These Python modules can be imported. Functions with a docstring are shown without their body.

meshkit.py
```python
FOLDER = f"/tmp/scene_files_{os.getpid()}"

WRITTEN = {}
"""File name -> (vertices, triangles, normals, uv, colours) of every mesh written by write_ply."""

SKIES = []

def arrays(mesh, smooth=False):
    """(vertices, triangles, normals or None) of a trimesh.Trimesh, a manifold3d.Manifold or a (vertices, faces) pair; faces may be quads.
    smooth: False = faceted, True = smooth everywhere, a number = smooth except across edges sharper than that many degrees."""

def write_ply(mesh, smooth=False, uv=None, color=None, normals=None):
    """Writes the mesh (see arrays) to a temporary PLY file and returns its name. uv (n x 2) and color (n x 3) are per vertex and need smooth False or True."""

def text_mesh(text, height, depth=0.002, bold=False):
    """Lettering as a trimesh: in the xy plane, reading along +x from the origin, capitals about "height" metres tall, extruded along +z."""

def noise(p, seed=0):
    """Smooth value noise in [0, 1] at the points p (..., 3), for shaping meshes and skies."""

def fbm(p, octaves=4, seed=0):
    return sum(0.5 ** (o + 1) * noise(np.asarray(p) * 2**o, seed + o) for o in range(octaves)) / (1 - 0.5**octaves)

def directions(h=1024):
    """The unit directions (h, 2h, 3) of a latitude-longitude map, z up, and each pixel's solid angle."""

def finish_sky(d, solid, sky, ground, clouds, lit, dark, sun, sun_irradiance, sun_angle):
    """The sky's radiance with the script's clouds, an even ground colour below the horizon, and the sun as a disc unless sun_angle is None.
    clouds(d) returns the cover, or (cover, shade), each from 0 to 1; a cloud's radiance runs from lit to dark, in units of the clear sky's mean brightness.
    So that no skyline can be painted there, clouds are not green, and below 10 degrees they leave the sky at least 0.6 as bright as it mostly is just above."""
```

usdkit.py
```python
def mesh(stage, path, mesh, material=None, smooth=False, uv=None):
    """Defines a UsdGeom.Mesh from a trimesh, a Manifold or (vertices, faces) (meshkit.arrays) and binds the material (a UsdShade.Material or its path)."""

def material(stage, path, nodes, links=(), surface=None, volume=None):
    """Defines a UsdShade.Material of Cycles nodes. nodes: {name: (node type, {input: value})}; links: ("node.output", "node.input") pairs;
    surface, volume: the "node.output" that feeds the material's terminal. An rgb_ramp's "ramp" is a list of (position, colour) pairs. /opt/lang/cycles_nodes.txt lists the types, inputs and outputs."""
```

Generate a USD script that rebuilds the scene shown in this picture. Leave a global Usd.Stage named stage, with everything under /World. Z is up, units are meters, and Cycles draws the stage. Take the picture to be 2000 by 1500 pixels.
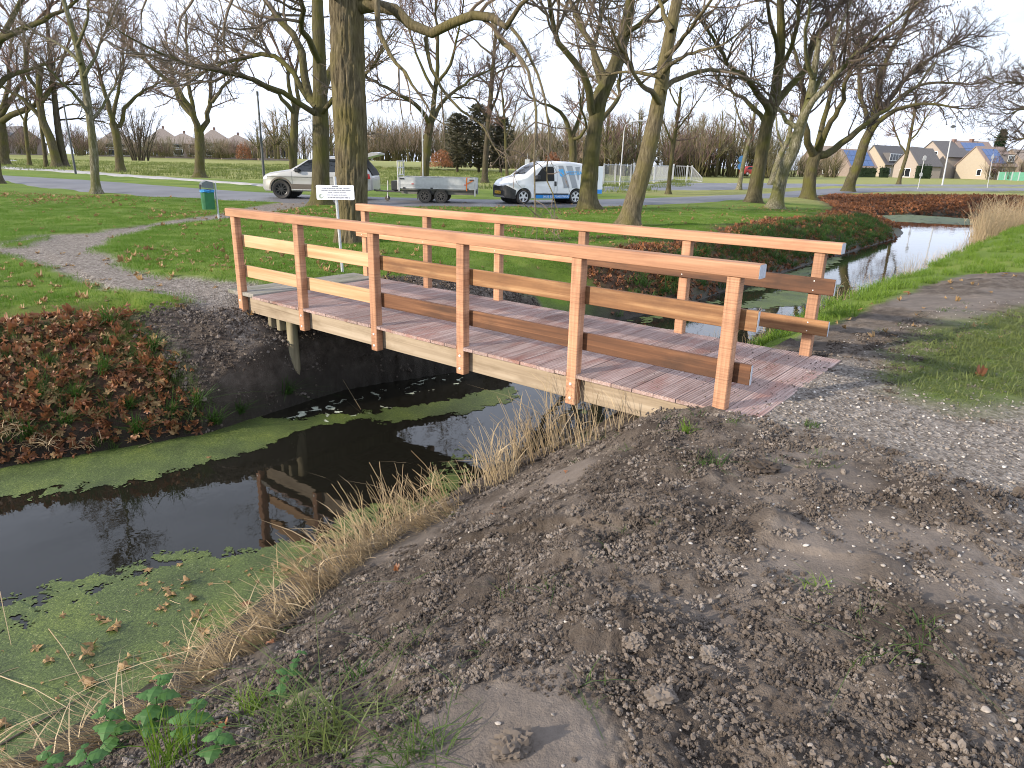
import math, random
import numpy as np
import trimesh, shapely, shapely.geometry as sg
import manifold3d as m3
import usdkit, meshkit
from meshkit import noise, fbm
from pxr import Usd, UsdGeom, UsdLux, UsdShade, Sdf, Gf, Vt

stage = Usd.Stage.CreateInMemory()
UsdGeom.SetStageUpAxis(stage, UsdGeom.Tokens.z)
UsdGeom.SetStageMetersPerUnit(stage, 1.0)
UsdGeom.Xform.Define(stage, '/World')
UsdGeom.Scope.Define(stage, '/World/Looks')

# ------------------------------------------------------------------ camera
FPX, PITCH, ROLL, CZ = 1339.4, math.radians(17.805), math.radians(1.312), 1.643     # focal length in photo pixels (2000 wide)
c_, s_ = math.cos(PITCH), math.sin(PITCH)
FW, UP0, RT0 = np.array([0, c_, -s_]), np.array([0, s_, c_]), np.array([1.0, 0, 0])
RT = math.cos(ROLL) * RT0 + math.sin(ROLL) * UP0
UP = math.cos(ROLL) * UP0 - math.sin(ROLL) * RT0
CAM = np.array([0, 0, CZ])
cam = UsdGeom.Camera.Define(stage, '/World/camera')
cam.CreateHorizontalApertureAttr(36.0)
cam.CreateVerticalApertureAttr(27.0)
cam.CreateFocalLengthAttr(FPX / 2000 * 36)
cam.CreateClippingRangeAttr(Gf.Vec2f(0.05, 20000))
cam.CreateExposureAttr(0.66)
M = np.eye(4); M[0, :3], M[1, :3], M[2, :3], M[3, :3] = RT, UP, -FW, CAM
cam.AddTransformOp().Set(Gf.Matrix4d(M.tolist()))

# ------------------------------------------------------------------ light
SUN_AZ, SUN_EL = math.radians(-116.0), math.radians(20.0)      # azimuth from +y towards +x
SUN = np.array([math.sin(SUN_AZ) * math.cos(SUN_EL), math.cos(SUN_AZ) * math.cos(SUN_EL), math.sin(SUN_EL)])
def basis(z):
    z = z / np.linalg.norm(z); x = np.cross([0, 0, 1.0], z); x /= np.linalg.norm(x)
    return x, np.cross(z, x), z
sun = UsdLux.DistantLight.Define(stage, '/World/sun')
sun.CreateIntensityAttr(1.25); sun.CreateNormalizeAttr(True); sun.CreateAngleAttr(1.0)
sun.CreateColorAttr(Gf.Vec3f(1.0, 0.88, 0.73))
B = np.eye(4); B[0, :3], B[1, :3], B[2, :3] = basis(SUN)
sun.AddTransformOp().Set(Gf.Matrix4d(B.tolist()))
sky = UsdLux.DomeLight.Define(stage, '/World/sky')
sky.GetPrim().SetCustomDataByKey('kind', 'structure')
skymat = usdkit.material(stage, '/World/Looks/sky_look', {
    't': ('sky_texture', {'sky_type': 'single_scattering', 'sun_disc': False, 'sun_elevation': SUN_EL, 'sun_rotation': SUN_AZ % (2 * math.pi), 'air_density': 1.0, 'aerosol_density': 1.2}),
    'co': ('texture_coordinate', {}),
    'mp': ('mapping', {'scale': (1.3, 1.3, 4.2)}),
    'n': ('noise_texture', {'scale': 1.7, 'detail': 7.0, 'roughness': 0.58, 'distortion': 0.4}),
    'r': ('rgb_ramp', {'ramp': [(0.30, (0.55,) * 3), (0.50, (0.85,) * 3), (0.66, (1.0,) * 3)]}),
    'm': ('mix_color', {'b': (12.6, 13.8, 16.6), 'use_clamp': False}),
    'bg': ('background_shader', {'strength': 0.07})},
    [('co.generated', 'mp.vector'), ('mp.vector', 'n.vector'), ('n.fac', 'r.fac'), ('r.color', 'm.fac'), ('t.color', 'm.a'), ('m.result', 'bg.color')], surface='bg.background')
UsdShade.MaterialBindingAPI.Apply(sky.GetPrim()).Bind(skymat)

# ------------------------------------------------------------------ helpers
def ray(u, v): return FW + RT * (u - 1000) / FPX + UP * (750 - v) / FPX
def at(u, v, z=0.0):
    "where the sight line through a photo pixel meets the level z"
    d = ray(u, v); return CAM + d * ((z - CZ) / d[2])
def atd(u, v, y):
    "where the sight line meets the vertical plane at forward distance y"
    d = ray(u, v); return CAM + d * (y / d[1])

_used = {}
def name_for(parent, name):
    k = (parent, name); n = _used.get(k, -1) + 1; _used[k] = n
    return name if n == 0 else f'{name}_{n:03d}'
def path_of(parent):
    return '/World' if parent is None else str(parent.GetPath())
def tag(prim, label=None, cat=None, group=None, kind=None):
    for k, v in (('label', label), ('category', cat), ('group', group), ('kind', kind)):
        if v: prim.SetCustomDataByKey(k, v)
    return prim
def thing(name, label, cat, loc=(0, 0, 0), rotz=0.0, group=None, kind=None, scale=None, rot=None):
    x = UsdGeom.Xform.Define(stage, f'/World/{name_for("/World", name)}')
    if rot is not None:
        m = np.eye(4); m[:3, :3] = rot; m[3, :3] = loc
        x.AddTransformOp().Set(Gf.Matrix4d(m.tolist()))
    else:
        x.AddTranslateOp().Set(Gf.Vec3d(*map(float, loc)))
        x.AddRotateZOp().Set(math.degrees(rotz))
        if scale is not None: x.AddScaleOp().Set(Gf.Vec3f(*([float(scale)] * 3 if np.ndim(scale) == 0 else map(float, scale))))
    return tag(x.GetPrim(), label, cat, group, kind)
def part(name, mesh, mat, parent=None, smooth=False, label=None, kind=None, attrs=None):
    pp = path_of(parent)
    m = usdkit.mesh(stage, f'{pp}/{name_for(pp, name)}', mesh, mat, smooth)
    for k, a in (attrs or {}).items():
        a = np.asarray(a, np.float32)
        t = Sdf.ValueTypeNames.FloatArray if a.ndim == 1 else Sdf.ValueTypeNames.Color3fArray
        UsdGeom.PrimvarsAPI(m).CreatePrimvar(k, t, 'vertex').Set((Vt.FloatArray if a.ndim == 1 else Vt.Vec3fArray).FromNumpy(a))
    return tag(m.GetPrim(), label, None, None, kind)
def copy_of(src, name, label, cat, loc, rotz=0.0, scale=1.0, group=None, kind=None):
    o = thing(name, label, cat, loc, rotz, group, kind, scale)
    o.GetReferences().AddInternalReference(src.GetPath()); o.SetInstanceable(True)
    return o
UsdGeom.Scope.Define(stage, '/World/Models')
def model(name):
    return stage.CreateClassPrim(f'/World/Models/{name}')
def instancer(name, protos, pos, scale, quat, index, label=None, kind='stuff', parent=None, cat=None):
    "protos: list of (mesh, material, smooth)"
    pp = path_of(parent); path = f'{pp}/{name_for(pp, name)}'
    pi = UsdGeom.PointInstancer.Define(stage, path); rel = pi.CreatePrototypesRel()
    for i, (me, ma, sm) in enumerate(protos):
        q = f'{path}/shape_{i:03d}'
        usdkit.mesh(stage, q, me, ma, sm); rel.AddTarget(q)
    pos, scale = np.asarray(pos, np.float32), np.asarray(scale, np.float32)
    if scale.ndim == 1: scale = np.repeat(scale[:, None], 3, 1)
    pi.CreatePositionsAttr(Vt.Vec3fArray.FromNumpy(np.ascontiguousarray(pos)))
    pi.CreateScalesAttr(Vt.Vec3fArray.FromNumpy(np.ascontiguousarray(scale)))
    q = np.asarray(quat, np.float32)                                  # w x y z
    pi.CreateOrientationsAttr(Vt.QuathArray([Gf.Quath(float(a), float(b), float(c), float(d)) for a, b, c, d in q]))
    pi.CreateProtoIndicesAttr(Vt.IntArray.FromNumpy(np.asarray(index, np.int32)))
    return tag(pi.GetPrim(), label, cat, None, kind)
def quat_z(a): a = np.asarray(a) / 2; return np.stack([np.cos(a), 0 * a, 0 * a, np.sin(a)], -1)
def qmul(a, b):
    w1, x1, y1, z1 = np.moveaxis(a, -1, 0); w2, x2, y2, z2 = np.moveaxis(b, -1, 0)
    return np.stack([w1*w2-x1*x2-y1*y2-z1*z2, w1*x2+x1*w2+y1*z2-z1*y2, w1*y2-x1*z2+y1*w2+z1*x2, w1*z2+x1*y2-y1*x2+z1*w2], -1)
def quat_up(n):
    "rotation that takes +z to the unit normals n"
    n = np.asarray(n); w = 1 + n[:, 2]; q = np.stack([w, -n[:, 1], n[:, 0], 0 * w], -1)
    return q / np.linalg.norm(q, axis=1, keepdims=True)
def quat_rand(rng, n):
    q = rng.normal(size=(n, 4)); return q / np.linalg.norm(q, axis=1, keepdims=True)

def cat(*ms): return trimesh.util.concatenate([m for m in ms if m is not None])
def box(x0, x1, y0, y1, z0, z1):
    m = trimesh.creation.box((x1 - x0, y1 - y0, z1 - z0)); m.apply_translation(((x0 + x1) / 2, (y0 + y1) / 2, (z0 + z1) / 2)); return m
def to_tm(man):
    q = man.to_mesh(); return trimesh.Trimesh(np.array(q.vert_properties[:, :3]), np.array(q.tri_verts), process=False)
def to_m3(t):
    return m3.Manifold(m3.Mesh(np.asarray(t.vertices, np.float32), np.asarray(t.faces, np.uint32)))
def rbox(x0, x1, y0, y1, z0, z1, r=0.006):
    "box with its edges cut at 45 degrees"
    xs, ys, zs = (x0, x1), (y0, y1), (z0, z1); pts = []
    for i in (0, 1):
        for j in (0, 1):
            for k in (0, 1):
                p = np.array([xs[i], ys[j], zs[k]]); s = np.array([1 - 2 * i, 1 - 2 * j, 1 - 2 * k]) * r
                for a in range(3):
                    q = p.copy(); o = [b for b in range(3) if b != a]
                    q[o[0]] += s[o[0]]; q[o[1]] += s[o[1]]; pts.append(p + s * (np.arange(3) != a))
                    
    return trimesh.convex.convex_hull(np.array(pts))
def cyl(p0, p1, r, n=12, r2=None):
    p0, p1 = np.asarray(p0, float), np.asarray(p1, float)
    return tube(np.array([p0, p1]), np.array([r, r if r2 is None else r2]), n, True)
def tube(P, R, n=6, caps=False):
    P = np.asarray(P, float); R = np.broadcast_to(R, (len(P),)).astype(float)
    t = np.gradient(P, axis=0); t /= np.linalg.norm(t, axis=1, keepdims=True) + 1e-12
    ref = np.array([0, 0, 1.0]) if abs(t[0][2]) < 0.9 else np.array([1.0, 0, 0])
    a = np.cross(t, ref); a /= np.linalg.norm(a, axis=1, keepdims=True) + 1e-9; b = np.cross(t, a)
    g = np.arange(n) * 2 * np.pi / n
    v = (P[:, None] + R[:, None, None] * (np.cos(g)[None, :, None] * a[:, None] + np.sin(g)[None, :, None] * b[:, None])).reshape(-1, 3)
    i, j = np.meshgrid(np.arange(len(P) - 1), np.arange(n), indexing='ij')
    q = np.stack([i*n+j, i*n+(j+1) % n, (i+1)*n+(j+1) % n, (i+1)*n+j], -1).reshape(-1, 4)
    f = np.vstack([q[:, [0, 2, 1]], q[:, [0, 3, 2]]])
    if caps:
        v = np.vstack([v, P[0], P[-1]]); k = len(v)
        j = np.arange(n); e = (len(P) - 1) * n
        f = np.vstack([f, np.stack([j, (j+1) % n, 0*j + k-2], -1), np.stack([e + (j+1) % n, e + j, 0*j + k-1], -1)])
    return trimesh.Trimesh(v, f, process=False)
def extrude(poly, h):
    return trimesh.creation.extrude_polygon(sg.Polygon(poly) if not hasattr(poly, 'geom_type') else poly, h, engine='earcut')
def place(mesh, X, Y, Z, O):
    m = np.eye(4); m[:3, 0], m[:3, 1], m[:3, 2], m[:3, 3] = X, Y, Z, O
    q = mesh.copy(); q.apply_transform(m); return q

def seg_dist(x, y, poly):
    "distance of points to an open polyline and the index parameter of the nearest place on it"
    best = np.full(x.shape, 1e9); par = np.zeros(x.shape)
    for i in range(len(poly) - 1):
        a, b = np.array(poly[i]), np.array(poly[i + 1]); d = b - a
        t = np.clip(((x - a[0]) * d[0] + (y - a[1]) * d[1]) / (d @ d), 0, 1)
        e = np.hypot(x - a[0] - t * d[0], y - a[1] - t * d[1])
        k = e < best; best[k] = e[k]; par[k] = (i + t)[k]
    return best, par
def inside(x, y, poly): return shapely.contains_xy(sg.Polygon(poly), x, y)
def sdist(x, y, poly):
    "signed distance to a polygon, positive inside"
    d, _ = seg_dist(x, y, list(poly) + [poly[0]])
    return np.where(inside(x, y, poly), d, -d)
def sstep(a, b, x):
    t = np.clip((x - a) / (b - a), 0, 1); return t * t * (3 - 2 * t)
def P3(x, y, z=None):
    return np.stack([x, y, np.zeros_like(x) if z is None else z], -1)
def ground_px(pts, z=0.0): return [tuple(at(u, v, z)[:2]) for u, v in pts]

def mat(name, nodes, links, surface='p.BSDF'):
    return usdkit.material(stage, f'/World/Looks/{name}', nodes, links, surface=surface)
def plain(name, col, rough=0.6, metal=0.0, spec=0.5, coat=0.0, vary=0.12, scale=30.0):
    "one colour with a little mottling and uneven gloss"
    c = np.array(col)
    return mat(name, {'co': ('texture_coordinate', {}), 'n': ('noise_texture', {'scale': scale, 'detail': 4.0}),
        'r': ('rgb_ramp', {'ramp': [(0.3, c * (1 - vary)), (0.7, np.minimum(c * (1 + vary), 1))]}),
        'g': ('map_range', {'from_min': 0.3, 'from_max': 0.7, 'to_min': max(rough - 0.08, 0.02), 'to_max': min(rough + 0.08, 1)}),
        'p': ('principled_bsdf', {'metallic': metal, 'specular_ior_level': spec, 'coat_weight': coat})},
        [('co.object', 'n.vector'), ('n.fac', 'r.fac'), ('n.fac', 'g.value'), ('r.color', 'p.base_color'), ('g.result', 'p.roughness')])

# ------------------------------------------------------------------ bridge frame: s along the bridge (far end to near end), t across, z up
BO = np.array([-2.7689, 8.0543]); BYAW = math.radians(-38.783)
BD = np.array([math.cos(BYAW), math.sin(BYAW)]); BN = np.array([-BD[1], BD[0]])
def br(s, t): return BO + BD * s + BN * t

# ------------------------------------------------------------------ terrain
ZW = -1.32
LEFT = [(-14, -6), (-10.5, 0), (-7.8, 3.6), (-5.9, 5.5), (-5.02, 6.13), (-4.27, 6.59), (-3.43, 7.13), (-2.81, 8.07), (-2.3, 8.8), (-1.86, 9.13), (-0.69, 9.85),
        (0.4, 11.6), (1.3, 12.9), (2.41, 13.84), (3.94, 15.42), (5.28, 17.3), (8.36, 21.17), (10.7, 24.3), (12.6, 26.5), (18.3, 33.5), (20.2, 36.5), (21.0, 40.5), (24.5, 50.5), (27.5, 53), (33, 54), (42, 55.5), (55, 58), (75, 62)]
RIGHT = [(-6, -6), (-4.2, -1), (-3.2, 1.5), (-2.55, 2.7), (-2.0, 3.4), (-1.64, 4.39), (-1.02, 5.21), (0.02, 6.47), (1.44, 7.81), (2.5, 9.1), (4.0, 10.7),
         (6.6, 13.4), (10.9, 18.6), (14.3, 22.6), (19, 28), (26, 35.5), (34, 42), (45, 48), (60, 53), (75, 55)]
CANAL = LEFT + RIGHT[::-1]
def wobble(x, y, seed=3, sc=1.4): return (fbm(P3(x * sc, y * sc), 3, seed) - 0.5)

# zones, as areas on the ground
G_PATH = [(0, 478), (95, 460), (180, 455), (330, 432), (440, 415), (500, 402), (560, 394), (620, 396), (600, 404), (560, 408), (440, 428), (300, 441), (205, 468), (172, 490), (250, 527), (300, 542), (470, 552),
          (520, 562), (470, 590), (420, 577), (360, 568), (230, 550), (100, 512), (0, 488)]
G_PATH = ground_px(G_PATH); G_PATH[0:0] = [(-16.5, 12.9)]; G_PATH.append((-16.5, 12.2))
GRASS_ISLE = ground_px([(0, 478), (95, 463), (60, 480), (0, 484)])
L_DIRT = [(-4.75, 8.1), (-4.4, 7.75), (-3.5, 7.25), (-3.0, 7.2), (-2.6, 7.3), (-1.6, 8.4), (0.2, 9.4), (1.4, 11.2), (0.4, 12.4), (-0.6, 11.9), (-2.0, 10.7), (-2.9, 9.6), (-3.3, 8.8), (-4.1, 8.45)]
R_GRASS_EDGE = ground_px([(1440, 690), (1500, 672), (1603, 630), (1653, 614), (1713, 598), (1783, 581), (1807, 568), (1893, 541), (2000, 547)], -0.03)
R_GRASS = [(0.9, 8.2)] + R_GRASS_EDGE + [(20, 9), (80, 40), (80, 54), (60, 52), (34, 41), (14.3, 21.6), (4.0, 10.2)]
R_PATCH = ground_px([(1773, 672), (1867, 643), (2000, 622), (2140, 640), (2140, 800), (2000, 782), (1900, 793), (1783, 773), (1745, 733)])
R_GRAVEL = ground_px([(1425, 812), (1606, 690), (1690, 688), (1745, 740), (1780, 785), (1900, 805), (2000, 795), (2200, 800), (2600, 1100), (2100, 1500), (1990, 1180), (1900, 990), (1760, 900), (1600, 855), (1500, 848)])
LEAF_BED = [(-9.2, 2.7), (-6.7, 4.2), (-4.85, 5.7), (-4.1, 6.2), (-3.0, 6.95), (-2.95, 7.4), (-3.75, 7.6), (-4.25, 7.8), (-4.6, 8.25), (-5.4, 8.1), (-6.3, 7.5), (-8.0, 6.6), (-11, 4.8)]
LEAF_BED2 = [(2.1, 13.4), (3.94, 15.2), (5.28, 17.1), (8.36, 21), (10.7, 24.1), (12.6, 26.3), (18.0, 33.0), (18.4, 34.5), (16.2, 36), (12.5, 29.5), (9.5, 26.2), (6.5, 21.9), (4.5, 18.8), (2.6, 16.6), (1.2, 14.4)]
LEAF_BED3 = [(18, 34), (20.3, 37), (21.0, 40.6), (24.4, 50.6), (27.5, 53), (33, 54), (42, 55.5), (50, 57), (49, 61), (40, 60.5), (31, 58.5), (25, 56.5), (21.5, 51), (18.5, 42), (16.5, 37)]

def zones(x, y):
    e = wobble(x, y, 5, 1.3) * 0.55 + wobble(x, y, 9, 5.0) * 0.22
    dR, _ = seg_dist(x, y, RIGHT); dL, _ = seg_dist(x, y, LEFT)
    right = dR < dL
    water = inside(x, y, CANAL)
    z = {}
    w = sdist(x, y, G_PATH); isl = sdist(x, y, GRASS_ISLE)
    path = sstep(-0.10, 0.16, np.minimum(w + .13, -isl) + e * 0.5)
    ldirt = sstep(-0.18, 0.18, sdist(x, y, L_DIRT) + e * 0.9) * ~right * (1 - .0)
    rg = np.maximum(sdist(x, y, R_GRASS), 0.0) * 0 + sdist(x, y, R_GRASS)
    rgrass = sstep(-0.10, 0.16, rg + e * 0.6)
    patch = sstep(-0.45, 0.55, sdist(x, y, R_PATCH) + e * 1.5)
    far = np.hypot(x, y) > 16
    rdirt = np.where(right & (rg < 60), (1 - rgrass) * (1 - patch), 0.0) * ~far
    z['gravel'] = np.clip(path + sstep(-0.35, 0.30, sdist(x, y, R_GRAVEL) + e * 0.9) * rdirt, 0, 1)
    z['dirt'] = np.clip(np.maximum(ldirt, rdirt * (1 - 0.0 * path)), 0, 1)
    bed = np.maximum(np.maximum(sdist(x, y, LEAF_BED), sdist(x, y, LEAF_BED2)), sdist(x, y, LEAF_BED3))
    z['leaf'] = sstep(-0.75, 0.45, bed + e * 1.6) * (1 - ldirt)
    z['bank'] = (water | (np.minimum(dR, dL) < 0.5)) * 1.0
    return z, right, water, dL, dR

def base_height(x, y):
    dL, pL = seg_dist(x, y, LEFT); dR, pR = seg_dist(x, y, RIGHT)
    water = inside(x, y, CANAL); right = dR < dL
    kL = np.interp(np.interp(pL, np.arange(len(LEFT)), [q[1] for q in LEFT]), [0, 6, 7, 10, 14, 25, 40, 60], [1.6, 1.6, 1.25, 1.0, 1.2, 1.3, 2.6, 3.0])
    kR = np.interp(np.interp(pR, np.arange(len(RIGHT)), [q[1] for q in RIGHT]), [-6, 4, 7, 10, 14, 60], [2.9, 2.7, 1.85, 1.3, 1.15, 1.3])
    hl = np.interp(dL / kL, [0, .12, .5, 1.0, 1.6, 3.5, 6], [ZW, ZW + .25, -.66, -.25, -.12, -.03, 0])
    hb = np.interp(dL, [0, .05, .16, .9, 1.4, 2.4, 6], [ZW, -.95, -.57, -.27, -.12, -.03, 0]); yl = np.interp(pL, np.arange(len(LEFT)), [q[1] for q in LEFT]); wb = sstep(6.9, 7.9, yl) * sstep(12.5, 10.5, yl); hl = hl * (1 - wb) + hb * wb
    hr = np.interp(dR / kR, [0, .2, .6, .85, 1, 1.4, 2], [ZW, -1.02, -.5, -.18, -.08, -.005, 0])
    h = np.where(water, ZW - np.minimum(0.5, 0.7 * np.minimum(dL, dR)), np.where(right, hr, hl))
    r = np.hypot(x, y)
    h = h + 0.003 * np.maximum(r - 60, 0) * np.where(r < 400, 1, 0) * (1 + 0.5 * (x < -20)) + np.where(r >= 400, 1.0 + 0.5 * (x < -20), 0)
    h = h + np.where(right & ~water, .38 * sstep(1.2, 5.0, dR) * sstep(5.5, 11, y), 0)
    q = br(-1.35, 1.0)
    h = h + 0.13 * np.exp(-((x - q[0]) ** 2 + (y - q[1]) ** 2) / 1.1) * ~water
    return h
def height(x, y, fine=True):
    h = base_height(x, y)
    z, right, water, dL, dR = zones(x, y)
    r = np.hypot(x, y)
    soft = np.clip(np.minimum(dL, dR) / 0.5, 0.15, 1)
    d = z['dirt']; g = z['gravel']
    h = h + (fbm(P3(x * .5, y * .5), 3, 21) - .5) * 0.14 * soft * (r < 300) * (1 - 0.5 * g)
    h = h - 0.025 * g * (1 - d)
    if fine:
        n = r < 15; xx, yy = x[n], y[n]
        p = P3(xx, yy)
        flat = sstep(0.50, 0.66, fbm(p * 1.15, 3, 40)) * 0.8                 # smeared, trodden mud
        rough = (1 - flat) * d[n] * (1 - 0.75 * g[n] * right[n])
        bil = lambda s, k: (1 - np.abs(2 * fbm(p * s, 2, k) - 1)) ** 1.4
        a = (fbm(p * 2.2, 3, 31) - .5) * .10 + (bil(7.5, 32) - .6) * .022 + (bil(19, 33) - .6) * .020 + (bil(34, 38) - .6) * .014 * sstep(6, 2.5, r[n])
        lump = np.maximum(0, fbm(p * 3.1, 2, 44) - .58) * .22
        h[n] += (a + lump * (1 - g[n])) * rough * np.clip(np.minimum(dL, dR)[n] / .35, .25, 1)
        h[n] += (fbm(p * 60, 2, 35) - .5) * .012 * g[n]
        l = z['leaf'][n]; h[n] += l * ((fbm(p * 4, 3, 36) - .5) * .13)
        s = (1 - d[n]) * (1 - g[n]); h[n] += s * (fbm(p * 5, 2, 37) - .5) * .05
    # keep soil out from under the deck boards
    sx, ty = (x - BO[0]) * BD[0] + (y - BO[1]) * BD[1], (x - BO[0]) * BN[0] + (y - BO[1]) * BN[1]
    under = sstep(-.02, .05, ty) * sstep(-.02, .05, 2.08 - ty) * sstep(-1.35, -1.2, sx) * sstep(-.0, .06, 5.74 - sx)
    h = np.where(under > 0, np.minimum(h, -0.05 * under + h * 0 + (1 - under) * 0.3), h)
    q = sstep(.9, .2, np.hypot(sx - 5.3, (ty + .16) * 1.2)) * .035                 # soil heaped against the near beam end
    h = h + q * (1 - under)
    return h

def polar_grid():
    rs = [0.5]
    while rs[-1] < 6000:
        r = rs[-1]; rs.append(r * (1.0058 if r < 9 else 1.0085 if r < 34 else 1.03 if r < 300 else 1.25))
    fr = np.radians(np.arange(-52, 52.01, 0.27)); back = np.radians(np.arange(56, 304.1, 4.0))
    th = np.concatenate([fr, back])
    rs = np.array(rs)
    R, T = np.meshgrid(rs, th, indexing='ij')
    x, y = (R * np.sin(T)).ravel(), (R * np.cos(T)).ravel()
    n, k = len(rs), len(th)
    i, j = np.meshgrid(np.arange(n - 1), np.arange(k), indexing='ij'); j2 = (j + 1) % k
    q = np.stack([i*k+j, (i+1)*k+j, (i+1)*k+j2, i*k+j2], -1).reshape(-1, 4)
    f = np.vstack([q[:, [0, 2, 1]], q[:, [0, 3, 2]]])
    return x, y, f, k
GX, GY, GF, GK = polar_grid()
GH = height(GX, GY)
GZ, GRIGHT, GWATER, GDL, GDR = zones(GX, GY)
meadow = sstep(0.0, 5.0, GY - (44 - 0.42 * GX)) * (np.hypot(GX, GY) > 40)
wet = np.clip(1 - (GH - ZW) / (0.35 + .5 * fbm(P3(GX * 2.3, GY * 2.3), 3, 14)), 0, 1) ** .7 * (np.minimum(GDL, GDR) < 1.3)
mud = sstep(0.52, 0.64, fbm(P3(GX * 1.15, GY * 1.15), 3, 40)) * GZ['dirt'] * (1 - GZ['gravel']) * GRIGHT

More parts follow.
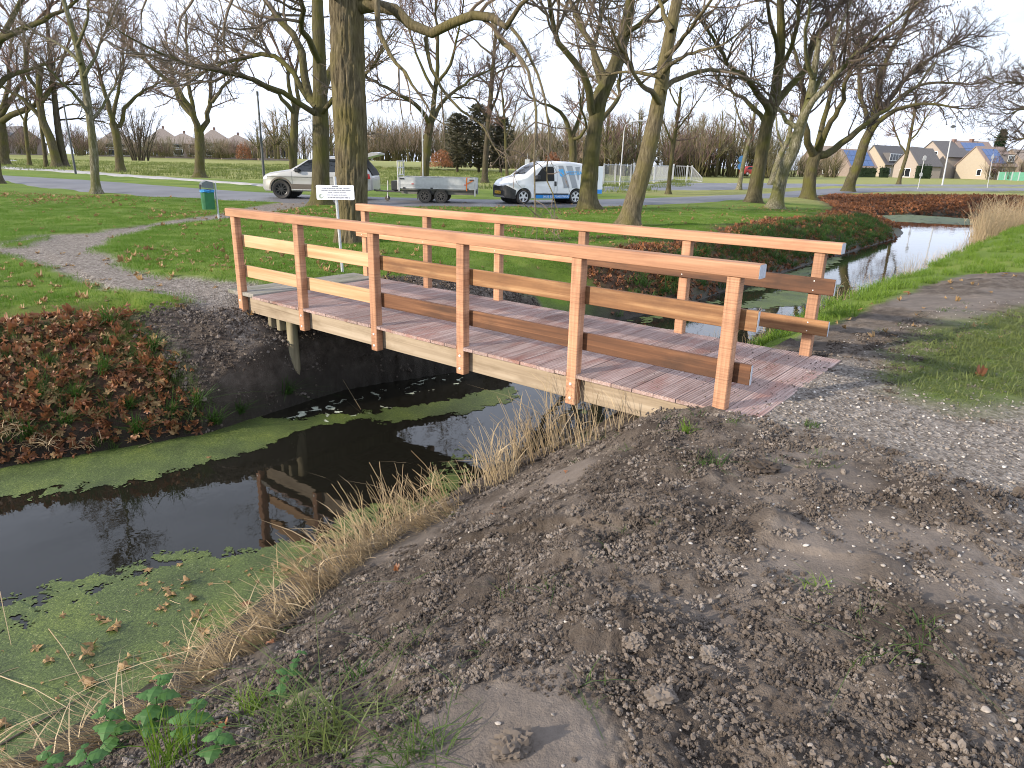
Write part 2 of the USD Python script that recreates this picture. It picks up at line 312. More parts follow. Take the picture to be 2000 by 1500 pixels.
ground_mat = mat('ground_look', {
    'geo': ('geometry', {}),
    'n1': ('noise_texture', {'scale': 0.35, 'detail': 5.0}), 'n2': ('noise_texture', {'scale': 9.0, 'detail': 6.0, 'roughness': 0.65}), 'n3': ('noise_texture', {'scale': 60.0, 'detail': 4.0, 'roughness': 0.7}),
    'vo': ('voronoi_texture', {'scale': 42.0}), 'vb': ('voronoi_texture', {'scale': 110.0}),
    'lawn': ('rgb_ramp', {'ramp': [(0.3, (0.085, 0.14, 0.016)), (0.52, (0.115, 0.18, 0.02)), (0.72, (0.165, 0.215, 0.035))]}),
    'lawn2': ('mix', {'mix_type': 'multiply', 'fac': 0.6}), 'lawnv': ('rgb_ramp', {'ramp': [(0.25, (0.40, 0.38, 0.36)), (0.7, (1.25, 1.2, 1.1))]}),
    'mead': ('rgb_ramp', {'ramp': [(0.3, (0.15, 0.17, 0.045)), (0.5, (0.20, 0.21, 0.06)), (0.7, (0.26, 0.24, 0.09))]}),
    'dirt': ('rgb_ramp', {'ramp': [(0.25, (0.050, 0.038, 0.030)), (0.5, (0.105, 0.085, 0.069)), (0.75, (0.17, 0.143, 0.12))]}),
    'grav': ('rgb_ramp', {'ramp': [(0.0, (0.085, 0.073, 0.063)), (0.4, (0.19, 0.17, 0.15)), (0.8, (0.30, 0.275, 0.25)), (1.0, (0.42, 0.395, 0.36))]}),
    'gfine': ('mix', {'mix_type': 'multiply', 'fac': 0.75}), 'gn': ('rgb_ramp', {'ramp': [(0.3, (0.55, 0.5, 0.46)), (0.6, (1.05, 1.02, 1.0))]}),
    'leaf': ('rgb_ramp', {'ramp': [(0.3, (0.035, 0.022, 0.014)), (0.6, (0.09, 0.05, 0.028)), (0.8, (0.14, 0.08, 0.04))]}),
    'aD': ('attribute', {'attribute': 'w_dirt'}), 'aG': ('attribute', {'attribute': 'w_gravel'}), 'aL': ('attribute', {'attribute': 'w_leaf'}), 'aM': ('attribute', {'attribute': 'w_meadow'}), 'aW': ('attribute', {'attribute': 'w_wet'}),
    'aU': ('attribute', {'attribute': 'w_mud'}), 'uf': ('math', {'math_type': 'multiply', 'value2': .5}), 'm6': ('mix', {'color2': (0.15, 0.128, 0.112)}), 'n4': ('noise_texture', {'scale': 1.6, 'detail': 5.0, 'roughness': .6}), 'moist': ('rgb_ramp', {'ramp': [(0.36, (0.52, 0.50, 0.48)), (0.56, (1.08, 1.08, 1.08))]}), 'm7': ('mix', {'mix_type': 'multiply', 'fac': 1.0}),
    'm1': ('mix', {}), 'm2': ('mix', {}), 'm3': ('mix', {}), 'm4': ('mix', {}), 'm5': ('mix', {'mix_type': 'mix', 'color2': (0.022, 0.018, 0.013)}),
    'rw': ('map_range', {'to_min': 0.95, 'to_max': 0.45}),
    'hs': ('math', {'math_type': 'add'}), 'vg': ('math', {'math_type': 'multiply'}), 'bs': ('map_range', {'to_min': .9, 'to_max': .45}), 'bu': ('bump', {'strength': 0.8, 'distance': 0.03}),
    'p': ('principled_bsdf', {'specular_ior_level': 0.25})},
    [('geo.position', a + '.vector') for a in ('n1', 'n2', 'n3', 'n4', 'vo', 'vb')] +
    [('n1.fac', 'lawn.fac'), ('n3.fac', 'lawnv.fac'), ('lawn.color', 'lawn2.color1'), ('lawnv.color', 'lawn2.color2'), ('n2.fac', 'mead.fac'), ('n2.fac', 'dirt.fac'), ('vo.color', 'grav.fac'), ('n2.fac', 'leaf.fac'),
     ('grav.color', 'gfine.color1'), ('n2.fac', 'gn.fac'), ('gn.color', 'gfine.color2'),
     ('aM.fac', 'm1.fac'), ('lawn2.color', 'm1.color1'), ('mead.color', 'm1.color2'),
     ('aL.fac', 'm2.fac'), ('m1.color', 'm2.color1'), ('leaf.color', 'm2.color2'),
     ('n4.fac', 'moist.fac'), ('dirt.color', 'm7.color1'), ('moist.color', 'm7.color2'), ('aU.fac', 'uf.value1'), ('uf.value', 'm6.fac'), ('m7.color', 'm6.color1'), ('aD.fac', 'm3.fac'), ('m2.color', 'm3.color1'), ('m6.color', 'm3.color2'),
     ('aG.fac', 'm4.fac'), ('m3.color', 'm4.color1'), ('gfine.color', 'm4.color2'),
     ('aW.fac', 'm5.fac'), ('m4.color', 'm5.color1'), ('m5.color', 'p.base_color'),
     ('aW.fac', 'rw.value'), ('rw.result', 'p.roughness'),
     ('n3.fac', 'hs.value1'), ('vo.distance', 'vg.value1'), ('aG.fac', 'vg.value2'), ('vg.value', 'hs.value2'), ('aU.fac', 'bs.value'), ('bs.result', 'bu.strength'), ('hs.value', 'bu.height'), ('bu.normal', 'p.normal')])

GV = np.stack([GX, GY, GH], 1)
_t = trimesh.Trimesh(GV, GF, process=False)
fn = np.cross(GV[GF[:, 1]] - GV[GF[:, 0]], GV[GF[:, 2]] - GV[GF[:, 0]])
GNRM = np.zeros_like(GV)
for k in range(3): np.add.at(GNRM, GF[:, k], fn)
GNRM /= np.linalg.norm(GNRM, axis=1, keepdims=True) + 1e-12
fz = {k: GZ[k][GF].mean(1) for k in ('dirt', 'gravel', 'leaf')}
fright, fmead, fwater = GRIGHT[GF].mean(1) > .5, meadow[GF].mean(1), GWATER[GF].all(1)
kind_of = np.zeros(len(GF), int)                               # 0 lawn
kind_of[fmead > .5] = 1
kind_of[fright] = 2
kind_of[fz['leaf'] > .5] = 3
kind_of[(fz['dirt'] > .5)] = 4
kind_of[(fz['dirt'] > .5) & ~fright] = 5
kind_of[(fz['gravel'] > .5)] = 6
kind_of[(fz['gravel'] > .5) & fright] = 7
kind_of[fwater] = 8
def sub_ground(name, k):
    f = GF[kind_of == k]
    if not len(f): return
    u, inv = np.unique(f, return_inverse=True)
    m = usdkit.mesh(stage, f'/World/{name}', (GV[u], inv.reshape(-1, 3)), ground_mat)
    m.CreateNormalsAttr(Vt.Vec3fArray.FromNumpy(GNRM[u].astype(np.float32))); m.SetNormalsInterpolation('vertex')
    for a, w in (('w_dirt', GZ['dirt']), ('w_gravel', GZ['gravel']), ('w_leaf', GZ['leaf']), ('w_meadow', meadow), ('w_wet', wet), ('w_mud', mud)):
        UsdGeom.PrimvarsAPI(m).CreatePrimvar(a, Sdf.ValueTypeNames.FloatArray, 'vertex').Set(Vt.FloatArray.FromNumpy(w[u].astype(np.float32)))
    tag(m.GetPrim(), kind='structure')
for k, n in enumerate(('lawn', 'meadow', 'grass_bank', 'leafy_bank_ground', 'dirt_ground', 'bare_soil_bank_ground', 'footpath', 'gravel_path', 'canal_bed_ground')): sub_ground(n, k)

def sample_ground(x, y):
    "surface height and normal at the points"
    e = 0.02
    h = height(x, y); nx = (height(x + e, y, False) - height(x - e, y, False)) / (2 * e); ny = (height(x, y + e, False) - height(x, y - e, False)) / (2 * e)
    n = np.stack([-nx, -ny, np.ones_like(x)], 1); n /= np.linalg.norm(n, axis=1, keepdims=True)
    return h, n
def scatter(rng, poly_or_box, n):
    p = sg.Polygon(poly_or_box); x0, y0, x1, y1 = p.bounds; out = np.zeros((0, 2))
    while len(out) < n:
        q = rng.uniform((x0, y0), (x1, y1), (max(64, n), 2)); out = np.vstack([out, q[shapely.contains_xy(p, q[:, 0], q[:, 1])]])
    return out[:n, 0], out[:n, 1]

# ------------------------------------------------------------------ water and duckweed
water_mat = mat('water_look', {'geo': ('geometry', {}), 'mp': ('mapping', {'scale': (1.0, 1.0, 1.0), 'rotation': (0, 0, 0.9)}), 'n': ('noise_texture', {'scale': 7.0, 'detail': 2.0}), 'n2': ('noise_texture', {'scale': 1.1, 'detail': 3.0}),
    'h': ('math', {'math_type': 'multiply_add', 'value2': 0.3}), 'b': ('bump', {'strength': 0.05, 'distance': 0.05}),
    'p': ('principled_bsdf', {'base_color': (0.006, 0.0055, 0.0038), 'roughness': 0.008, 'ior': 1.333})},
    [('geo.position', 'mp.vector'), ('mp.vector', 'n.vector'), ('geo.position', 'n2.vector'), ('n.fac', 'h.value1'), ('n2.fac', 'h.value3'), ('h.value', 'b.height'), ('b.normal', 'p.normal')])
wp = sg.Polygon(CANAL).buffer(0.6)
wm = trimesh.creation.triangulate_polygon(wp, engine='earcut')
tag(part('canal_water', (np.column_stack([wm[0], np.full(len(wm[0]), ZW)]), wm[1]), water_mat), kind='structure')

WEED = [  # (pixel outline on the water, density)
    ([(-200, 1010), (0, 966), (150, 957), (300, 935), (400, 908), (480, 885), (560, 850), (640, 833), (715, 822), (740, 806), (700, 806), (600, 818), (520, 815), (480, 800), (300, 850), (0, 890), (-250, 930)], 1),
    ([(705, 822), (760, 800), (850, 785), (905, 780), (965, 764), (1002, 754), (1003, 762), (980, 786), (925, 803), (850, 818), (780, 822), (735, 826)], 1),
    ([(-250, 1300), (0, 1242), (60, 1218), (121, 1190), (180, 1165), (243, 1130), (330, 1100), (412, 1082), (480, 1074), (563, 1062), (640, 1060), (700, 1050), (690, 1100), (600, 1160), (480, 1280), (380, 1350), (250, 1450), (100, 1520), (-250, 1650)], 1),
    ([(-250, 1225), (0, 1170), (82, 1147), (217, 1106), (303, 1080), (360, 1068), (412, 1079), (477, 1066), (563, 1054), (650, 1043), (712, 1035), (700, 1052), (600, 1066), (420, 1086), (340, 1104), (250, 1134), (120, 1196), (0, 1250), (-250, 1310)], .62),
    ([(600, 1052), (640, 1010), (690, 985), (750, 972), (800, 970), (860, 900), (900, 880), (930, 900), (900, 985), (800, 1060), (700, 1110)], .5),
    ([(1130, 800), (1145, 797), (1158, 803), (1150, 810), (1135, 808)], 1),
    ([(1440, 600), (1475, 586), (1525, 568), (1580, 560), (1640, 556), (1610, 590), (1570, 598), (1500, 603)], .95),
    ([(1430, 572), (1480, 560), (1540, 532), (1600, 512), (1640, 500), (1640, 510), (1600, 530), (1550, 548), (1480, 568)], .8),
    ([(1240, 625), (1340, 602), (1400, 585), (1420, 590), (1350, 610), (1250, 635)], .75),
    ([(1712, 421), (1772, 419), (1895, 427), (1905, 440), (1800, 436), (1740, 432)], .8)]
def weed_cover(x, y):
    c = np.zeros_like(x)
    e = wobble(x, y, 61, 2.2) * .34 + wobble(x, y, 62, 9) * .15
    st = 1 - sstep(.55, .62, fbm(P3((x * .62 + y * .78) * .9, (-x * .78 + y * .62) * 5.5), 3, 66)) * .55     # dark drift lines along the stream
    for poly, w in WEED:
        d = sdist(x, y, ground_px(poly, ZW)); r = np.hypot(x, y)
        c = np.maximum(c, sstep(-.16, .17, d + e * np.clip(r / 8, .5, 1.3)) * w)
    return c
def weed_sheet(x0, x1, y0, y1, step, rng):
    x, y = np.meshgrid(np.arange(x0, x1, step), np.arange(y0, y1, step), indexing='ij'); sh = x.shape
    x, y = x + rng.uniform(-.3, .3, sh) * step, y + rng.uniform(-.3, .3, sh) * step
    ok = inside(x.ravel(), y.ravel(), list(sg.Polygon(CANAL).buffer(.25).exterior.coords)).reshape(sh)
    c = np.zeros(sh); c[ok] = weed_cover(x[ok], y[ok])
    g = np.full((sh[0] - 1, sh[1] - 1), .5); xx, yy = x[:-1, :-1][ok[:-1, :-1]], y[:-1, :-1][ok[:-1, :-1]]; g[ok[:-1, :-1]] = np.clip((fbm(P3(xx * 13, yy * 13), 3, 68) - .5) * 1.5 + .5, .1, .9)
    g = g * .75 + rng.uniform(0, .25, g.shape)
    m = (c[:-1, :-1] + c[1:, :-1] + c[:-1, 1:] + c[1:, 1:]) / 4 > g * .95
    idx = np.arange(x.size).reshape(sh); i = idx[:-1, :-1][m]; a = idx[1:, :-1][m]; b = idx[1:, 1:][m]; d = idx[:-1, 1:][m]
    f = np.vstack([np.stack([i, a, b], 1), np.stack([i, b, d], 1)]); u, inv = np.unique(f, return_inverse=True)
    return np.column_stack([x.ravel()[u], y.ravel()[u], np.full(len(u), ZW + .004) + rng.uniform(0, .0015, len(u))]), inv.reshape(-1, 3)
weed_mat = mat('duckweed_look', {'geo': ('geometry', {}), 'v': ('voronoi_texture', {'scale': 150.0}), 'n': ('noise_texture', {'scale': 2.2, 'detail': 4.0}),
    'r': ('rgb_ramp', {'ramp': [(0.1, (0.025, 0.037, 0.010)), (0.5, (0.058, 0.083, 0.020)), (0.85, (0.105, 0.138, 0.038)), (0.97, (0.24, 0.26, 0.13))]}),
    'b2': ('rgb_ramp', {'ramp': [(0.3, (0.6, 0.62, 0.66)), (0.5, (.95, .97, .95)), (0.7, (1.3, 1.25, 1.0))]}), 'mu': ('mix', {'mix_type': 'multiply', 'fac': 1.0}),
    'bu': ('bump', {'strength': 0.4, 'distance': 0.004}), 'p': ('principled_bsdf', {'roughness': 0.55, 'specular_ior_level': 0.35})},
    [('geo.position', 'v.vector'), ('geo.position', 'n.vector'), ('v.color', 'r.fac'), ('n.fac', 'b2.fac'), ('r.color', 'mu.color1'), ('b2.color', 'mu.color2'), ('mu.color', 'p.base_color'), ('v.distance', 'bu.height'), ('bu.normal', 'p.normal')])
rng = np.random.default_rng(5)
sheets = [weed_sheet(-7.5, 1.6, 1.0, 9.6, .016, rng), weed_sheet(-1.0, 16, 9.6, 28, .06, rng), weed_sheet(15, 40, 28, 55, .2, rng)]
wv, wf = [], []; o = 0
for v, f in sheets: wv.append(v); wf.append(f + o); o += len(v)
tag(part('duckweed', (np.vstack(wv), np.vstack(wf)), weed_mat), 'green duckweed floating in drifts on the dark ditch water', 'duckweed', kind='stuff')

# ------------------------------------------------------------------ the footbridge
def wood(name, axis, cols, stain=(0.10, 0.05, 0.025), amount=0.35, rough=0.6, saw=0.0, sc=1.0):
    g = {'s': (0.7, 26, 26), 't': (26, 0.7, 26), 'z': (26, 26, 0.9)}[axis]; g = tuple(q * sc for q in g)
    w = {'s': (1.6, 5, 5), 't': (5, 1.6, 5), 'z': (5, 5, 1.6)}[axis]
    sw = {'s': (120, .5, .5), 't': (.5, 120, .5), 'z': (.5, .5, 110)}[axis]
    return mat(name, {'co': ('texture_coordinate', {}), 'oi': ('object_info', {}), 'off': ('vector_math', {'math_type': 'multiply_add', 'vector2': (17.0, 9.0, 5.0)}),
        'mp': ('mapping', {'scale': g}), 'ms': ('mapping', {'scale': w}), 'mw': ('mapping', {'scale': sw}),
        'n': ('noise_texture', {'scale': 1.0, 'detail': 5.0, 'roughness': 0.6, 'distortion': 0.6}), 'ns': ('noise_texture', {'scale': 1.0, 'detail': 5.0, 'roughness': 0.62}), 'nw': ('noise_texture', {'scale': 1.0, 'detail': 2.0}),
        'r': ('rgb_ramp', {'ramp': [(0.28, cols[0]), (0.5, cols[1]), (0.72, cols[2])]}), 'sr': ('rgb_ramp', {'ramp': [(0.48, (0,) * 3), (0.70, (amount,) * 3)]}),
        'm': ('mix', {'color2': stain}), 'hv': ('hsv', {}), 'vr': ('map_range', {'to_min': 0.76, 'to_max': 1.16}),
        'wr': ('rgb_ramp', {'ramp': [(0.45, (1,) * 3), (0.68, (1 - saw,) * 3)]}), 'mw2': ('mix', {'mix_type': 'multiply', 'fac': 1.0}),
        'ad': ('math', {'math_type': 'add'}), 'bu': ('bump', {'strength': 0.35, 'distance': 0.003}), 'p': ('principled_bsdf', {'roughness': rough, 'specular_ior_level': 0.3})},
        [('oi.random', 'off.vector1'), ('co.object', 'off.vector3'), ('off.vector', 'mp.vector'), ('off.vector', 'ms.vector'), ('off.vector', 'mw.vector'), ('mp.vector', 'n.vector'), ('ms.vector', 'ns.vector'), ('mw.vector', 'nw.vector'),
         ('n.fac', 'r.fac'), ('ns.fac', 'sr.fac'), ('sr.color', 'm.fac'), ('r.color', 'm.color1'), ('m.color', 'mw2.color1'), ('nw.fac', 'wr.fac'), ('wr.color', 'mw2.color2'), ('mw2.color', 'hv.color'), ('oi.random', 'vr.value'), ('vr.result', 'hv.value'),
         ('hv.color', 'p.base_color'), ('n.fac', 'ad.value1'), ('nw.fac', 'ad.value2'), ('ad.value', 'bu.height'), ('bu.normal', 'p.normal')])
W_RAIL = wood('hardwood_rail_look', 's', [(0.30, 0.142, 0.074), (0.43, 0.222, 0.124), (0.52, 0.29, 0.172)], (0.22, 0.108, 0.06), .6)
W_POST = wood('hardwood_post_look', 'z', [(0.27, 0.135, 0.074), (0.40, 0.21, 0.12), (0.48, 0.275, 0.168)], (0.14, 0.062, 0.034), .6, saw=.3)
W_PALE = wood('pale_board_look', 's', [(0.32, 0.18, 0.09), (0.42, 0.255, 0.138), (0.50, 0.335, 0.20)], (0.36, 0.20, 0.09), .35)
W_TAN = wood('stained_board_look', 's', [(0.15, 0.067, 0.027), (0.27, 0.133, 0.056), (0.44, 0.26, 0.125)], (0.11, 0.05, 0.025), .75)
W_DARK = wood('dark_board_look', 's', [(0.055, 0.024, 0.012), (0.10, 0.043, 0.02), (0.18, 0.085, 0.04)], (0.035, 0.018, 0.011), .8)
W_DECK = wood('deck_plank_look', 't', [(0.15, 0.098, 0.084), (0.28, 0.20, 0.178), (0.42, 0.33, 0.30)], (0.21, 0.085, 0.06), .7, rough=.72, sc=2.2)
W_BEAM = wood('beam_look', 's', [(0.20, 0.15, 0.098), (0.35, 0.28, 0.20), (0.46, 0.385, 0.29)], (0.15, 0.105, 0.06), .65, saw=.0, sc=.55)
W_OLD = wood('weathered_board_look', 't', [(0.13, 0.12, 0.10), (0.25, 0.235, 0.205), (0.34, 0.32, 0.28)], (0.08, 0.10, 0.045), .8, rough=.85)
W_PILE = wood('pile_look', 'z', [(0.12, 0.10, 0.065), (0.21, 0.18, 0.115), (0.28, 0.25, 0.165)], (0.08, 0.085, 0.035), .7, rough=.85)
STEEL = plain('galvanised_bolt_look', (0.72, 0.70, 0.66), .42, metal=.2, vary=.1)
SEAL = plain('end_sealer_look', (0.33, 0.35, 0.39), .7, vary=.15, scale=60)

bridge = thing('footbridge', 'new orange brown hardwood footbridge with two railings spanning the duckweed ditch', 'bridge', (BO[0], BO[1], 0), BYAW)
PS = [-0.975, 0.338, 1.628, 2.866, 4.128, 5.404]; PF = [-0.915, 0.361, 1.626, 2.864, 4.117, 5.396]
PW, PD, FT = 0.094, 0.085, 1.977
rg = random.Random(4)
def post_boxes(g):
    return [box(s - g, s + PW + g, -.2, PD + g, -1, 2) for s in PS] + [box(s - g, s + PW + g, FT - g, 2.3, -1, 2) for s in PF]
cuts = [(b.bounds, to_m3(b)) for b in post_boxes(.003)]
def notched(m):
    q = to_m3(m); lo, hi = m.bounds
    for (a, b), c in cuts:
        if a[0] < hi[0] and b[0] > lo[0] and a[1] < hi[1] and b[1] > lo[1]: q = q - c
    return to_tm(q)
def rib_plank(s0, s1, t0, t1, z, th, ribs=8):
    "deck plank with a grooved top: its section runs along s, extruded across the bridge"
    p = [(s0 + .002, z - th), (s1 - .002, z - th), (s1, z - th + .002)]; w = (s1 - s0) / ribs
    top = [(s1, z - .003)]
    for k in range(ribs):
        a = s1 - k * w; b = a - w
        top += [(a - .003, z), (b + .0055, z), (b + .004, z - .0045)] + ([(b + .001, z - .0045)] if k < ribs - 1 else [])
    p += top + [(s0, z - .003), (s0, z - th + .002)]
    m = extrude(p, t1 - t0)                                    # x = s, y = z, z = t
    v = m.vertices.copy(); m.vertices = np.stack([v[:, 0], t0 + (t1 - t0) - v[:, 2], v[:, 1]], 1)
    if m.volume < 0: m.invert()
    return m
s = -0.625; i = 0
while s < 5.60:
    w = 0.1855 if s < 5.4 else 0.255
    e = rg.uniform(-.006, .004)
    part('plank', notched(rib_plank(s, s + w - .006, -.004 + e, 2.066 + rg.uniform(-.006, .006), rg.uniform(-.0018, .0012), .030, 8 if w < .2 else 11)), W_DECK, bridge)
    s += w; i += 1
for a, b, z in ((-1.235, -0.94, .014), (-0.932, -0.635, .020)):
    part('old_plank', notched(rbox(a, b, .012, 2.05, z - .05, z, .006)), W_OLD, bridge, label='grey weathered mossy plank at the far end')
for t0 in (.088, .96, 1.894):
    part('beam', rbox(-1.0, 5.86, t0, t0 + .08, -.252, -.034, .005), W_BEAM, bridge)
def dome(p, r, d):
    m = trimesh.creation.uv_sphere(r, count=[6, 10]); m.vertices *= (1, .55, 1); m.apply_translation(p); return m
for side, S, t0, t1 in ((0, PS, 0, PD), (1, PF, FT, FT + PD)):
    for k, s in enumerate(S):
        po = part('post', rbox(s, s + PW, t0, t1, -.272, .949, .005), W_POST, bridge)
        for z in (-.092, -.216):
            part('bolt', dome((s + PW / 2, (t0 if side == 0 else t1) + (-.001 if side == 0 else .001), z), .0135, 0), STEEL, po, smooth=True)
def rail_section(t0, t1, z0, z1):
    c = .016
    q = sg.Polygon([(t0, z0), (t1, z0), (t1, z1), (t0, z1)]).buffer(-c).buffer(c, quad_segs=4)
    b = sg.box(t0 - 1, z0 - 1, t1 + 1, (z0 + z1) / 2 - .01)
    low = sg.Polygon([(t0 + .004, z0), (t1 - .004, z0), (t1, z0 + .004), (t1, (z0 + z1) / 2), (t0, (z0 + z1) / 2), (t0, z0 + .004)])
    return q.union(low)
def along_s(poly, s0, s1):
    m = extrude(poly, s1 - s0)                                  # x = t, y = z, z = s
    v = m.vertices.copy(); m.vertices = np.stack([s0 + v[:, 2], v[:, 0], v[:, 1]], 1)
    if m.volume < 0: m.invert()
    return m
for t0, t1, z0, s0 in ((-.012, .112, .9495, -1.06), (1.955, 2.078, .9495, -.995)):
    h = part('handrail', along_s(rail_section(t0, t1, z0, z0 + .096), s0, 5.622), W_RAIL, bridge, smooth=35)
    part('end_seal', along_s(rail_section(t0 + .002, t1 - .002, z0 + .002, z0 + .094), 5.6225, 5.6245), SEAL, h)
def board(s0, s1, t, z0, z1, m, lab=None, screws=()):
    b = part('rail_board', rbox(s0, s1, t, t + .034, z0, z1, .004), m, bridge, label=lab)
    part('end_seal', box(s1 + .0004, s1 + .002, t + .002, t + .032, z0 + .002, z1 - .002), SEAL, b) if s1 > 5 else None
    for s in screws:
        for z in (z0 + .03, z1 - .03): part('screw', dome((s, t - .0005, z), .006, 0), STEEL, b, smooth=True)
tn = PD + .002
board(-.90, 1.672, tn, .583, .728, W_PALE); board(1.676, 5.620, tn, .576, .722, W_TAN, 'brown stained rail board')
board(-.90, 1.672, tn, .204, .349, W_PALE); board(1.676, 5.620, tn, .192, .338, W_DARK, 'dark brown rail board')
tf = FT - .036
board(-1.0, 2.908, tf, .588, .73, W_RAIL, None, [q + PW / 2 for q in PF[:3]]); board(2.912, 5.622, tf, .586, .730, W_DARK, 'dark brown rail board', [q + PW / 2 for q in PF[3:]])
board(-1.0, 2.908, tf, .21, .352, W_PALE, None, [q + PW / 2 for q in PF[:3]]); board(2.912, 5.622, tf, .214, .352, W_TAN, 'brown stained rail board', [q + PW / 2 for q in PF[3:]])
for s in (-.50, -.315): part('cross_timber', rbox(s, s + .07, .105, 1.95, -.40, -.254, .006), W_PILE, bridge)
for t in (.23, 1.80):
    part('pile', tube(np.array([(-.17, t, -1.6), (-.175, t, -.9), (-.18, t + .005, -.262)]), np.array([.072, .07, .066]), 14, True), W_PILE, bridge, smooth=40)

# ------------------------------------------------------------------ trees
def bark(name, c0, c1, c2, moss=(0.085, 0.085, 0.025), mossy=.6, sc=1.0):
    return mat(name, {'geo': ('geometry', {}), 'mp': ('mapping', {'scale': (9 * sc, 9 * sc, 1.6 * sc)}), 'n': ('noise_texture', {'scale': 1.6, 'detail': 6.0, 'roughness': 0.68}),
        'n2': ('noise_texture', {'scale': 1.3, 'detail': 4.0}), 'r': ('rgb_ramp', {'ramp': [(0.28, c0), (0.5, c1), (0.72, c2)]}), 'mr': ('rgb_ramp', {'ramp': [(0.42, (0,) * 3), (0.66, (mossy,) * 3)]}),
        'm': ('mix', {'color2': moss}), 'bu': ('bump', {'strength': 1.0, 'distance': 0.05}), 'p': ('principled_bsdf', {'roughness': 0.9, 'specular_ior_level': 0.15})},
        [('geo.position', 'mp.vector'), ('mp.vector', 'n.vector'), ('geo.position', 'n2.vector'), ('n.fac', 'r.fac'), ('n2.fac', 'mr.fac'), ('r.color', 'm.color1'), ('mr.color', 'm.fac'), ('m.color', 'p.base_color'), ('n.fac', 'bu.height'), ('bu.normal', 'p.normal')])
BARK_BIG = bark('furrowed_bark_look', (0.035, 0.029, 0.019), (0.105, 0.086, 0.054), (0.185, 0.155, 0.10), (0.115, 0.10, 0.032), .7, 1.4)
BARK = bark('mossy_bark_look', (0.030, 0.026, 0.016), (0.070, 0.061, 0.034), (0.12, 0.105, 0.062), (0.075, 0.073, 0.018), .85)
BARK_DARK = bark('dark_bark_look', (0.026, 0.021, 0.016), (0.055, 0.046, 0.033), (0.09, 0.078, 0.055), (0.055, 0.055, 0.02), .5)
BARK_PALE = bark('pale_patchy_bark_look', (0.045, 0.042, 0.026), (0.12, 0.11, 0.07), (0.34, 0.32, 0.25), (0.085, 0.088, 0.024), .8, 1.6)
TWIG = plain('twig_look', (0.105, 0.078, 0.055), .8, vary=.35, scale=3)
TWIG_RED = plain('reddish_twig_look', (0.115, 0.070, 0.052), .8, vary=.35, scale=3)
TWIG_DARK = plain('dark_twig_look', (0.066, 0.049, 0.036), .85, vary=.35, scale=3)
CATKIN = plain('alder_cone_look', (0.060, 0.036, 0.032), .85, vary=.3, scale=9)

def tubes(P, R, n):
    "many polylines at once: P (B,S,3), R (B,S)"
    t = np.gradient(P, axis=1); t /= np.linalg.norm(t, axis=2, keepdims=True) + 1e-12
    ref = np.where(np.abs(t[:, :1, 2:]) < .85, [0, 0, 1.0], [1.0, 0, 0]); a = np.cross(t, ref); a /= np.linalg.norm(a, axis=2, keepdims=True) + 1e-9; b = np.cross(t, a)
    g = np.arange(n) * 2 * np.pi / n
    v = P[:, :, None] + R[:, :, None, None] * (np.cos(g)[:, None] * a[:, :, None] + np.sin(g)[:, None] * b[:, :, None])
    Bn, S = P.shape[:2]
    k, i, j = np.meshgrid(np.arange(Bn), np.arange(S - 1), np.arange(n), indexing='ij'); o = k * S * n
    q = np.stack([o+i*n+j, o+i*n+(j+1) % n, o+(i+1)*n+(j+1) % n, o+(i+1)*n+j], -1).reshape(-1, 4)
    return v.reshape(-1, 3), np.vstack([q[:, [0, 2, 1]], q[:, [0, 3, 2]]])
def spikes(P, R):
    "straight thin twigs as three-sided spikes"
    a, b = P[:, 0], P[:, -1]; t = b - a; t /= np.linalg.norm(t, axis=1, keepdims=True) + 1e-9; u = np.cross(t, np.where(np.abs(t[:, 2:]) < .85, [0, 0, 1.0], [1.0, 0, 0])); u /= np.linalg.norm(u, axis=1, keepdims=True) + 1e-9; w = np.cross(t, u); r = R[:, :1]
    v = np.stack([a + r * u, a + r * (-.5 * u + .866 * w), a + r * (-.5 * u - .866 * w), b], 1).reshape(-1, 3); k = 4 * np.arange(len(P))[:, None, None]
    return v, (np.array([[(0, 1, 3), (1, 2, 3), (2, 0, 3)]]) + k).reshape(-1, 3)
def join(vf):
    o, V, F = 0, [], []
    for v, f in vf: V.append(v); F.append(f + o); o += len(v)
    return np.vstack(V), np.vstack(F)
def resample(P, R, S):
    P = np.asarray(P, float); R = np.asarray(R, float); d = np.concatenate([[0], np.cumsum(np.linalg.norm(np.diff(P, axis=0), axis=1))]); u = np.linspace(0, d[-1], S)
    if len(P) > 3:
        from scipy.interpolate import PchipInterpolator as PI
        return np.stack([PI(d, P[:, k])(u) for k in range(3)], 1), np.interp(u, d, R)
    return np.stack([np.interp(u, d, P[:, k]) for k in range(3)], 1), np.interp(u, d, R)
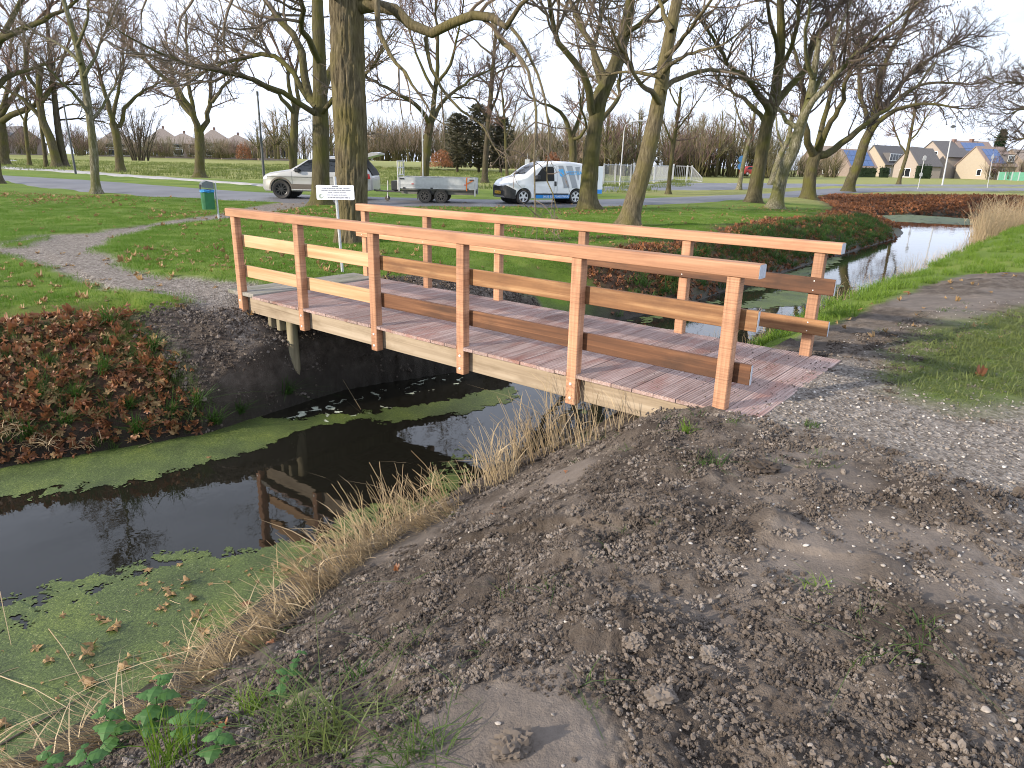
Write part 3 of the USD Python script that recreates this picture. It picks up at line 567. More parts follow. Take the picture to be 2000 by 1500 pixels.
def sprout(rng, P, R, per_m, ratio, ang, S, rmin, f0=.2, up=.15, wig=.16, lmin=.12, lmax=3.0, droop=0.0, rk=.62):
    "children of the polylines P (B,S0,3): returns their polylines and radii"
    L = np.linalg.norm(np.diff(P, axis=1), axis=2).sum(1)
    cnt = rng.poisson(np.maximum(L * per_m, 1.0)); par = np.repeat(np.arange(len(P)), cnt); n = len(par)
    f = f0 + (1 - f0) * rng.uniform(0, 1, n) ** .8
    x = f * (P.shape[1] - 1); i = np.minimum(x.astype(int), P.shape[1] - 2); w = (x - i)[:, None]
    p0 = P[par, i] * (1 - w) + P[par, i + 1] * w; t = P[par, i + 1] - P[par, i]; t /= np.linalg.norm(t, axis=1, keepdims=True) + 1e-9
    r0 = R[par, i] * (1 - w[:, 0]) + R[par, i + 1] * w[:, 0]
    q = rng.normal(size=(n, 3)); q -= (q * t).sum(1, keepdims=True) * t; q /= np.linalg.norm(q, axis=1, keepdims=True) + 1e-9
    a = np.radians(rng.normal(ang, 13, n))[:, None]
    d = t * np.cos(a) + q * np.sin(a); d[:, 2] += up; d /= np.linalg.norm(d, axis=1, keepdims=True)
    ln = np.clip(L[par] * ratio * (1.15 - .75 * f) * rng.uniform(.55, 1.35, n), lmin, lmax)
    r = np.clip(np.minimum(r0 * rk, ln * .022 + .002), rmin, None)
    out = np.zeros((n, S + 1, 3)); out[:, 0] = p0
    for k in range(S):
        d = d + rng.normal(0, wig, (n, 3)); d[:, 2] += up * .25 - droop * (k + 1) / S; d /= np.linalg.norm(d, axis=1, keepdims=True)
        out[:, k + 1] = out[:, k] + d * (ln / S)[:, None]
    return out, r[:, None] * np.linspace(1, .45, S + 1)
def rough_trunk(P, R, n, rows, furrow, seed, flare=.55, knots=0.0):
    p, r = resample(P, R, rows)
    h = p[:, 2] - p[0, 2]
    t = np.gradient(p, axis=0); t /= np.linalg.norm(t, axis=1, keepdims=True)
    a = np.cross(t, [0, 1.0, 0]); a /= np.linalg.norm(a, axis=1, keepdims=True); b = np.cross(t, a)
    g = np.arange(n) * 2 * np.pi / n
    G, H = np.meshgrid(g, h); cx, cy = np.cos(G), np.sin(G)
    rad = r[:, None] * (1 + flare * np.exp(-H / .22) * (1 + .35 * np.sin(G * 5 + seed)) + .10 * (fbm(np.stack([cx * 1.3, cy * 1.3, H * .7], -1), 3, seed) - .5))
    if furrow:
        rid = np.abs(fbm(np.stack([cx * 8.5, cy * 8.5, H * 1.5], -1), 3, seed + 3) - .5) * 2
        rad += furrow * (np.minimum(rid * 3.2, 1) - .6)
    rad += knots * np.maximum(0, fbm(np.stack([cx * 1.7, cy * 1.7, H * 2.1], -1), 2, seed + 9) - .62) * 2.4
    v = p[:, None] + rad[..., None] * (cx[..., None] * a[:, None] + cy[..., None] * b[:, None])
    i, j = np.meshgrid(np.arange(rows - 1), np.arange(n), indexing='ij')
    q = np.stack([i*n+j, i*n+(j+1) % n, (i+1)*n+(j+1) % n, (i+1)*n+j], -1).reshape(-1, 4)
    m = trimesh.Trimesh(v.reshape(-1, 3), np.vstack([q[:, [0, 1, 2]], q[:, [0, 2, 3]]]), process=False)
    if m.volume < 0: m.invert()
    return m
def crown_of(rng, P, R, dens=1.0, twig=.0045, up=.15, droop=0.0, levels=3, first=(1.5, .42, 48), sides=(5, 3, 3), lmax=2.6):
    "branches and twigs that grow from the limbs"
    a, ra = sprout(rng, P, R, first[0] * dens, first[1], first[2], 5, .009, .22, up, .17, .5, lmax, droop)
    b, rb = sprout(rng, a, ra, 3.6 * dens, .50, 46, 4, .006, .12, up, .2, .25, 1.2, droop)
    out = [tubes(a, ra, sides[0]), tubes(b, rb, sides[1])]; tips = b
    if levels > 2:
        c, rc = sprout(rng, b, rb, 9.5 * dens, .60, 46, 2, twig, .08, up, .24, .16, .75, droop, .7); out.append(spikes(c, rc)); tips = c
    return out, tips
def traced_tree(name, label, base, limbs, depth=None, bark_m=BARK, twig_m=TWIG, seed=1, dens=1.0, trunk_rows=70, trunk_sides=18, furrow=.0, group=None, droop=0.0, cones=0, spread=1.0, sink=.12, knots=.05, flare=.55, lv=3, top=14, first=(2.3, .47, 48), twig=None, lmax=2.6, up=.15):
    """a tree whose trunk and main limbs follow lines read off the photograph: limbs[0] is the trunk; each limb is a list of (pixel x, pixel y, width in
    pixels) with, as its last item, how far in metres it leans away from (or towards) the camera"""
    rng = np.random.default_rng(seed)
    g = at(*base); y0 = depth or g[1]
    for _ in range(4):
        bx = atd(base[0], base[1], y0); z = float(base_height(np.array([bx[0]]), np.array([y0]))[0])
        if depth is None: y0 = at(base[0], base[1], z)[1]
    if depth is not None: bx = np.array([atd(base[0], base[1], y0)[0], y0, z])
    else: bx = np.array([*at(base[0], base[1], z)[:2], z])
    dist = np.linalg.norm(bx - CAM); twig = twig or float(np.clip(.00018 * dist, .004, .011))
    lines = []
    for li, L in enumerate(limbs):
        pts, lean = L[:-1], L[-1] * spread
        P = [atd(u, v, y0 + lean * (k / max(1, len(pts) - 1)) ** 1.2) for k, (u, v, w) in enumerate(pts)]; R = [w / 2 * dist / FPX for _, _, w in pts]
        if li == 0: P[0] = bx - [0, 0, sink]
        if pts[-1][1] < 8 or li > 0:                     # goes on beyond what is traced
            e = np.array(P[-1]) - P[-2]; e = e / np.linalg.norm(e); e2 = e + [0, 0, .5]; e2 /= np.linalg.norm(e2)
            ln = max(2.0, top - (P[-1][2] - bx[2])) if li == 0 else min(6.5, R[-1] * 65) if pts[-1][1] < 70 else min(3.2, R[-1] * 38)
            P += [P[-1] + e * ln * .5, P[-1] + e * ln * .5 + e2 * ln * .6]; R += [R[-1] * .6, max(R[-1] * .2, .008)]
        lines.append((np.array(P), np.array(R)))
    t = thing(name, label, 'tree', (0, 0, 0), group=group)
    part('trunk', rough_trunk(*lines[0], trunk_sides, trunk_rows, furrow, seed, flare, knots), bark_m, t, smooth=True)
    Ps, Rs = [], []
    for P, R in lines[1:]:
        p, r = resample(P, R, 16); n = len(p)
        wig = rng.normal(0, 1, (n, 3)); wig = np.cumsum(wig, 0); wig -= np.linspace(0, 1, n)[:, None] * wig[-1]; p = p + wig * r.mean() * .75 * np.minimum(1, np.arange(n) / 3)[:, None]
        part('limb', tubes(p[None], r[None], 9), bark_m, t, smooth=True); Ps.append(p); Rs.append(r)
    p, r = resample(*lines[0], 16)
    P0, R0 = np.array(Ps + [p[5:] if False else p]), np.array(Rs + [r])
    f, tips = crown_of(rng, P0[:-1] if len(Ps) else P0, R0[:-1] if len(Ps) else R0, dens, twig, up, droop, lv, first, lmax=lmax)
    if pts_top(limbs[0]):
        f2, t2 = crown_of(rng, P0[-1:, 5:], R0[-1:, 5:], dens * 1.25, twig, up, droop, lv, first, lmax=lmax); f += f2
    part('crown', join(f), twig_m, t)
    if cones:
        k = rng.choice(len(tips), min(cones, len(tips)), replace=False); q = tips[k, -1] - [0, 0, .02]
        oc = trimesh.creation.icosphere(0, 1).vertices * 1.0; of = trimesh.creation.icosphere(0, 1).faces
        oc = np.array([(1, 0, 0), (-1, 0, 0), (0, 1, 0), (0, -1, 0), (0, 0, 1), (0, 0, -1)], float); of = np.array([(0, 2, 4), (2, 1, 4), (1, 3, 4), (3, 0, 4), (2, 0, 5), (1, 2, 5), (3, 1, 5), (0, 3, 5)])
        sz = rng.uniform(.6, 1.4, (len(q), 1, 1)) * np.array([.024, .024, .042]) + 0 * rng.uniform(0, 1, (len(q), 1, 1))
        v = q[:, None] + rng.normal(0, .05, (len(q), 1, 3)) + oc[None] * sz
        part('cone_cluster', (v.reshape(-1, 3), (of[None] + 6 * np.arange(len(q))[:, None, None]).reshape(-1, 3)), CATKIN, t, kind='stuff')
    return t
def pts_top(trunk): return len(trunk) > 4

traced_tree('tall_tree', 'thick straight grey brown trunk with furrowed bark beside the white notice sign', (686, 472), [
    [(686, 472, 58), (687, 400, 55), (685, 250, 56), (679, 120, 57), (676, 0, 55), (672, -90, 50), (668, -230, 36), 0.0],
    [(690, 16, 24), (705, 10, 22), (755, 17, 19), (797, 49, 17), (832, 73, 16), (860, 70, 16), (888, 42, 15), (930, 30, 15), (965, 33, 13), (996, 52, 10), (1024, 20, 7), -1.5],
    [(690, -4, 20), (716, -6, 15), (730, 0, 12), (741, 60, 9), (765, 105, 7), (797, 150, 5), (830, 200, 3.5), -1.2],
    [(960, 32, 8), (979, 80, 7), (1014, 108, 6), (1038, 147, 5), (1045, 196, 4.5), (1049, 245, 4), (1045, 315, 3), (1044, 395, 2), -2.6],
    [(832, 73, 8), (842, 130, 6), (870, 190, 5), (905, 225, 4), (940, 250, 3), (965, 290, 2), -1.6],
    [(1000, 56, 6), (1030, 100, 5), (1062, 180, 4), (1072, 260, 3), (1068, 330, 2.2), (1085, 395, 1.6), -2.2],
    [(668, -20, 22), (630, -20, 16), (570, -40, 12), (480, -40, 9), -2.0], [(672, -90, 26), (720, -160, 20), (800, -230, 14), 2.0]],
    bark_m=BARK_BIG, twig_m=TWIG, seed=11, top=17, dens=1.0, trunk_rows=330, trunk_sides=112, furrow=.036, droop=.16, knots=.0, flare=.25, up=-.02, lmax=1.5, first=(2.0, .34, 46), twig=.0035)
traced_tree('mossy_tree', 'mossy many-limbed tree standing in front of the silver car', (628, 401), [
    [(628, 401, 40), (627, 380, 33), (627, 300, 30), (626, 230, 28), (625, 160, 24), (622, 60, 21), (620, 0, 18), (618, -90, 14), .3],
    [(620, 224, 11), (603, 214, 10), (553, 183, 9), (502, 161, 8), (435, 147, 6.5), (368, 127, 5), (301, 97, 3.5), (250, 72, 2.2), -3.5],
    [(622, 210, 18), (603, 187, 16), (576, 100, 13), (536, 40, 10), (516, 0, 8), 2.0], [(618, 203, 12), (603, 194, 10), (570, 134, 9), (519, 110, 8), (452, 117, 6), (402, 134, 5), 2.5],
    [(630, 190, 16), (640, 160, 14), (655, 110, 11), (670, 40, 8), 2.5], [(630, 222, 8), (640, 204, 8), (655, 182, 7), (700, 150, 5), -2.5], [(623, 120, 12), (600, 60, 10), (590, 0, 7), -2.5]],
    seed=12, dens=1.1, top=18)
traced_tree('forked_tree', 'mossy tree with many rising limbs right beside the white van', (1150, 408), [
    [(1150, 408, 42), (1149, 385, 33), (1154, 315, 30), (1163, 241, 27), (1171, 196, 26), (1196, 140, 22), (1217, 70, 19), (1231, 0, 16), (1240, -70, 13), -.5],
    [(1163, 236, 16), (1154, 217, 15), (1140, 161, 12), (1101, 105, 10), (1073, 45, 8), (1066, 0, 7), -2.5], [(1184, 165, 13), (1175, 140, 12), (1140, 70, 10), (1122, 28, 8), (1112, 0, 7), 2.0],
    [(1210, 85, 10), (1225, 66, 9), (1262, 38, 8), (1297, 0, 6), -2.0], [(1166, 244, 10), (1178, 232, 9), (1199, 203, 8), (1203, 150, 6), (1215, 110, 5), 2.0], [(1180, 176, 11), (1165, 110, 9), (1180, 40, 7), (1185, 0, 6), 3.0]],
    seed=13, dens=1.1, top=18)
traced_tree('leaning_tree', 'bare tree with rough bark leaning to the right beyond the far railing', (1227, 440), [
    [(1227, 440, 42), (1232, 418, 36), (1259, 322, 30), (1280, 231, 27), (1294, 150, 24), (1308, 70, 21), (1322, 0, 18), (1334, -70, 14), .4],
    [(1287, 200, 12), (1275, 178, 9), (1255, 157, 7), (1224, 95, 5), -1.5], [(1293, 150, 8), (1255, 146, 6), (1217, 147, 5), (1170, 150, 3), 1.2], [(1293, 180, 13), (1304, 165, 10), (1352, 143, 8), (1422, 140, 6), (1465, 157, 4), 1.5],
    [(1300, 110, 9), (1345, 70, 7), (1380, 20, 5), -1.8], [(1312, 60, 10), (1290, 10, 7), (1280, -40, 5), 1.5], [(1296, 140, 8), (1330, 120, 6), (1390, 95, 4), -1.5]],
    bark_m=BARK_BIG, seed=14, top=18, dens=.95, furrow=.012, trunk_sides=40, trunk_rows=160)
AK = dict(twig_m=TWIG_DARK, cones=5200, group=None)
traced_tree('alder_tree', 'leftmost of the four dark-coned trees along the pond, with the thickest trunk', (1471, 397), [
    [(1471, 397, 30), (1474, 375, 25), (1485, 315, 22), (1499, 238, 21), (1513, 196, 19), (1524, 105, 15), (1524, 0, 11), .4], [(1505, 222, 13), (1490, 190, 11), (1468, 161, 9), (1433, 140, 7), (1405, 90, 5), -2],
    [(1497, 245, 9), (1485, 231, 8), (1457, 206, 7), (1436, 189, 5), 2], [(1506, 220, 14), (1520, 195, 13), (1552, 150, 11), (1590, 77, 9), (1615, 35, 7), 2], [(1522, 120, 9), (1514, 60, 7), (1500, 0, 5), -2], [(1521, 140, 9), (1550, 80, 7), (1560, 10, 5), -1]], seed=15, **AK)
traced_tree('alder_tree', 'dark-coned tree with a crooked trunk leaning right, second of the four along the pond', (1514, 406), [
    [(1514, 406, 30), (1518, 385, 23), (1531, 332, 20), (1548, 297, 19), (1566, 238, 17), (1580, 196, 14), (1590, 140, 11), (1600, 70, 8), .3], [(1566, 245, 12), (1578, 212, 11), (1629, 150, 9), (1671, 105, 7), (1720, 63, 5), -2],
    [(1562, 255, 10), (1545, 238, 8), (1527, 217, 6), (1500, 180, 4), 2], [(1580, 195, 9), (1610, 140, 8), (1640, 60, 6), 2], [(1588, 150, 8), (1570, 90, 6), (1575, 20, 4), -2]], seed=16, bark_m=BARK_PALE, **AK)
traced_tree('alder_tree', 'low forking dark-coned tree with mossy base, third of the four along the pond', (1578, 388), [
    [(1578, 388, 27), (1580, 365, 22), (1583, 336, 20), (1592, 305, 19), (1598, 292, 17), .1], [(1590, 304, 14), (1582, 290, 12), (1573, 262, 11), (1577, 220, 9), (1560, 150, 6), -1.5],
    [(1598, 304, 14), (1615, 298, 13), (1650, 269, 11), (1702, 224, 8), (1755, 189, 6), 2], [(1597, 298, 12), (1610, 270, 10), (1632, 224, 8), (1660, 150, 6), -2], [(1596, 296, 11), (1600, 250, 9), (1612, 180, 7), (1620, 110, 5), 2]], seed=17, **AK)
traced_tree('alder_tree', 'yellow-lichened tree with a wide crown reaching right, last of the four along the pond', (1656, 375), [
    [(1656, 375, 22), (1660, 358, 18), (1674, 325, 16), (1688, 280, 15), (1706, 238, 13), (1713, 196, 11), (1722, 130, 8), .2], [(1694, 268, 10), (1710, 250, 9), (1748, 224, 7), (1807, 210, 4.5), (1850, 215, 3), -2],
    [(1706, 240, 10), (1720, 210, 9), (1755, 154, 7), (1807, 115, 5), (1860, 87, 3.5), 2], [(1709, 215, 9), (1737, 122, 7), (1783, 35, 5), -2], [(1700, 250, 8), (1680, 200, 6), (1670, 140, 4), 1.5], [(1712, 225, 8), (1770, 190, 6), (1830, 165, 4), (1880, 165, 3), 1]], seed=18, dens=1.2, twig_m=TWIG_DARK, cones=1800)
traced_tree('pale_trunk_tree', 'slender tree with pale flaking bark on the lawn left of the green bin', (189, 378), [
    [(189, 378, 17), (187, 360, 13), (183, 301, 12), (174, 218, 11), (161, 134, 10), (144, 67, 8), (124, 0, 6), .2], [(176, 235, 5), (205, 200, 4), (222, 160, 3), 1], [(173, 222, 6), (150, 190, 5), (120, 160, 3.5), -1], [(165, 150, 6), (190, 100, 4), (215, 40, 3), 1], [(158, 125, 6), (120, 90, 4), (80, 70, 3), 1], [(150, 90, 5), (170, 40, 4), (175, 0, 3), -1]], bark_m=BARK_PALE, seed=19, dens=1.3, top=22)
TK = dict(twig_m=TWIG_RED, trunk_rows=40, trunk_sides=14)
traced_tree('roadside_tree', 'tree with a low fork and curved right limb behind the pale trunk', (236, 336), [[(236, 336, 17), (234, 320, 13), (228, 268, 12), (220, 240, 12), .1], [(221, 244, 9), (218, 230, 8), (208, 201, 7), (194, 151, 5), (170, 90, 4), -1.5], [(222, 244, 8), (232, 248, 7), (248, 214, 6), (278, 188, 4), (320, 160, 3), 1], [(220, 240, 7), (225, 200, 6), (235, 140, 4), (240, 70, 3), 1]], seed=20, dens=.9, **TK)
traced_tree('roadside_tree', 'evenly forked tree standing alone on the verge left of the silver car', (390, 346), [[(390, 346, 21), (390, 330, 16), (389, 262, 15), (388, 252, 15), .1], [(388, 258, 12), (378, 228, 10), (352, 181, 8), (312, 147, 6), (268, 110, 4), -2], [(383, 240, 8), (372, 201, 7), (365, 147, 6), (363, 90, 4), 1], [(390, 258, 10), (395, 252, 9), (412, 218, 8), (415, 181, 6), (422, 130, 5), 1], [(378, 228, 8), (340, 170, 6), (330, 110, 4), 2], [(414, 200, 6), (445, 150, 4), (470, 100, 3), -1]], seed=21, dens=.95, **TK)
traced_tree('roadside_tree', 'dark trunk rising behind the bonnet of the silver car', (573, 349), [[(573, 349, 19), (573, 337, 14), (574, 278, 14), (576, 220, 13), (578, 205, 12), .1], [(575, 222, 9), (566, 205, 8), (545, 180, 6), (500, 150, 4), -1], [(577, 222, 8), (583, 190, 7), (585, 140, 5), 1], [(577, 215, 8), (560, 150, 6), (540, 90, 4), 1.5]], depth=46, seed=22, dens=.85, **TK)
traced_tree('roadside_tree', 'spreading tree at the left edge beside the far path', (8, 322), [[(8, 322, 20), (7, 308, 15), (2, 245, 13), (-1, 225, 12), .1], [(0, 240, 9), (40, 208, 8), (94, 181, 6), (127, 161, 4), -2], [(-1, 228, 8), (27, 188, 7), (44, 161, 5), (60, 100, 4), 1], [(-2, 228, 8), (-30, 180, 7), (-60, 120, 5), 1], [(-1, 225, 7), (5, 170, 6), (15, 90, 4), -1]], seed=23, dens=.75, **TK)
traced_tree('roadside_tree', 'leaning tree with a smooth curved trunk beside the dark straight one', (112, 327), [[(112, 327, 18), (110, 315, 14), (97, 268, 12), (82, 231, 11), (77, 188, 9), (80, 130, 7), .1], [(84, 236, 7), (55, 205, 6), (20, 181, 4), (-20, 160, 3), -1], [(78, 200, 7), (105, 160, 5), (130, 100, 4), 1], [(78, 180, 6), (50, 130, 5), (40, 60, 3), 1]], seed=24, dens=.75, **TK)
traced_tree('straight_dark_tree', 'dark straight tree with many level branches near the left edge', (127, 327), [[(127, 327, 15), (125, 315, 11), (116, 268, 10), (107, 194, 8), (98, 110, 6), (90, 20, 4), .1], [(110, 215, 3), (150, 205, 2.5), (190, 210, 2), -1], [(108, 200, 3), (80, 192, 2.5), (50, 195, 2), 1], [(105, 175, 3), (150, 165, 2.5), (185, 170, 2), 1], [(112, 235, 3), (150, 232, 2.5), (195, 240, 2), 1], [(102, 150, 3), (70, 140, 2.5), (40, 142, 2), -1]], seed=25, dens=.9, bark_m=BARK_DARK, twig_m=TWIG_DARK, trunk_rows=40, trunk_sides=14)
traced_tree('thin_tree', 'thinnest young tree at the left edge', (58, 324), [[(58, 324, 7), (56, 305, 5.5), (49, 241, 5), (52, 220, 4), (48, 150, 3), .1], [(49, 238, 3), (30, 200, 2.5), (20, 160, 2), .5], [(51, 222, 3), (70, 190, 2), (75, 150, 2), -.5]], seed=26, dens=.6, **TK)
traced_tree('thin_tree', 'thin young tree left of the leaning curved trunk', (90, 326), [[(90, 326, 7), (88, 305, 5.5), (79, 234, 5), (74, 180, 4), (70, 120, 3), .1], [(79, 234, 3), (60, 200, 2.5), (50, 160, 2), .5], [(77, 210, 3), (95, 180, 2), (105, 140, 2), -.5]], seed=27, dens=.6, **TK)
traced_tree('edge_tree', 'near tree at the left edge of the road, mostly cut off', (-14, 358), [[(-14, 358, 30), (-14, 340, 22), (-22, 240, 20), (-24, 120, 18), .1], [(-22, 150, 12), (0, 80, 10), (50, 66, 8), (97, 43, 6), (140, 10, 4), -1], [(-24, 130, 10), (10, 60, 8), (40, 0, 6), 1.5], [(-22, 190, 9), (20, 150, 7), (70, 130, 4), 2], [(-24, 120, 10), (-40, 40, 8), (-40, -40, 6), 0]], seed=28, dens=.95, top=20, **TK)
traced_tree('roadside_tree', 'three-limbed tree behind the trailer', (828, 361), [[(828, 361, 21), (829, 345, 16), (836, 270, 15), (841, 232, 15), .1], [(839, 240, 9), (830, 226, 8), (804, 196, 7), (755, 171, 5), (730, 157, 4), -2], [(842, 236, 11), (847, 205, 9), (853, 157, 8), (856, 88, 6), (856, 20, 4), .5], [(843, 238, 9), (855, 222, 8), (888, 189, 6), (937, 154, 4), 2], [(852, 165, 6), (880, 110, 5), (890, 50, 3), -1.5], [(850, 180, 6), (815, 110, 4), (800, 60, 3), 1.5]], depth=48, seed=29, dens=1.0, **TK)
traced_tree('straight_dark_tree', 'dark tree with level twiggy branches behind the right end of the trailer', (947, 357), [[(947, 357, 15), (947, 345, 11), (955, 228, 9), (960, 168, 8), (965, 105, 6), (970, 30, 4), .1], [(954, 235, 5), (940, 215, 4), (923, 196, 3), (890, 190, 2), -1], [(956, 222, 5), (975, 180, 4), (990, 140, 3), 1], [(960, 170, 4), (930, 150, 3), (900, 148, 2), 1], [(962, 150, 4), (1000, 130, 3), (1030, 125, 2), -1], [(964, 110, 4), (930, 80, 3), (900, 60, 2), 1]], seed=30, dens=1.0, bark_m=BARK_DARK, twig_m=TWIG_DARK, trunk_rows=40, trunk_sides=14)
traced_tree('roadside_tree', 'tree with a bent low limb directly behind the white van', (1119, 362), [[(1119, 362, 20), (1119, 345, 15), (1119, 300, 14), (1117, 262, 14), .1], [(1116, 268, 8), (1108, 245, 8), (1087, 217, 6), (1063, 203, 4), -1], [(1118, 264, 9), (1124, 250, 8), (1133, 224, 7), (1140, 175, 5), (1130, 110, 4), 1], [(1119, 272, 7), (1130, 268, 6), (1146, 248, 5), (1142, 225, 4), -1.5]], depth=46, seed=31, dens=.95, **TK)
traced_tree('thin_tree', 'slim mossy tree beside the metal gate', (1305, 379), [[(1305, 379, 11), (1306, 365, 8), (1313, 300, 7), (1322, 240, 6), (1330, 170, 4), .1], [(1316, 285, 4), (1300, 250, 3), (1290, 225, 2), .5], [(1320, 255, 3.5), (1345, 225, 3), (1365, 195, 2), -.5], [(1326, 210, 3), (1310, 180, 2.5), (1300, 140, 2), .5]], seed=32, dens=1.0, **TK)
traced_tree('thin_tree', 'slender pale tree beside the two blue round signs', (1443, 371), [[(1443, 371, 11), (1445, 358, 8), (1452, 320, 7.5), (1464, 270, 6), (1478, 200, 4), .1], [(1458, 295, 4), (1470, 270, 3), (1495, 240, 2), .5], [(1464, 270, 4), (1445, 230, 3), (1435, 190, 2), -.5]], seed=33, dens=.9, bark_m=BARK_PALE, twig_m=TWIG_RED, trunk_rows=40)
traced_tree('thin_tree', 'pale forked tree far behind the first two dark-coned trees', (1508, 355), [[(1508, 355, 14), (1512, 340, 11), (1524, 304, 10), (1541, 266, 8), (1548, 220, 6), .1], [(1530, 290, 6), (1520, 265, 4), (1516, 240, 3), .5], [(1538, 275, 6), (1556, 250, 4), (1570, 215, 3), -.5]], depth=75, seed=34, dens=.8, bark_m=BARK_PALE, twig_m=TWIG_RED, trunk_rows=40)
traced_tree('thin_tree', 'thin tree on the grass in front of the pale gabled houses', (1755, 361), [[(1755, 361, 8), (1757, 350, 6), (1772, 297, 5.5), (1783, 238, 4), (1790, 190, 3), .1], [(1770, 300, 3), (1755, 270, 2.5), (1745, 245, 2), .5], [(1776, 275, 3), (1800, 250, 2.5), (1815, 225, 2), -.5]], seed=35, dens=.9, **TK)
traced_tree('thin_tree', 'thin crooked tree between the trailer and the van', (992, 350), [[(992, 350, 8), (990, 335, 6), (988, 290, 5), (985, 230, 4), (978, 160, 3), .1], [(987, 270, 3), (1000, 235, 2), (1010, 200, 2), .5], [(986, 245, 3), (970, 215, 2), (960, 185, 2), -.5]], depth=60, seed=36, dens=.9, **TK)
traced_tree('edge_tree', 'bare tree whose fine twigs reach in from the right edge of the view', (2110, 363), [[(2110, 363, 22), (2109, 345, 17), (2106, 280, 16), (2104, 240, 14), (2102, 200, 10), .1], [(2106, 265, 9), (2070, 225, 7), (2030, 215, 5), (2000, 222, 3), -2], [(2104, 245, 9), (2070, 190, 7), (2035, 165, 5), (2005, 165, 3), 1], [(2106, 255, 7), (2065, 260, 5), (2020, 268, 3), 2]], depth=52, seed=37, dens=1.1, twig_m=TWIG_DARK, trunk_rows=40, top=9)

# ------------------------------------------------------------------ what lies and grows on the ground
def hit(u, v, far=60):
    "where the sight line through a photo pixel meets the ground"
    d = ray(u, v); t = np.linspace(.8, far, 3000); p = CAM + t[:, None] * d
    g = np.maximum(base_height(p[:, 0], p[:, 1]), ZW); k = int(np.argmax(p[:, 2] < g)); q = p[k]
    return np.array([q[0], q[1], max(float(height(q[:1].copy(), q[1:2].copy())[0]), ZW)])
def foliage(name, ramp, trans=.35, rough=.55, isl=True, extra=None, var=.25):
    "leaf colours that differ from blade to blade and plant to plant; a little light comes through"
    return mat(name, {'geo': ('geometry', {}), 'oi': ('object_info', {}), 'ad': ('math', {'math_type': 'multiply_add', 'value2': .72}), 'sc': ('math', {'math_type': 'multiply', 'value2': .28}),
        'r': ('rgb_ramp', {'ramp': ramp}), 'p': ('principled_bsdf', {'roughness': rough, 'specular_ior_level': .3}), 't': ('translucent_bsdf', {}), 'm': ('mix_closure', {'fac': trans})},
        [('oi.random', 'sc.value1'), ('geo.random_per_island', 'ad.value1'), ('sc.value', 'ad.value3'), ('ad.value', 'r.fac'), ('r.color', 'p.base_color'), ('r.color', 't.color'), ('p.BSDF', 'm.closure1'), ('t.BSDF', 'm.closure2')], surface='m.closure')
GRASS = foliage('lawn_blade_look', [(0, (0.075, 0.15, 0.014)), (.5, (0.115, 0.215, 0.022)), (.85, (0.17, 0.26, 0.036)), (1, (0.26, 0.27, 0.07))])
GRASS_LONG = foliage('long_grass_look', [(0, (0.09, 0.16, 0.016)), (.55, (0.16, 0.245, 0.03)), (.85, (0.25, 0.29, 0.06)), (1, (0.36, 0.31, 0.12))])
GRASS_PALE = foliage('pale_sod_look', [(0, (0.09, 0.12, 0.03)), (.5, (0.19, 0.22, 0.07)), (.8, (0.34, 0.33, 0.15)), (1, (0.50, 0.44, 0.25))])
GRASS_DULL = foliage('dull_grass_look', [(0, (0.045, 0.085, 0.018)), (.5, (0.085, 0.125, 0.028)), (.8, (0.17, 0.18, 0.055)), (1, (0.34, 0.28, 0.13))])
TUSSOCK = foliage('tussock_look', [(0, (0.03, 0.075, 0.012)), (.6, (0.065, 0.13, 0.022)), (1, (0.19, 0.22, 0.06))])
STRAW = foliage('straw_look', [(0, (0.34, 0.255, 0.15)), (.5, (0.56, 0.45, 0.28)), (1, (0.74, 0.63, 0.44))], .15)
LEAF = foliage('fallen_leaf_look', [(0, (0.12, 0.05, 0.026)), (.25, (0.25, 0.105, 0.045)), (.55, (0.40, 0.19, 0.08)), (.8, (0.52, 0.29, 0.15)), (1, (0.60, 0.42, 0.27))], .22, .45)
LEAF_DRY = foliage('dry_leaf_look', [(0, (0.20, 0.12, 0.05)), (.5, (0.36, 0.24, 0.11)), (1, (0.52, 0.40, 0.20))], .15)
NETTLE = foliage('nettle_look', [(0, (0.045, 0.115, 0.028)), (.6, (0.12, 0.25, 0.075)), (1, (0.20, 0.33, 0.115))], .3)
def speckled(name, ramp, rough=.85, sc=40):
    return mat(name, {'oi': ('object_info', {}), 'geo': ('geometry', {}), 'co': ('texture_coordinate', {}), 'n': ('noise_texture', {'scale': 2.5, 'detail': 4.0}), 'r': ('rgb_ramp', {'ramp': ramp}), 'v': ('rgb_ramp', {'ramp': [(.3, (.72,) * 3), (.7, (1.2,) * 3)]}), 'ad': ('math', {'math_type': 'add'}), 'fr': ('math', {'math_type': 'fraction'}), 'm': ('mix', {'mix_type': 'multiply', 'fac': 1.0}), 'p': ('principled_bsdf', {'roughness': rough, 'specular_ior_level': .3})},
        [('oi.random', 'ad.value1'), ('geo.random_per_island', 'ad.value2'), ('ad.value', 'fr.value1'), ('fr.value', 'r.fac'), ('co.object', 'n.vector'), ('n.fac', 'v.fac'), ('r.color', 'm.color1'), ('v.color', 'm.color2'), ('m.color', 'p.base_color')])
CLOD = speckled('clod_look', [(0, (0.048, 0.037, 0.029)), (.5, (0.095, 0.077, 0.063)), (.85, (0.14, 0.117, 0.098)), (1, (0.18, 0.155, 0.134))], .95)
PEBBLE = speckled('pebble_look', [(0, (0.08, 0.074, 0.07)), (.35, (0.165, 0.15, 0.135)), (.65, (0.23, 0.195, 0.16)), (.88, (0.30, 0.275, 0.25)), (1, (0.50, 0.47, 0.43))], .65)

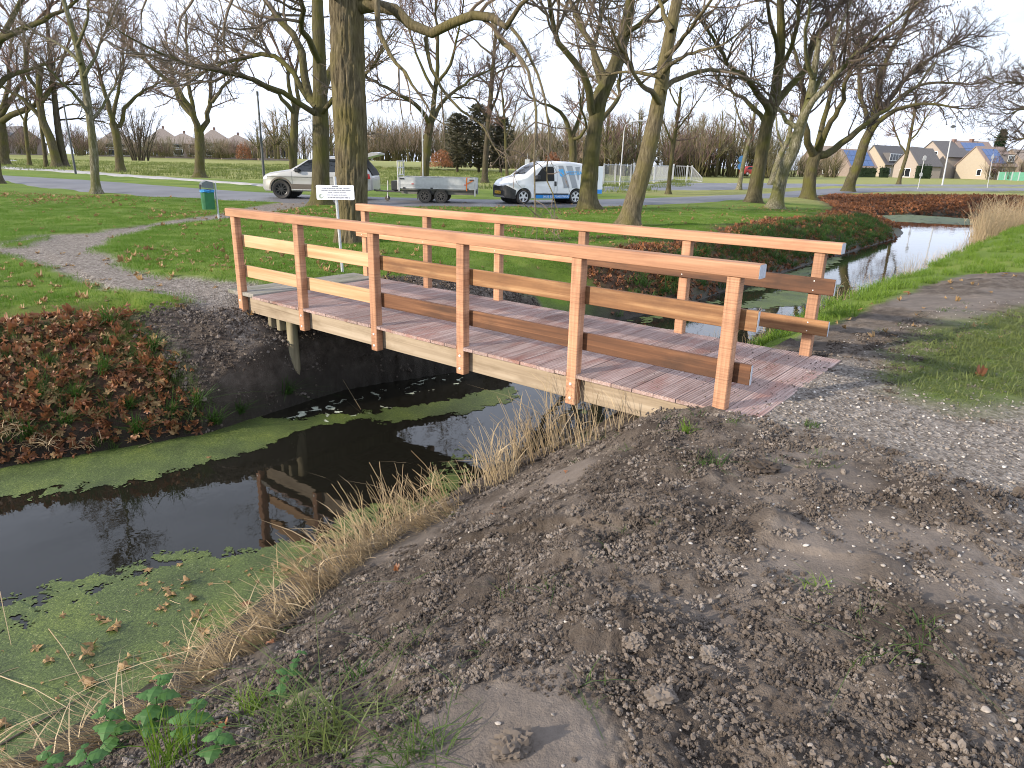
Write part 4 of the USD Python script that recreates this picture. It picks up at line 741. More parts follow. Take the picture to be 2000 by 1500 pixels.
def blade(rng, x, y, h, w, lean, seg=2):
    a = rng.uniform(0, 2 * np.pi); c, s = np.cos(a), np.sin(a); la = rng.uniform(0, 2 * np.pi); l = abs(rng.normal(0, lean)) * h
    k = np.linspace(0, 1, seg + 1); px = x + np.cos(la) * l * k ** 1.8; py = y + np.sin(la) * l * k ** 1.8; pz = h * (k - .25 * (l / h) * k ** 2.2)
    v, f = [], []
    for i in range(seg): ww = w * (1 - .35 * i / seg) / 2; v += [(px[i] - c * ww, py[i] - s * ww, pz[i]), (px[i] + c * ww, py[i] + s * ww, pz[i])]
    v.append((px[-1], py[-1], pz[-1]))
    for i in range(seg - 1): f += [(2*i, 2*i+1, 2*i+3), (2*i, 2*i+3, 2*i+2)]
    f.append((2*seg-2, 2*seg-1, 2*seg)); return np.array(v), np.array(f)
def tuft(seed, n, rad, h0, h1, w, lean, seg=2, core=1.0):
    rng = np.random.default_rng(seed); vf = []
    for _ in range(n):
        r, a = rad * rng.uniform() ** (.5 * core), rng.uniform(0, 2 * np.pi); vf.append(blade(rng, r * np.cos(a), r * np.sin(a), rng.uniform(h0, h1), w * rng.uniform(.7, 1.3), lean, seg))
    v, f = join(vf); v[:, 2] -= .008; return trimesh.Trimesh(v, f, process=False)
def spread_on(rng, x, y, keep, n_keep=None):
    k = keep > rng.uniform(0, 1, len(x)); return x[k], y[k]

rng = np.random.default_rng(71)
def grass_field(name, label, region, n, protos, m, smin, smax, keepf, seed, tilt=1.0):
    rng = np.random.default_rng(seed); x, y = scatter(rng, region, n); z, right, water, dL, dR = zones(x, y)
    k = keepf(x, y, z, right, water, dL, dR) > rng.uniform(0, 1, n); x, y = x[k], y[k]
    h, nrm = sample_ground(x, y); q = qmul(quat_up(nrm * [tilt, tilt, 1] / np.linalg.norm(nrm * [tilt, tilt, 1], axis=1, keepdims=True)), quat_z(rng.uniform(0, 6.28, len(x))))
    instancer(name, [(p, m, False) for p in protos], np.stack([x, y, h], 1), rng.uniform(smin, smax, len(x)), q, rng.integers(0, len(protos), len(x)), label)
lawn_p = [tuft(100 + i, 90, .24, .022, .055, .0045, .55) for i in range(5)]
keep_lawn = lambda x, y, z, right, water, dL, dR: np.where(~right & ~water & (dL > .75), (1 - z['dirt']) * (1 - sstep(.05, .5, z['gravel'])) * (1 - .75 * z['leaf']) * np.clip(18 / np.hypot(x, y), 0, 1) ** 1.3, 0)
grass_field('lawn_grass', 'short green mown grass of the park lawn across the ditch', [(-14, 6.8), (-4, 7), (2, 12), (14, 24), (19, 36), (6, 29.5), (-8, 28.5), (-24, 31), (-26, 20)], 15500, lawn_p, GRASS, .8, 1.35, keep_lawn, 72)
long_p = [tuft(120 + i, 60, .15, .08, .20, .007, .8, 3) for i in range(5)]
grass_field('bank_grass', 'long bright green grass on the right-hand ditch bank', R_GRASS[:-5] + [(20, 30), (13.8, 21.2), (4.0, 10.2)], 9000, long_p, GRASS_LONG, .5, 1.1,
            lambda x, y, z, right, water, dL, dR: np.where(right & ~water & (dR > .12), (1 - z['dirt']) * np.clip(13 / np.hypot(x, y), 0, 1), 0), 73, .4)
flat_p = [tuft(140 + i, 50, .17, .035, .10, .0055, 2.6, 3) for i in range(5)]
grass_field('trodden_grass', 'flattened yellow green grass patch beside the gravel path', R_PATCH, 520, flat_p, GRASS_PALE, .7, 1.3, lambda x, y, z, right, water, dL, dR: (1 - z['dirt']) ** .6 * (1 - z['gravel']) * (.35 + .65 * (fbm(P3(x * 1.6, y * 1.6), 2, 8) > .47)), 74)
mead_p = [tuft(160 + i, 26, .5, .10, .28, .03, .6) for i in range(4)]
grass_field('meadow_grass', 'rough pale meadow grass beyond the road and trees', [(-70, 62), (-12, 44), (-6, 40), (6, 42), (14, 60), (24, 92), (-20, 150), (-95, 130)], 5200, mead_p, foliage('meadow_blade_look', [(0, (0.11, 0.15, 0.035)), (.6, (0.19, 0.21, 0.06)), (1, (0.32, 0.28, 0.12))]), .8, 1.6,
            lambda x, y, z, right, water, dL, dR: np.where((y > 47 - .42 * x) & (np.hypot(x, y) > 46), np.clip(70 / np.hypot(x, y), 0, 1), 0), 75)

# fallen leaves
def leaf_mesh(seed, curl=1.0):
    rng = np.random.default_rng(seed); lob = 5; th = np.linspace(-np.pi * .86, np.pi * .86, 21)
    dp = rng.uniform(.35, .7); r = 1 - dp + dp * np.abs(np.cos(th / (np.pi * .86) * np.pi * .5 * 0 + (th * lob / 2) / .86 / 1.0)) ** 1.4 * (.62 + .38 * np.cos(th * .5) ** 2); r *= rng.uniform(.86, 1.12, len(r))
    o = np.stack([np.cos(th) * r, np.sin(th) * r * rng.uniform(.6, 1.0)], 1) * .5; o = np.vstack([o, [(-.18, 0)]])
    mid = o * .55; v = np.vstack([[(0, 0)], mid, o]); n = len(o); j = np.arange(n); j2 = (j + 1) % n
    f = np.vstack([np.stack([0*j, 1+j, 1+j2], 1), np.stack([1+j, 1+n+j, 1+n+j2], 1), np.stack([1+j, 1+n+j2, 1+j2], 1)])
    a = rng.uniform(0, np.pi); u = v[:, 0] * np.cos(a) + v[:, 1] * np.sin(a); rr = np.hypot(v[:, 0], v[:, 1])
    z = curl * (rng.uniform(.9, 2.6) * u ** 2 * rng.choice([1, 1, -1]) + rng.uniform(0, .5) * np.abs(v[:, 1]) + .35 * rr ** 2 * rng.uniform(0, 1) + .16 * (noise(P3(v[:, 0] * 5, v[:, 1] * 5), seed) - .5))
    st = np.array([(-.18, -.012, 0), (-.18, .012, 0), (-.62, rng.uniform(-.1, .1), rng.uniform(-.02, .08))])
    V = np.vstack([np.column_stack([v, z - z.min() * .6]), st]); return trimesh.Trimesh(V, np.vstack([f, [(len(v), len(v) + 1, len(v) + 2)]]), process=False)
leaf_p = [leaf_mesh(200 + i, .7 + .45 * (i % 4)) for i in range(12)]
def leaf_spots(rng, region, n, keepf, smin, smax, tilt, lift=.012):
    x, y = scatter(rng, region, n); z, right, water, dL, dR = zones(x, y); k = keepf(x, y, z, right, water, dL, dR) > rng.uniform(0, 1, n); x, y = x[k], y[k]
    h, nrm = sample_ground(x, y); nrm = nrm + rng.normal(0, tilt, nrm.shape); nrm /= np.linalg.norm(nrm, axis=1, keepdims=True); nrm[:, 2] = np.maximum(nrm[:, 2], -.9)
    return np.stack([x, y, h + rng.uniform(.0, lift, len(x))], 1), rng.uniform(smin, smax, len(x)) ** 1.0, qmul(quat_up(nrm), quat_z(rng.uniform(0, 6.28, len(x))))
def quat_mat(q):
    w, x, y, z = q; return np.array([[1-2*(y*y+z*z), 2*(x*y-w*z), 2*(x*z+w*y)], [2*(x*y+w*z), 1-2*(x*x+z*z), 2*(y*z-w*x)], [2*(x*z-w*y), 2*(y*z+w*x), 1-2*(x*x+y*y)]])
rng = np.random.default_rng(81)
litter = thing('leaf_litter', 'heap of brown fallen leaves covering the bank left of the bridge', 'leaves', group=None)
p, sc, q = leaf_spots(rng, LEAF_BED, 7600, lambda x, y, z, right, water, dL, dR: np.where(water, 0, np.clip(z['leaf'] * 1.25, 0, 1) ** 1.3), .06, .155, .55, .06)
rk = np.argsort(-sc / np.linalg.norm(p - CAM, axis=1)); inview = [i for i in rk if -8 < p[i, 0] < 0]
big = inview[:300]; rest = np.setdiff1d(np.arange(len(p)), big)
for i in big:
    m = leaf_p[i % 12].copy(); m.vertices = (m.vertices * sc[i]) @ quat_mat(q[i]).T + p[i] + [0, 0, .012]; part('leaf', m, LEAF if i % 4 else LEAF_DRY, litter)
instancer('loose_leaves', [(l, LEAF if k % 4 else LEAF_DRY, False) for k, l in enumerate(leaf_p)], p[rest], sc[rest], q[rest], rng.integers(0, 12, len(rest)), None, 'stuff', litter)
def leaf_stuff(name, label, region, n, keepf, smin, smax, tilt, m=LEAF, lift=.02):
    p, sc, q = leaf_spots(rng, region, n, keepf, smin, smax, tilt, lift); instancer(name, [(l, m, False) for l in leaf_p], p, sc, q, rng.integers(0, 12, len(p)), label)
leaf_stuff('bank_leaves', 'brown fallen leaves strewn over the bank beyond the bridge', LEAF_BED2, 11000, lambda x, y, z, right, water, dL, dR: np.where(water, 0, z['leaf'] ** 1.2 * np.clip(.25 + 1.6 * (fbm(P3(x * .8, y * .8), 3, 77) - .3), .1, 1)), .09, .17, .35)
leaf_stuff('pond_bank_leaves', 'red brown fallen leaves on the far bank of the pond', LEAF_BED3, 13000, lambda x, y, z, right, water, dL, dR: np.where(water, 0, z['leaf'] ** 1.2), .14, .30, .35)
leaf_stuff('lawn_leaves', 'dry fallen leaves scattered over the lawn', [(-16, 6), (-5, 7), (2, 13), (14, 25), (19, 36), (-8, 28.5), (-26, 31)], 10500, lambda x, y, z, right, water, dL, dR: np.where(~right & ~water & (dL > .5), .10 + .9 * sstep(.50, .66, fbm(P3(x * .35, y * .35), 3, 55)), 0) * (1 - .6 * z['gravel']), .07, .15, .12, LEAF_DRY, .008)
leaf_stuff('bank_side_leaves', 'few brown leaves on the right-hand grass and gravel', R_PATCH + R_GRASS_EDGE[::-1], 90, lambda x, y, z, right, water, dL, dR: .5 + 0 * x, .05, .11, .3, LEAF_DRY)

# soil clods, pebbles
def clod_mesh(seed, sub=2, flat=.8, rough=.42):
    m = trimesh.creation.icosphere(sub, .5); d = m.vertices / .5; m.vertices = d * (.30 + .30 * fbm(d * 1.6 + seed * 7, 2, seed)[:, None] + rough * (fbm(d * 5.5 + seed * 3, 2, seed + 50)[:, None] - .5)) * [1, .85, flat]; return m
clods = [clod_mesh(i, 2) for i in range(6)]; pebs = [clod_mesh(20 + i, 1, .5, .08) for i in range(6)]
def stones(name, label, region, n, keepf, s0, s1, power, protos, m, seed, sinkf=.15, tilt=.3, smooth=True):
    rng = np.random.default_rng(seed); x, y = scatter(rng, region, n); z, right, water, dL, dR = zones(x, y); k = keepf(x, y, z, right, water) > rng.uniform(0, 1, n); x, y = x[k], y[k]
    h, nrm = sample_ground(x, y); s = s0 + (s1 - s0) * rng.uniform(0, 1, len(x)) ** power; nrm = nrm + rng.normal(0, tilt, nrm.shape); nrm /= np.linalg.norm(nrm, axis=1, keepdims=True)
    instancer(name, [(c, m, smooth) for c in protos], np.stack([x, y, h + s * sinkf], 1), s[:, None] * rng.uniform(.75, 1.3, (len(x), 3)), qmul(quat_up(nrm), quat_z(rng.uniform(0, 6.28, len(x)))), rng.integers(0, len(protos), len(x)), label)
NEAR = [(-2.2, .9), (-1.6, 3.6), (0.2, 6.2), (1.4, 6.9), (2.9, 6.6), (5.5, 8.6), (8.5, 9), (7, 4), (3.2, .9)]
mudmask = lambda x, y: (1 - sstep(.46, .66, fbm(P3(x * 1.15, y * 1.15), 3, 40)) * .94) * (.6 + .4 * sstep(.38, .55, fbm(P3(x * 2.6, y * 2.6), 2, 47)))
stones('soil_clods', 'crumbly grey brown clods of loose soil on the near bank', NEAR, 12000, lambda x, y, z, right, water: np.where(right & ~water, z['dirt'] * (1 - .8 * z['gravel']) * mudmask(x, y) * np.clip(2.6 / np.hypot(x, y), 0, 1), 0), .006, .042, 3.4, clods, CLOD, 91, smooth=False)
stones('far_soil_clods', 'grey clods of soil on the bare bank under the bridge', L_DIRT, 2500, lambda x, y, z, right, water: np.where(water, 0, z['dirt']), .010, .05, 2.6, clods, CLOD, 92, smooth=False)
stones('gravel_pebbles', 'loose grey gravel pebbles of the path at the near bridge end', NEAR, 34000, lambda x, y, z, right, water: np.where(right & ~water, z['gravel'] * np.clip(4.2 / np.hypot(x, y), 0, 1), 0), .008, .028, 1.6, pebs, PEBBLE, 93, .12)
stones('soil_pebbles', 'small pale stones and shell bits mixed into the near soil', NEAR, 26000, lambda x, y, z, right, water: np.where(right & ~water & (z['gravel'] < .5), (.06 + .94 * sstep(.5, 2.2, x + .25 * (fbm(P3(x, y), 2, 3) - .5) * 6)) * np.clip(2.6 / np.hypot(x, y), 0, 1), 0), .006, .026, 2.2, pebs, PEBBLE, 94, .22)
def crumbs(seed, n=80, rad=.085, s0=.003, s1=.017):
    rng = np.random.default_rng(seed); base = [clod_mesh(60 + k, 1, .8, .8) for k in range(5)]; vf = []
    for k in range(n):
        b = base[k % 5]; q = rng.normal(size=4); q /= np.linalg.norm(q); r, a = rad * rng.uniform() ** .5, rng.uniform(0, 6.28); s_ = s0 + (s1 - s0) * rng.uniform() ** 3.0
        vf.append(((b.vertices * s_ * 1.5) @ quat_mat(q).T + (r * np.cos(a), r * np.sin(a), s_ * .02), b.faces))
    v, f = join(vf); return trimesh.Trimesh(v, f, process=False)
stones('soil_crumbs', 'fine dark crumbs of freshly dug soil covering the near bank', NEAR, 11500, lambda x, y, z, right, water: np.where(right & ~water, z['dirt'] * (1 - z['gravel']) * mudmask(x, y) * np.clip(2.7 / np.hypot(x, y), 0, 1), 0), .75, 1.1, 1.0, [crumbs(600 + i) for i in range(5)], CLOD, 95, 0, .1, False)
stones('far_soil_crumbs', 'fine grey crumbs of soil on the bare bank under the bridge', L_DIRT, 900, lambda x, y, z, right, water: np.where(water, 0, z['dirt']), 1.3, 2.2, 1.0, [crumbs(610 + i, 34) for i in range(3)], CLOD, 96, 0, .1, False)
for (u, v), d, lab in (((1290, 1365), .085, 'largest clod of soil at the bottom, with a grass-root fringe'), ((1210, 1190), .06, 'rounded tan lump of soil on the smooth mud strip'), ((1000, 1470), .10, 'pale lump of soil at the bottom edge of the view'), ((1240, 1265), .07, 'dark crumbly lump left of the stony ground'), ((1385, 1285), .06, 'tall narrow lump of soil near the stony ground'), ((1990, 1345), .05, 'brown stone at the right edge near the bottom'), ((1995, 975), .075, 'rounded brown stone at the right edge on the gravel'), ((1490, 930), .14, 'flat slab of mud lying below the near bridge end')):
    q = hit(u, v); m = clod_mesh(int(u), 3, .5 if d > .12 else .8); m.apply_scale(d * 1.3); m.apply_translation(q + [0, 0, d * .18])
    o = part('soil_lump', m, CLOD, None, smooth=25); tag(o, lab, 'soil lump')

# straw, reeds, tussocks, nettles
def stalks(seed, n, rad, h0, h1, r, lean, aim=(0, 0), heads=.15, sides=3):
    rng = np.random.default_rng(seed); P = np.zeros((n, 5, 3)); a = rng.uniform(0, 6.28, n); q = rad * rng.uniform(0, 1, n) ** .5
    h = rng.uniform(h0, h1, n); k = np.linspace(0, 1, 5); lx, ly = aim[0] + rng.normal(0, lean, n), aim[1] + rng.normal(0, lean, n); b = rng.normal(0, .12, (n, 2)); nr = np.sqrt(1 + lx ** 2 + ly ** 2)
    P[:, :, 0] = (q * np.cos(a))[:, None] + (h * lx / nr)[:, None] * k + (h * b[:, 0])[:, None] * k ** 2; P[:, :, 1] = (q * np.sin(a))[:, None] + (h * ly / nr)[:, None] * k + (h * b[:, 1])[:, None] * k ** 2
    P[:, :, 2] = (h / nr)[:, None] * k - (.25 * h * rng.uniform(0, 1, n))[:, None] * k ** 3 - .02
    v, f = tubes(P, np.broadcast_to(r * rng.uniform(.6, 1.4, n)[:, None] * np.linspace(1, .5, 5), (n, 5)), sides); m = [(v, f)]
    for i in range(int(n * .22)):                          # dry leaf blades hanging off the stems
        j = rng.integers(n); kk = rng.integers(1, 4); bl = blade(rng, 0, 0, rng.uniform(.3, .6) * h[j], .008, 1.6, 3); m.append((bl[0] + P[j, kk], bl[1]))
    v, f = join(m); return trimesh.Trimesh(v, f, process=False)
clump_at = [((1215, 836), .30, 14, .35, (.1, .3)), ((1145, 868), .46, 26, .4, (-.1, .3)), ((1090, 880), .56, 50, .4, (-.25, .2)), ((1035, 905), .50, 64, .4, (-.3, .2)), ((980, 935), .42, 90, .45, (-.35, .1)), ((930, 962), .26, 26, .5, (-.5, .0)), ((862, 1002), .40, 44, .5, (-.6, .1)), ((800, 1030), .40, 70, .5, (-.5, .2)), ((740, 1065), .40, 80, .55, (-.6, .1)), ((690, 1100), .36, 80, .6, (-.8, -.1)), ((640, 1145), .34, 80, .7, (-.9, -.2)), ((590, 1195), .30, 60, .8, (-1., -.3)), ((520, 1250), .28, 60, .8, (-1.1, -.3)), ((450, 1300), .26, 60, .9, (-1.2, -.5))]
where = ['beside the near beam end', 'just left of the near beam end', 'tallest, in front of the sky reflection', 'thick, in front of the dark water', 'leaning over the dark water', 'sparse, by the orange leaf', 'bent low, left of the orange leaf', 'below the tall single stalk', 'arching over the duckweed edge', 'falling left over the duckweed', 'flattened, beside the dark red leaf', 'matted, at the duckweed edge', 'matted, above the nettle stem', 'matted, right of the nettles']
for i, ((u, v), h, n, lean, aim) in enumerate(clump_at):
    q = hit(u, v); m = stalks(300 + i, n, .15, h * .55, h * 1.35, .0024, lean * .45, (aim[0] * .7, aim[1] * .7)); m.apply_translation(q)
    tag(part('dry_grass_clump', m, STRAW), 'dry straw clump ' + where[i], 'dry grass', 'dry grass clumps along the near water edge')
for i, ((u, v), h, n, w) in enumerate((((25, 850), .26, 70, 'drooping over the leaf heap at the left edge'), ((80, 868), .24, 70, 'hanging down to the duckweed near the left edge'), ((170, 872), .18, 34, 'hanging over the water below the leaf heap'))):
    q = hit(u, v); m = stalks(380 + i, n, .16, h * .5, h * 1.2, .0022, .5, (.5, -.9)); m.vertices[:, 2] = m.vertices[:, 2] * .7 - .35 * np.hypot(m.vertices[:, 0], m.vertices[:, 1]) + .08; m.apply_translation(q)
    tag(part('dry_grass_clump', m, STRAW), 'dry straw clump ' + w, 'dry grass', 'dry grass clumps on the leafy bank')
q = hit(752, 1000); tag(part('tall_stalk', trimesh.Trimesh(*tubes(np.array([[q, q + (-.01, .02, .16), q + (-.03, .03, .33), q + (-.035, .02, .47)]]), np.array([[.0032, .0028, .0024, .0034]]), 4), process=False), STRAW), 'single tall dry stalk standing above the water', 'stalk')
rng = np.random.default_rng(97)
def along(pts, n, rng, jit):
    P = np.array([hit(u, v) for u, v in pts]); d = np.concatenate([[0], np.cumsum(np.linalg.norm(np.diff(P, axis=0), axis=1))]); u = rng.uniform(0, d[-1], n); q = np.stack([np.interp(u, d, P[:, k]) for k in range(3)], 1); q[:, :2] += rng.normal(0, jit, (n, 2)); return q
q = along([(900, 985), (760, 1060), (650, 1130), (560, 1210), (460, 1290), (380, 1360), (250, 1425), (120, 1475), (20, 1510)], 190, rng, .07)
h = np.maximum(height(q[:, 0].copy(), q[:, 1].copy()), ZW + .01)
straw_p = [stalks(330 + i, 7, .05, .12, .38, .0017, .5, (-1.2, -.8)) for i in range(5)]
instancer('straw', [(m, STRAW, False) for m in straw_p], np.stack([q[:, 0], q[:, 1], h], 1), rng.uniform(.6, 1.2, len(q)), quat_z(rng.normal(0, .7, len(q))), rng.integers(0, 5, len(q)), 'matted dry straw lying along the near water edge')
reed_p = [stalks(350 + i, 10, .25, .5, 1.1, .0035, .16, (.05, .05)) for i in range(4)]
x = rng.uniform(0, 1, 130); line = np.array([(2.5, 9.15), (4.0, 10.75), (6.6, 13.5), (10.9, 18.7), (14.3, 22.7), (19, 28.2)]); d = np.concatenate([[0], np.cumsum(np.linalg.norm(np.diff(line, axis=0), axis=1))])
def on_line(u): return np.stack([np.interp(u * d[-1], d, line[:, k]) for k in (0, 1)], 1)
w = on_line(x ** .8) + rng.normal(0, .22, (130, 2)) + (-.15, .12)
instancer('reeds', [(m, STRAW, False) for m in reed_p], np.column_stack([w, np.full(130, ZW - .02)]), rng.uniform(.5, .9, 130), quat_z(rng.uniform(0, 6.28, 130)), rng.integers(0, 4, 130), 'sparse dry reeds standing in the water along the right bank')
x, y = scatter(rng, [(19, 28.5), (25, 35), (33, 41.5), (45, 48), (52, 51), (36, 45), (26, 39), (22.5, 34.5)], 420)
instancer('tall_reeds', [(m, STRAW, False) for m in reed_p], np.column_stack([x, y, np.full(420, ZW - .02)]), rng.uniform(1.2, 2.3, 420), quat_z(rng.uniform(0, 6.28, 420)), rng.integers(0, 4, 420), 'stand of tall beige reeds at the right side of the pond')
tus = [(84, 780, 'on the leaf bank near the left edge'), (150, 775, 'small, amid the leaves'), (205, 735, 'near the middle of the leaf heap'), (258, 800, 'in the heap above the water'), (300, 690, 'at the upper border of the bare soil'), (335, 800, 'largest, at the foot of the leaf heap'), (385, 790, 'yellowish, at the foot of the bare soil'), (270, 850, 'hanging down to the duckweed'), (470, 812, 'on the waterline under the bare soil'), (560, 775, 'in the shade below the bridge'), (100, 712, 'in the upper leaf heap'), (60, 850, 'lowest at the left edge'), (215, 640, 'where lawn and leaves meet'), (130, 830, 'above the straw at the left edge'), (420, 830, 'beside the waterline grass')]
tus_p = [tuft(400 + i, 75, .07, .14, .30, .006, 1.3, 4, 2) for i in range(4)]
for i, (u, v, w) in enumerate(tus):
    q = hit(u, v); m = tus_p[i % 4].copy(); a = i * 1.7; m.apply_transform(trimesh.transformations.rotation_matrix(a, (0, 0, 1))); m.apply_scale(.8 + .5 * ((i * 7) % 5) / 5); m.vertices[:, 0] += m.vertices[:, 2] * .35; m.vertices[:, 1] -= m.vertices[:, 2] * .45; m.apply_translation(q)
    tag(part('grass_tussock', m, TUSSOCK), 'green grass tussock ' + w, 'grass tussock', 'grass tussocks on the leafy bank')
x, y = scatter(rng, [(-8, 4.4), (-4.6, 6.4), (-3.3, 7.2), (-3.6, 7.6), (-4.6, 7.9), (-6, 7.5), (-9, 6)], 620)
z_, r_, wa, dL, dR = zones(x, y); k = ~wa; h, nn = sample_ground(x[k], y[k])
instancer('bank_weeds', [(tuft(430 + i, 26, .07, .06, .17, .005, 1.1, 3), GRASS_DULL, False) for i in range(4)], np.stack([x[k], y[k], h], 1), rng.uniform(.6, 1.2, k.sum()), quat_z(rng.uniform(0, 6.28, k.sum())), rng.integers(0, 4, k.sum()), 'scattered grass blades growing through the leaves on the left bank')
x, y = scatter(rng, [(2.1, 13.6), (5.2, 17.2), (12.5, 26.4), (18.0, 33.2), (17, 34.6), (9, 24.6), (3, 16)], 900)
z_, r_, wa, dL, dR = zones(x, y); k = ~wa; h, nn = sample_ground(x[k], y[k])
instancer('far_bank_grass', [(tuft(440 + i, 40, .14, .10, .26, .008, 1.1, 3), TUSSOCK, False) for i in range(4)], np.stack([x[k], y[k], h], 1), rng.uniform(.7, 1.3, k.sum()), quat_z(rng.uniform(0, 6.28, k.sum())), rng.integers(0, 4, k.sum()), 'dark rough grass on the bank beyond the bridge')
x, y = scatter(rng, NEAR, 520); z_, r_, wa, dL, dR = zones(x, y); k = ~wa & (z_['dirt'] > .5) & (z_['gravel'] < .4) & (fbm(P3(x * 1.3, y * 1.3), 2, 58) > .5); h, nn = sample_ground(x[k], y[k])
instancer('torn_grass', [(tuft(450 + i, 12, .05, .03, .085, .004, 1.8, 3), GRASS_DULL, False) for i in range(4)], np.stack([x[k], y[k], h], 1), rng.uniform(.6, 1.3, k.sum()), quat_z(rng.uniform(0, 6.28, k.sum())), rng.integers(0, 4, k.sum()), 'torn bits of grass mixed into the dug soil')
for (u, v), n, rad, h0, h1, lean, m_, lab in (((345, 1500), 75, .10, .12, .28, .6, GRASS_LONG, 'lush bright green grass tuft behind the nettles at the bottom'), ((650, 1465), 210, .17, .08, .22, 3.2, GRASS_PALE, 'uprooted flattened grass sod at the bottom edge'), ((560, 1440), 70, .09, .06, .16, 2.4, GRASS_DULL, 'dark uprooted grass beside the root piece'), ((820, 1480), 80, .10, .06, .16, 2.2, GRASS_DULL, 'sparse muddy grass at the bottom right of the sod'), ((700, 1335), 40, .05, .04, .10, 1.3, TUSSOCK, 'small green grass sprig on the smooth mud'), ((490, 1400), 60, .06, .06, .16, 1.2, GRASS_LONG, 'green grass tuft below the root piece'), ((1385, 915), 70, .09, .05, .13, 1.5, GRASS_DULL, 'tuft of torn grass and straw below the near railing post'), ((1590, 1150), 40, .07, .03, .08, 1.6, GRASS_LONG, 'small green tuft in the stony ground'), ((1580, 835), 40, .06, .03, .07, 1.5, GRASS_DULL, 'little tuft at the border of soil and gravel'), ((1340, 855), 50, .06, .04, .09, 1.2, GRASS_LONG, 'fresh green sprig by the near beam end')):
    q = hit(u, v); m = tuft(int(u), n, rad, h0, h1, .0055, lean, 4, 1.2); m.apply_translation(q); tag(part('grass_clump', m, m_), lab, 'grass clump')
def toothed_leaf(L, W):
    k = np.linspace(0, 1, 9); w = W / 2 * np.sin(np.pi * k ** .75) ** .9; w[1:-1] *= np.where(np.arange(1, 8) % 2, 1.12, .86)
    mid = np.stack([k * L, 0 * k, .12 * L * np.sin(k * 3) - .18 * L * k ** 2], 1); l = mid + np.stack([-.05 * L * (k > 0), w, -.25 * w + .02 * L * (np.arange(9) % 2)], 1); r = mid + np.stack([-.05 * L * (k > 0), -w, -.25 * w + .02 * L * (np.arange(9) % 2)], 1)
    v = np.vstack([mid, l, r]); i = np.arange(8); f = np.vstack([np.stack([i, i+1, 10+i], 1), np.stack([i, 10+i, 9+i], 1), np.stack([i, 19+i, i+1], 1), np.stack([i, 18+i, 19+i], 1)]); return trimesh.Trimesh(v, f, process=False)
def nettle(u, v, H, label, seed, lean=(.0, .0), Lf=.075):
    rng = random.Random(seed); q = hit(u, v); t = thing('nettle', label, 'nettle', q, 0, 'nettle plants at the lower left'); n = max(3, int(H / .035))
    st = np.array([(lean[0] * H * k ** 1.5, lean[1] * H * k ** 1.5, H * k - .02) for k in np.linspace(0, 1, 6)]); part('stem', tube(st, np.linspace(.0035, .0018, 6), 5), NETTLE, t)
    for k in range(n):
        f = (k + 1.2) / (n + .2); p = np.array([np.interp(min(f, 1), np.linspace(0, 1, 6), st[:, j]) for j in range(3)]); L = Lf * (.55 + .6 * math.sin(3.0 * f) ** .8) if f < 1 else Lf * .5
        for s in (0, 1):
            a = k * 1.57 + s * math.pi + rng.uniform(-.3, .3); m = toothed_leaf(L, L * .68); m.apply_transform(trimesh.transformations.rotation_matrix(rng.uniform(-.15, .35), (0, 1, 0))); m.apply_transform(trimesh.transformations.rotation_matrix(a, (0, 0, 1))); m.apply_translation(p); part('leaf', m, NETTLE, t)
nettle(540, 1385, .20, 'slender nettle standing alone above the root piece', 1, (.5, .4), .055); nettle(300, 1440, .27, 'tallest nettle at the head of the group', 2, (.1, .3), .10); nettle(235, 1465, .22, 'nettle at the water side of the group', 3, (-.3, .2), .095); nettle(365, 1455, .20, 'nettle nearest to the bright grass', 4, (.3, .1), .09); nettle(190, 1520, .17, 'lowest nettle at the bottom edge', 5, (-.2, 0), .085); nettle(420, 1490, .15, 'nettle half hidden in the bright grass', 6, (.2, .1), .075); nettle(110, 1520, .14, 'nettle nearest to the lower left corner', 7, (-.2, .1), .075)
q = hit(560, 1405); q2 = hit(635, 1355)
rt = thing('root_piece', 'grey forked piece of old root lying at the edge of the mud', 'root')
part('wood', tube(np.array([q + (0, 0, .0), q * .6 + q2 * .4 + (0, 0, .03), q * .3 + q2 * .7 + (0, 0, .035), q2 + (0, 0, .02)]), np.array([.022, .02, .015, .006]), 9, True), W_PILE, rt, smooth=True)
part('wood', tube(np.array([q * .55 + q2 * .45 + (0, 0, .03), q * .2 + q2 * .8 + (.03, -.03, .035), q2 + (.05, -.06, .0)]), np.array([.014, .010, .004]), 7, True), W_PILE, rt, smooth=True)
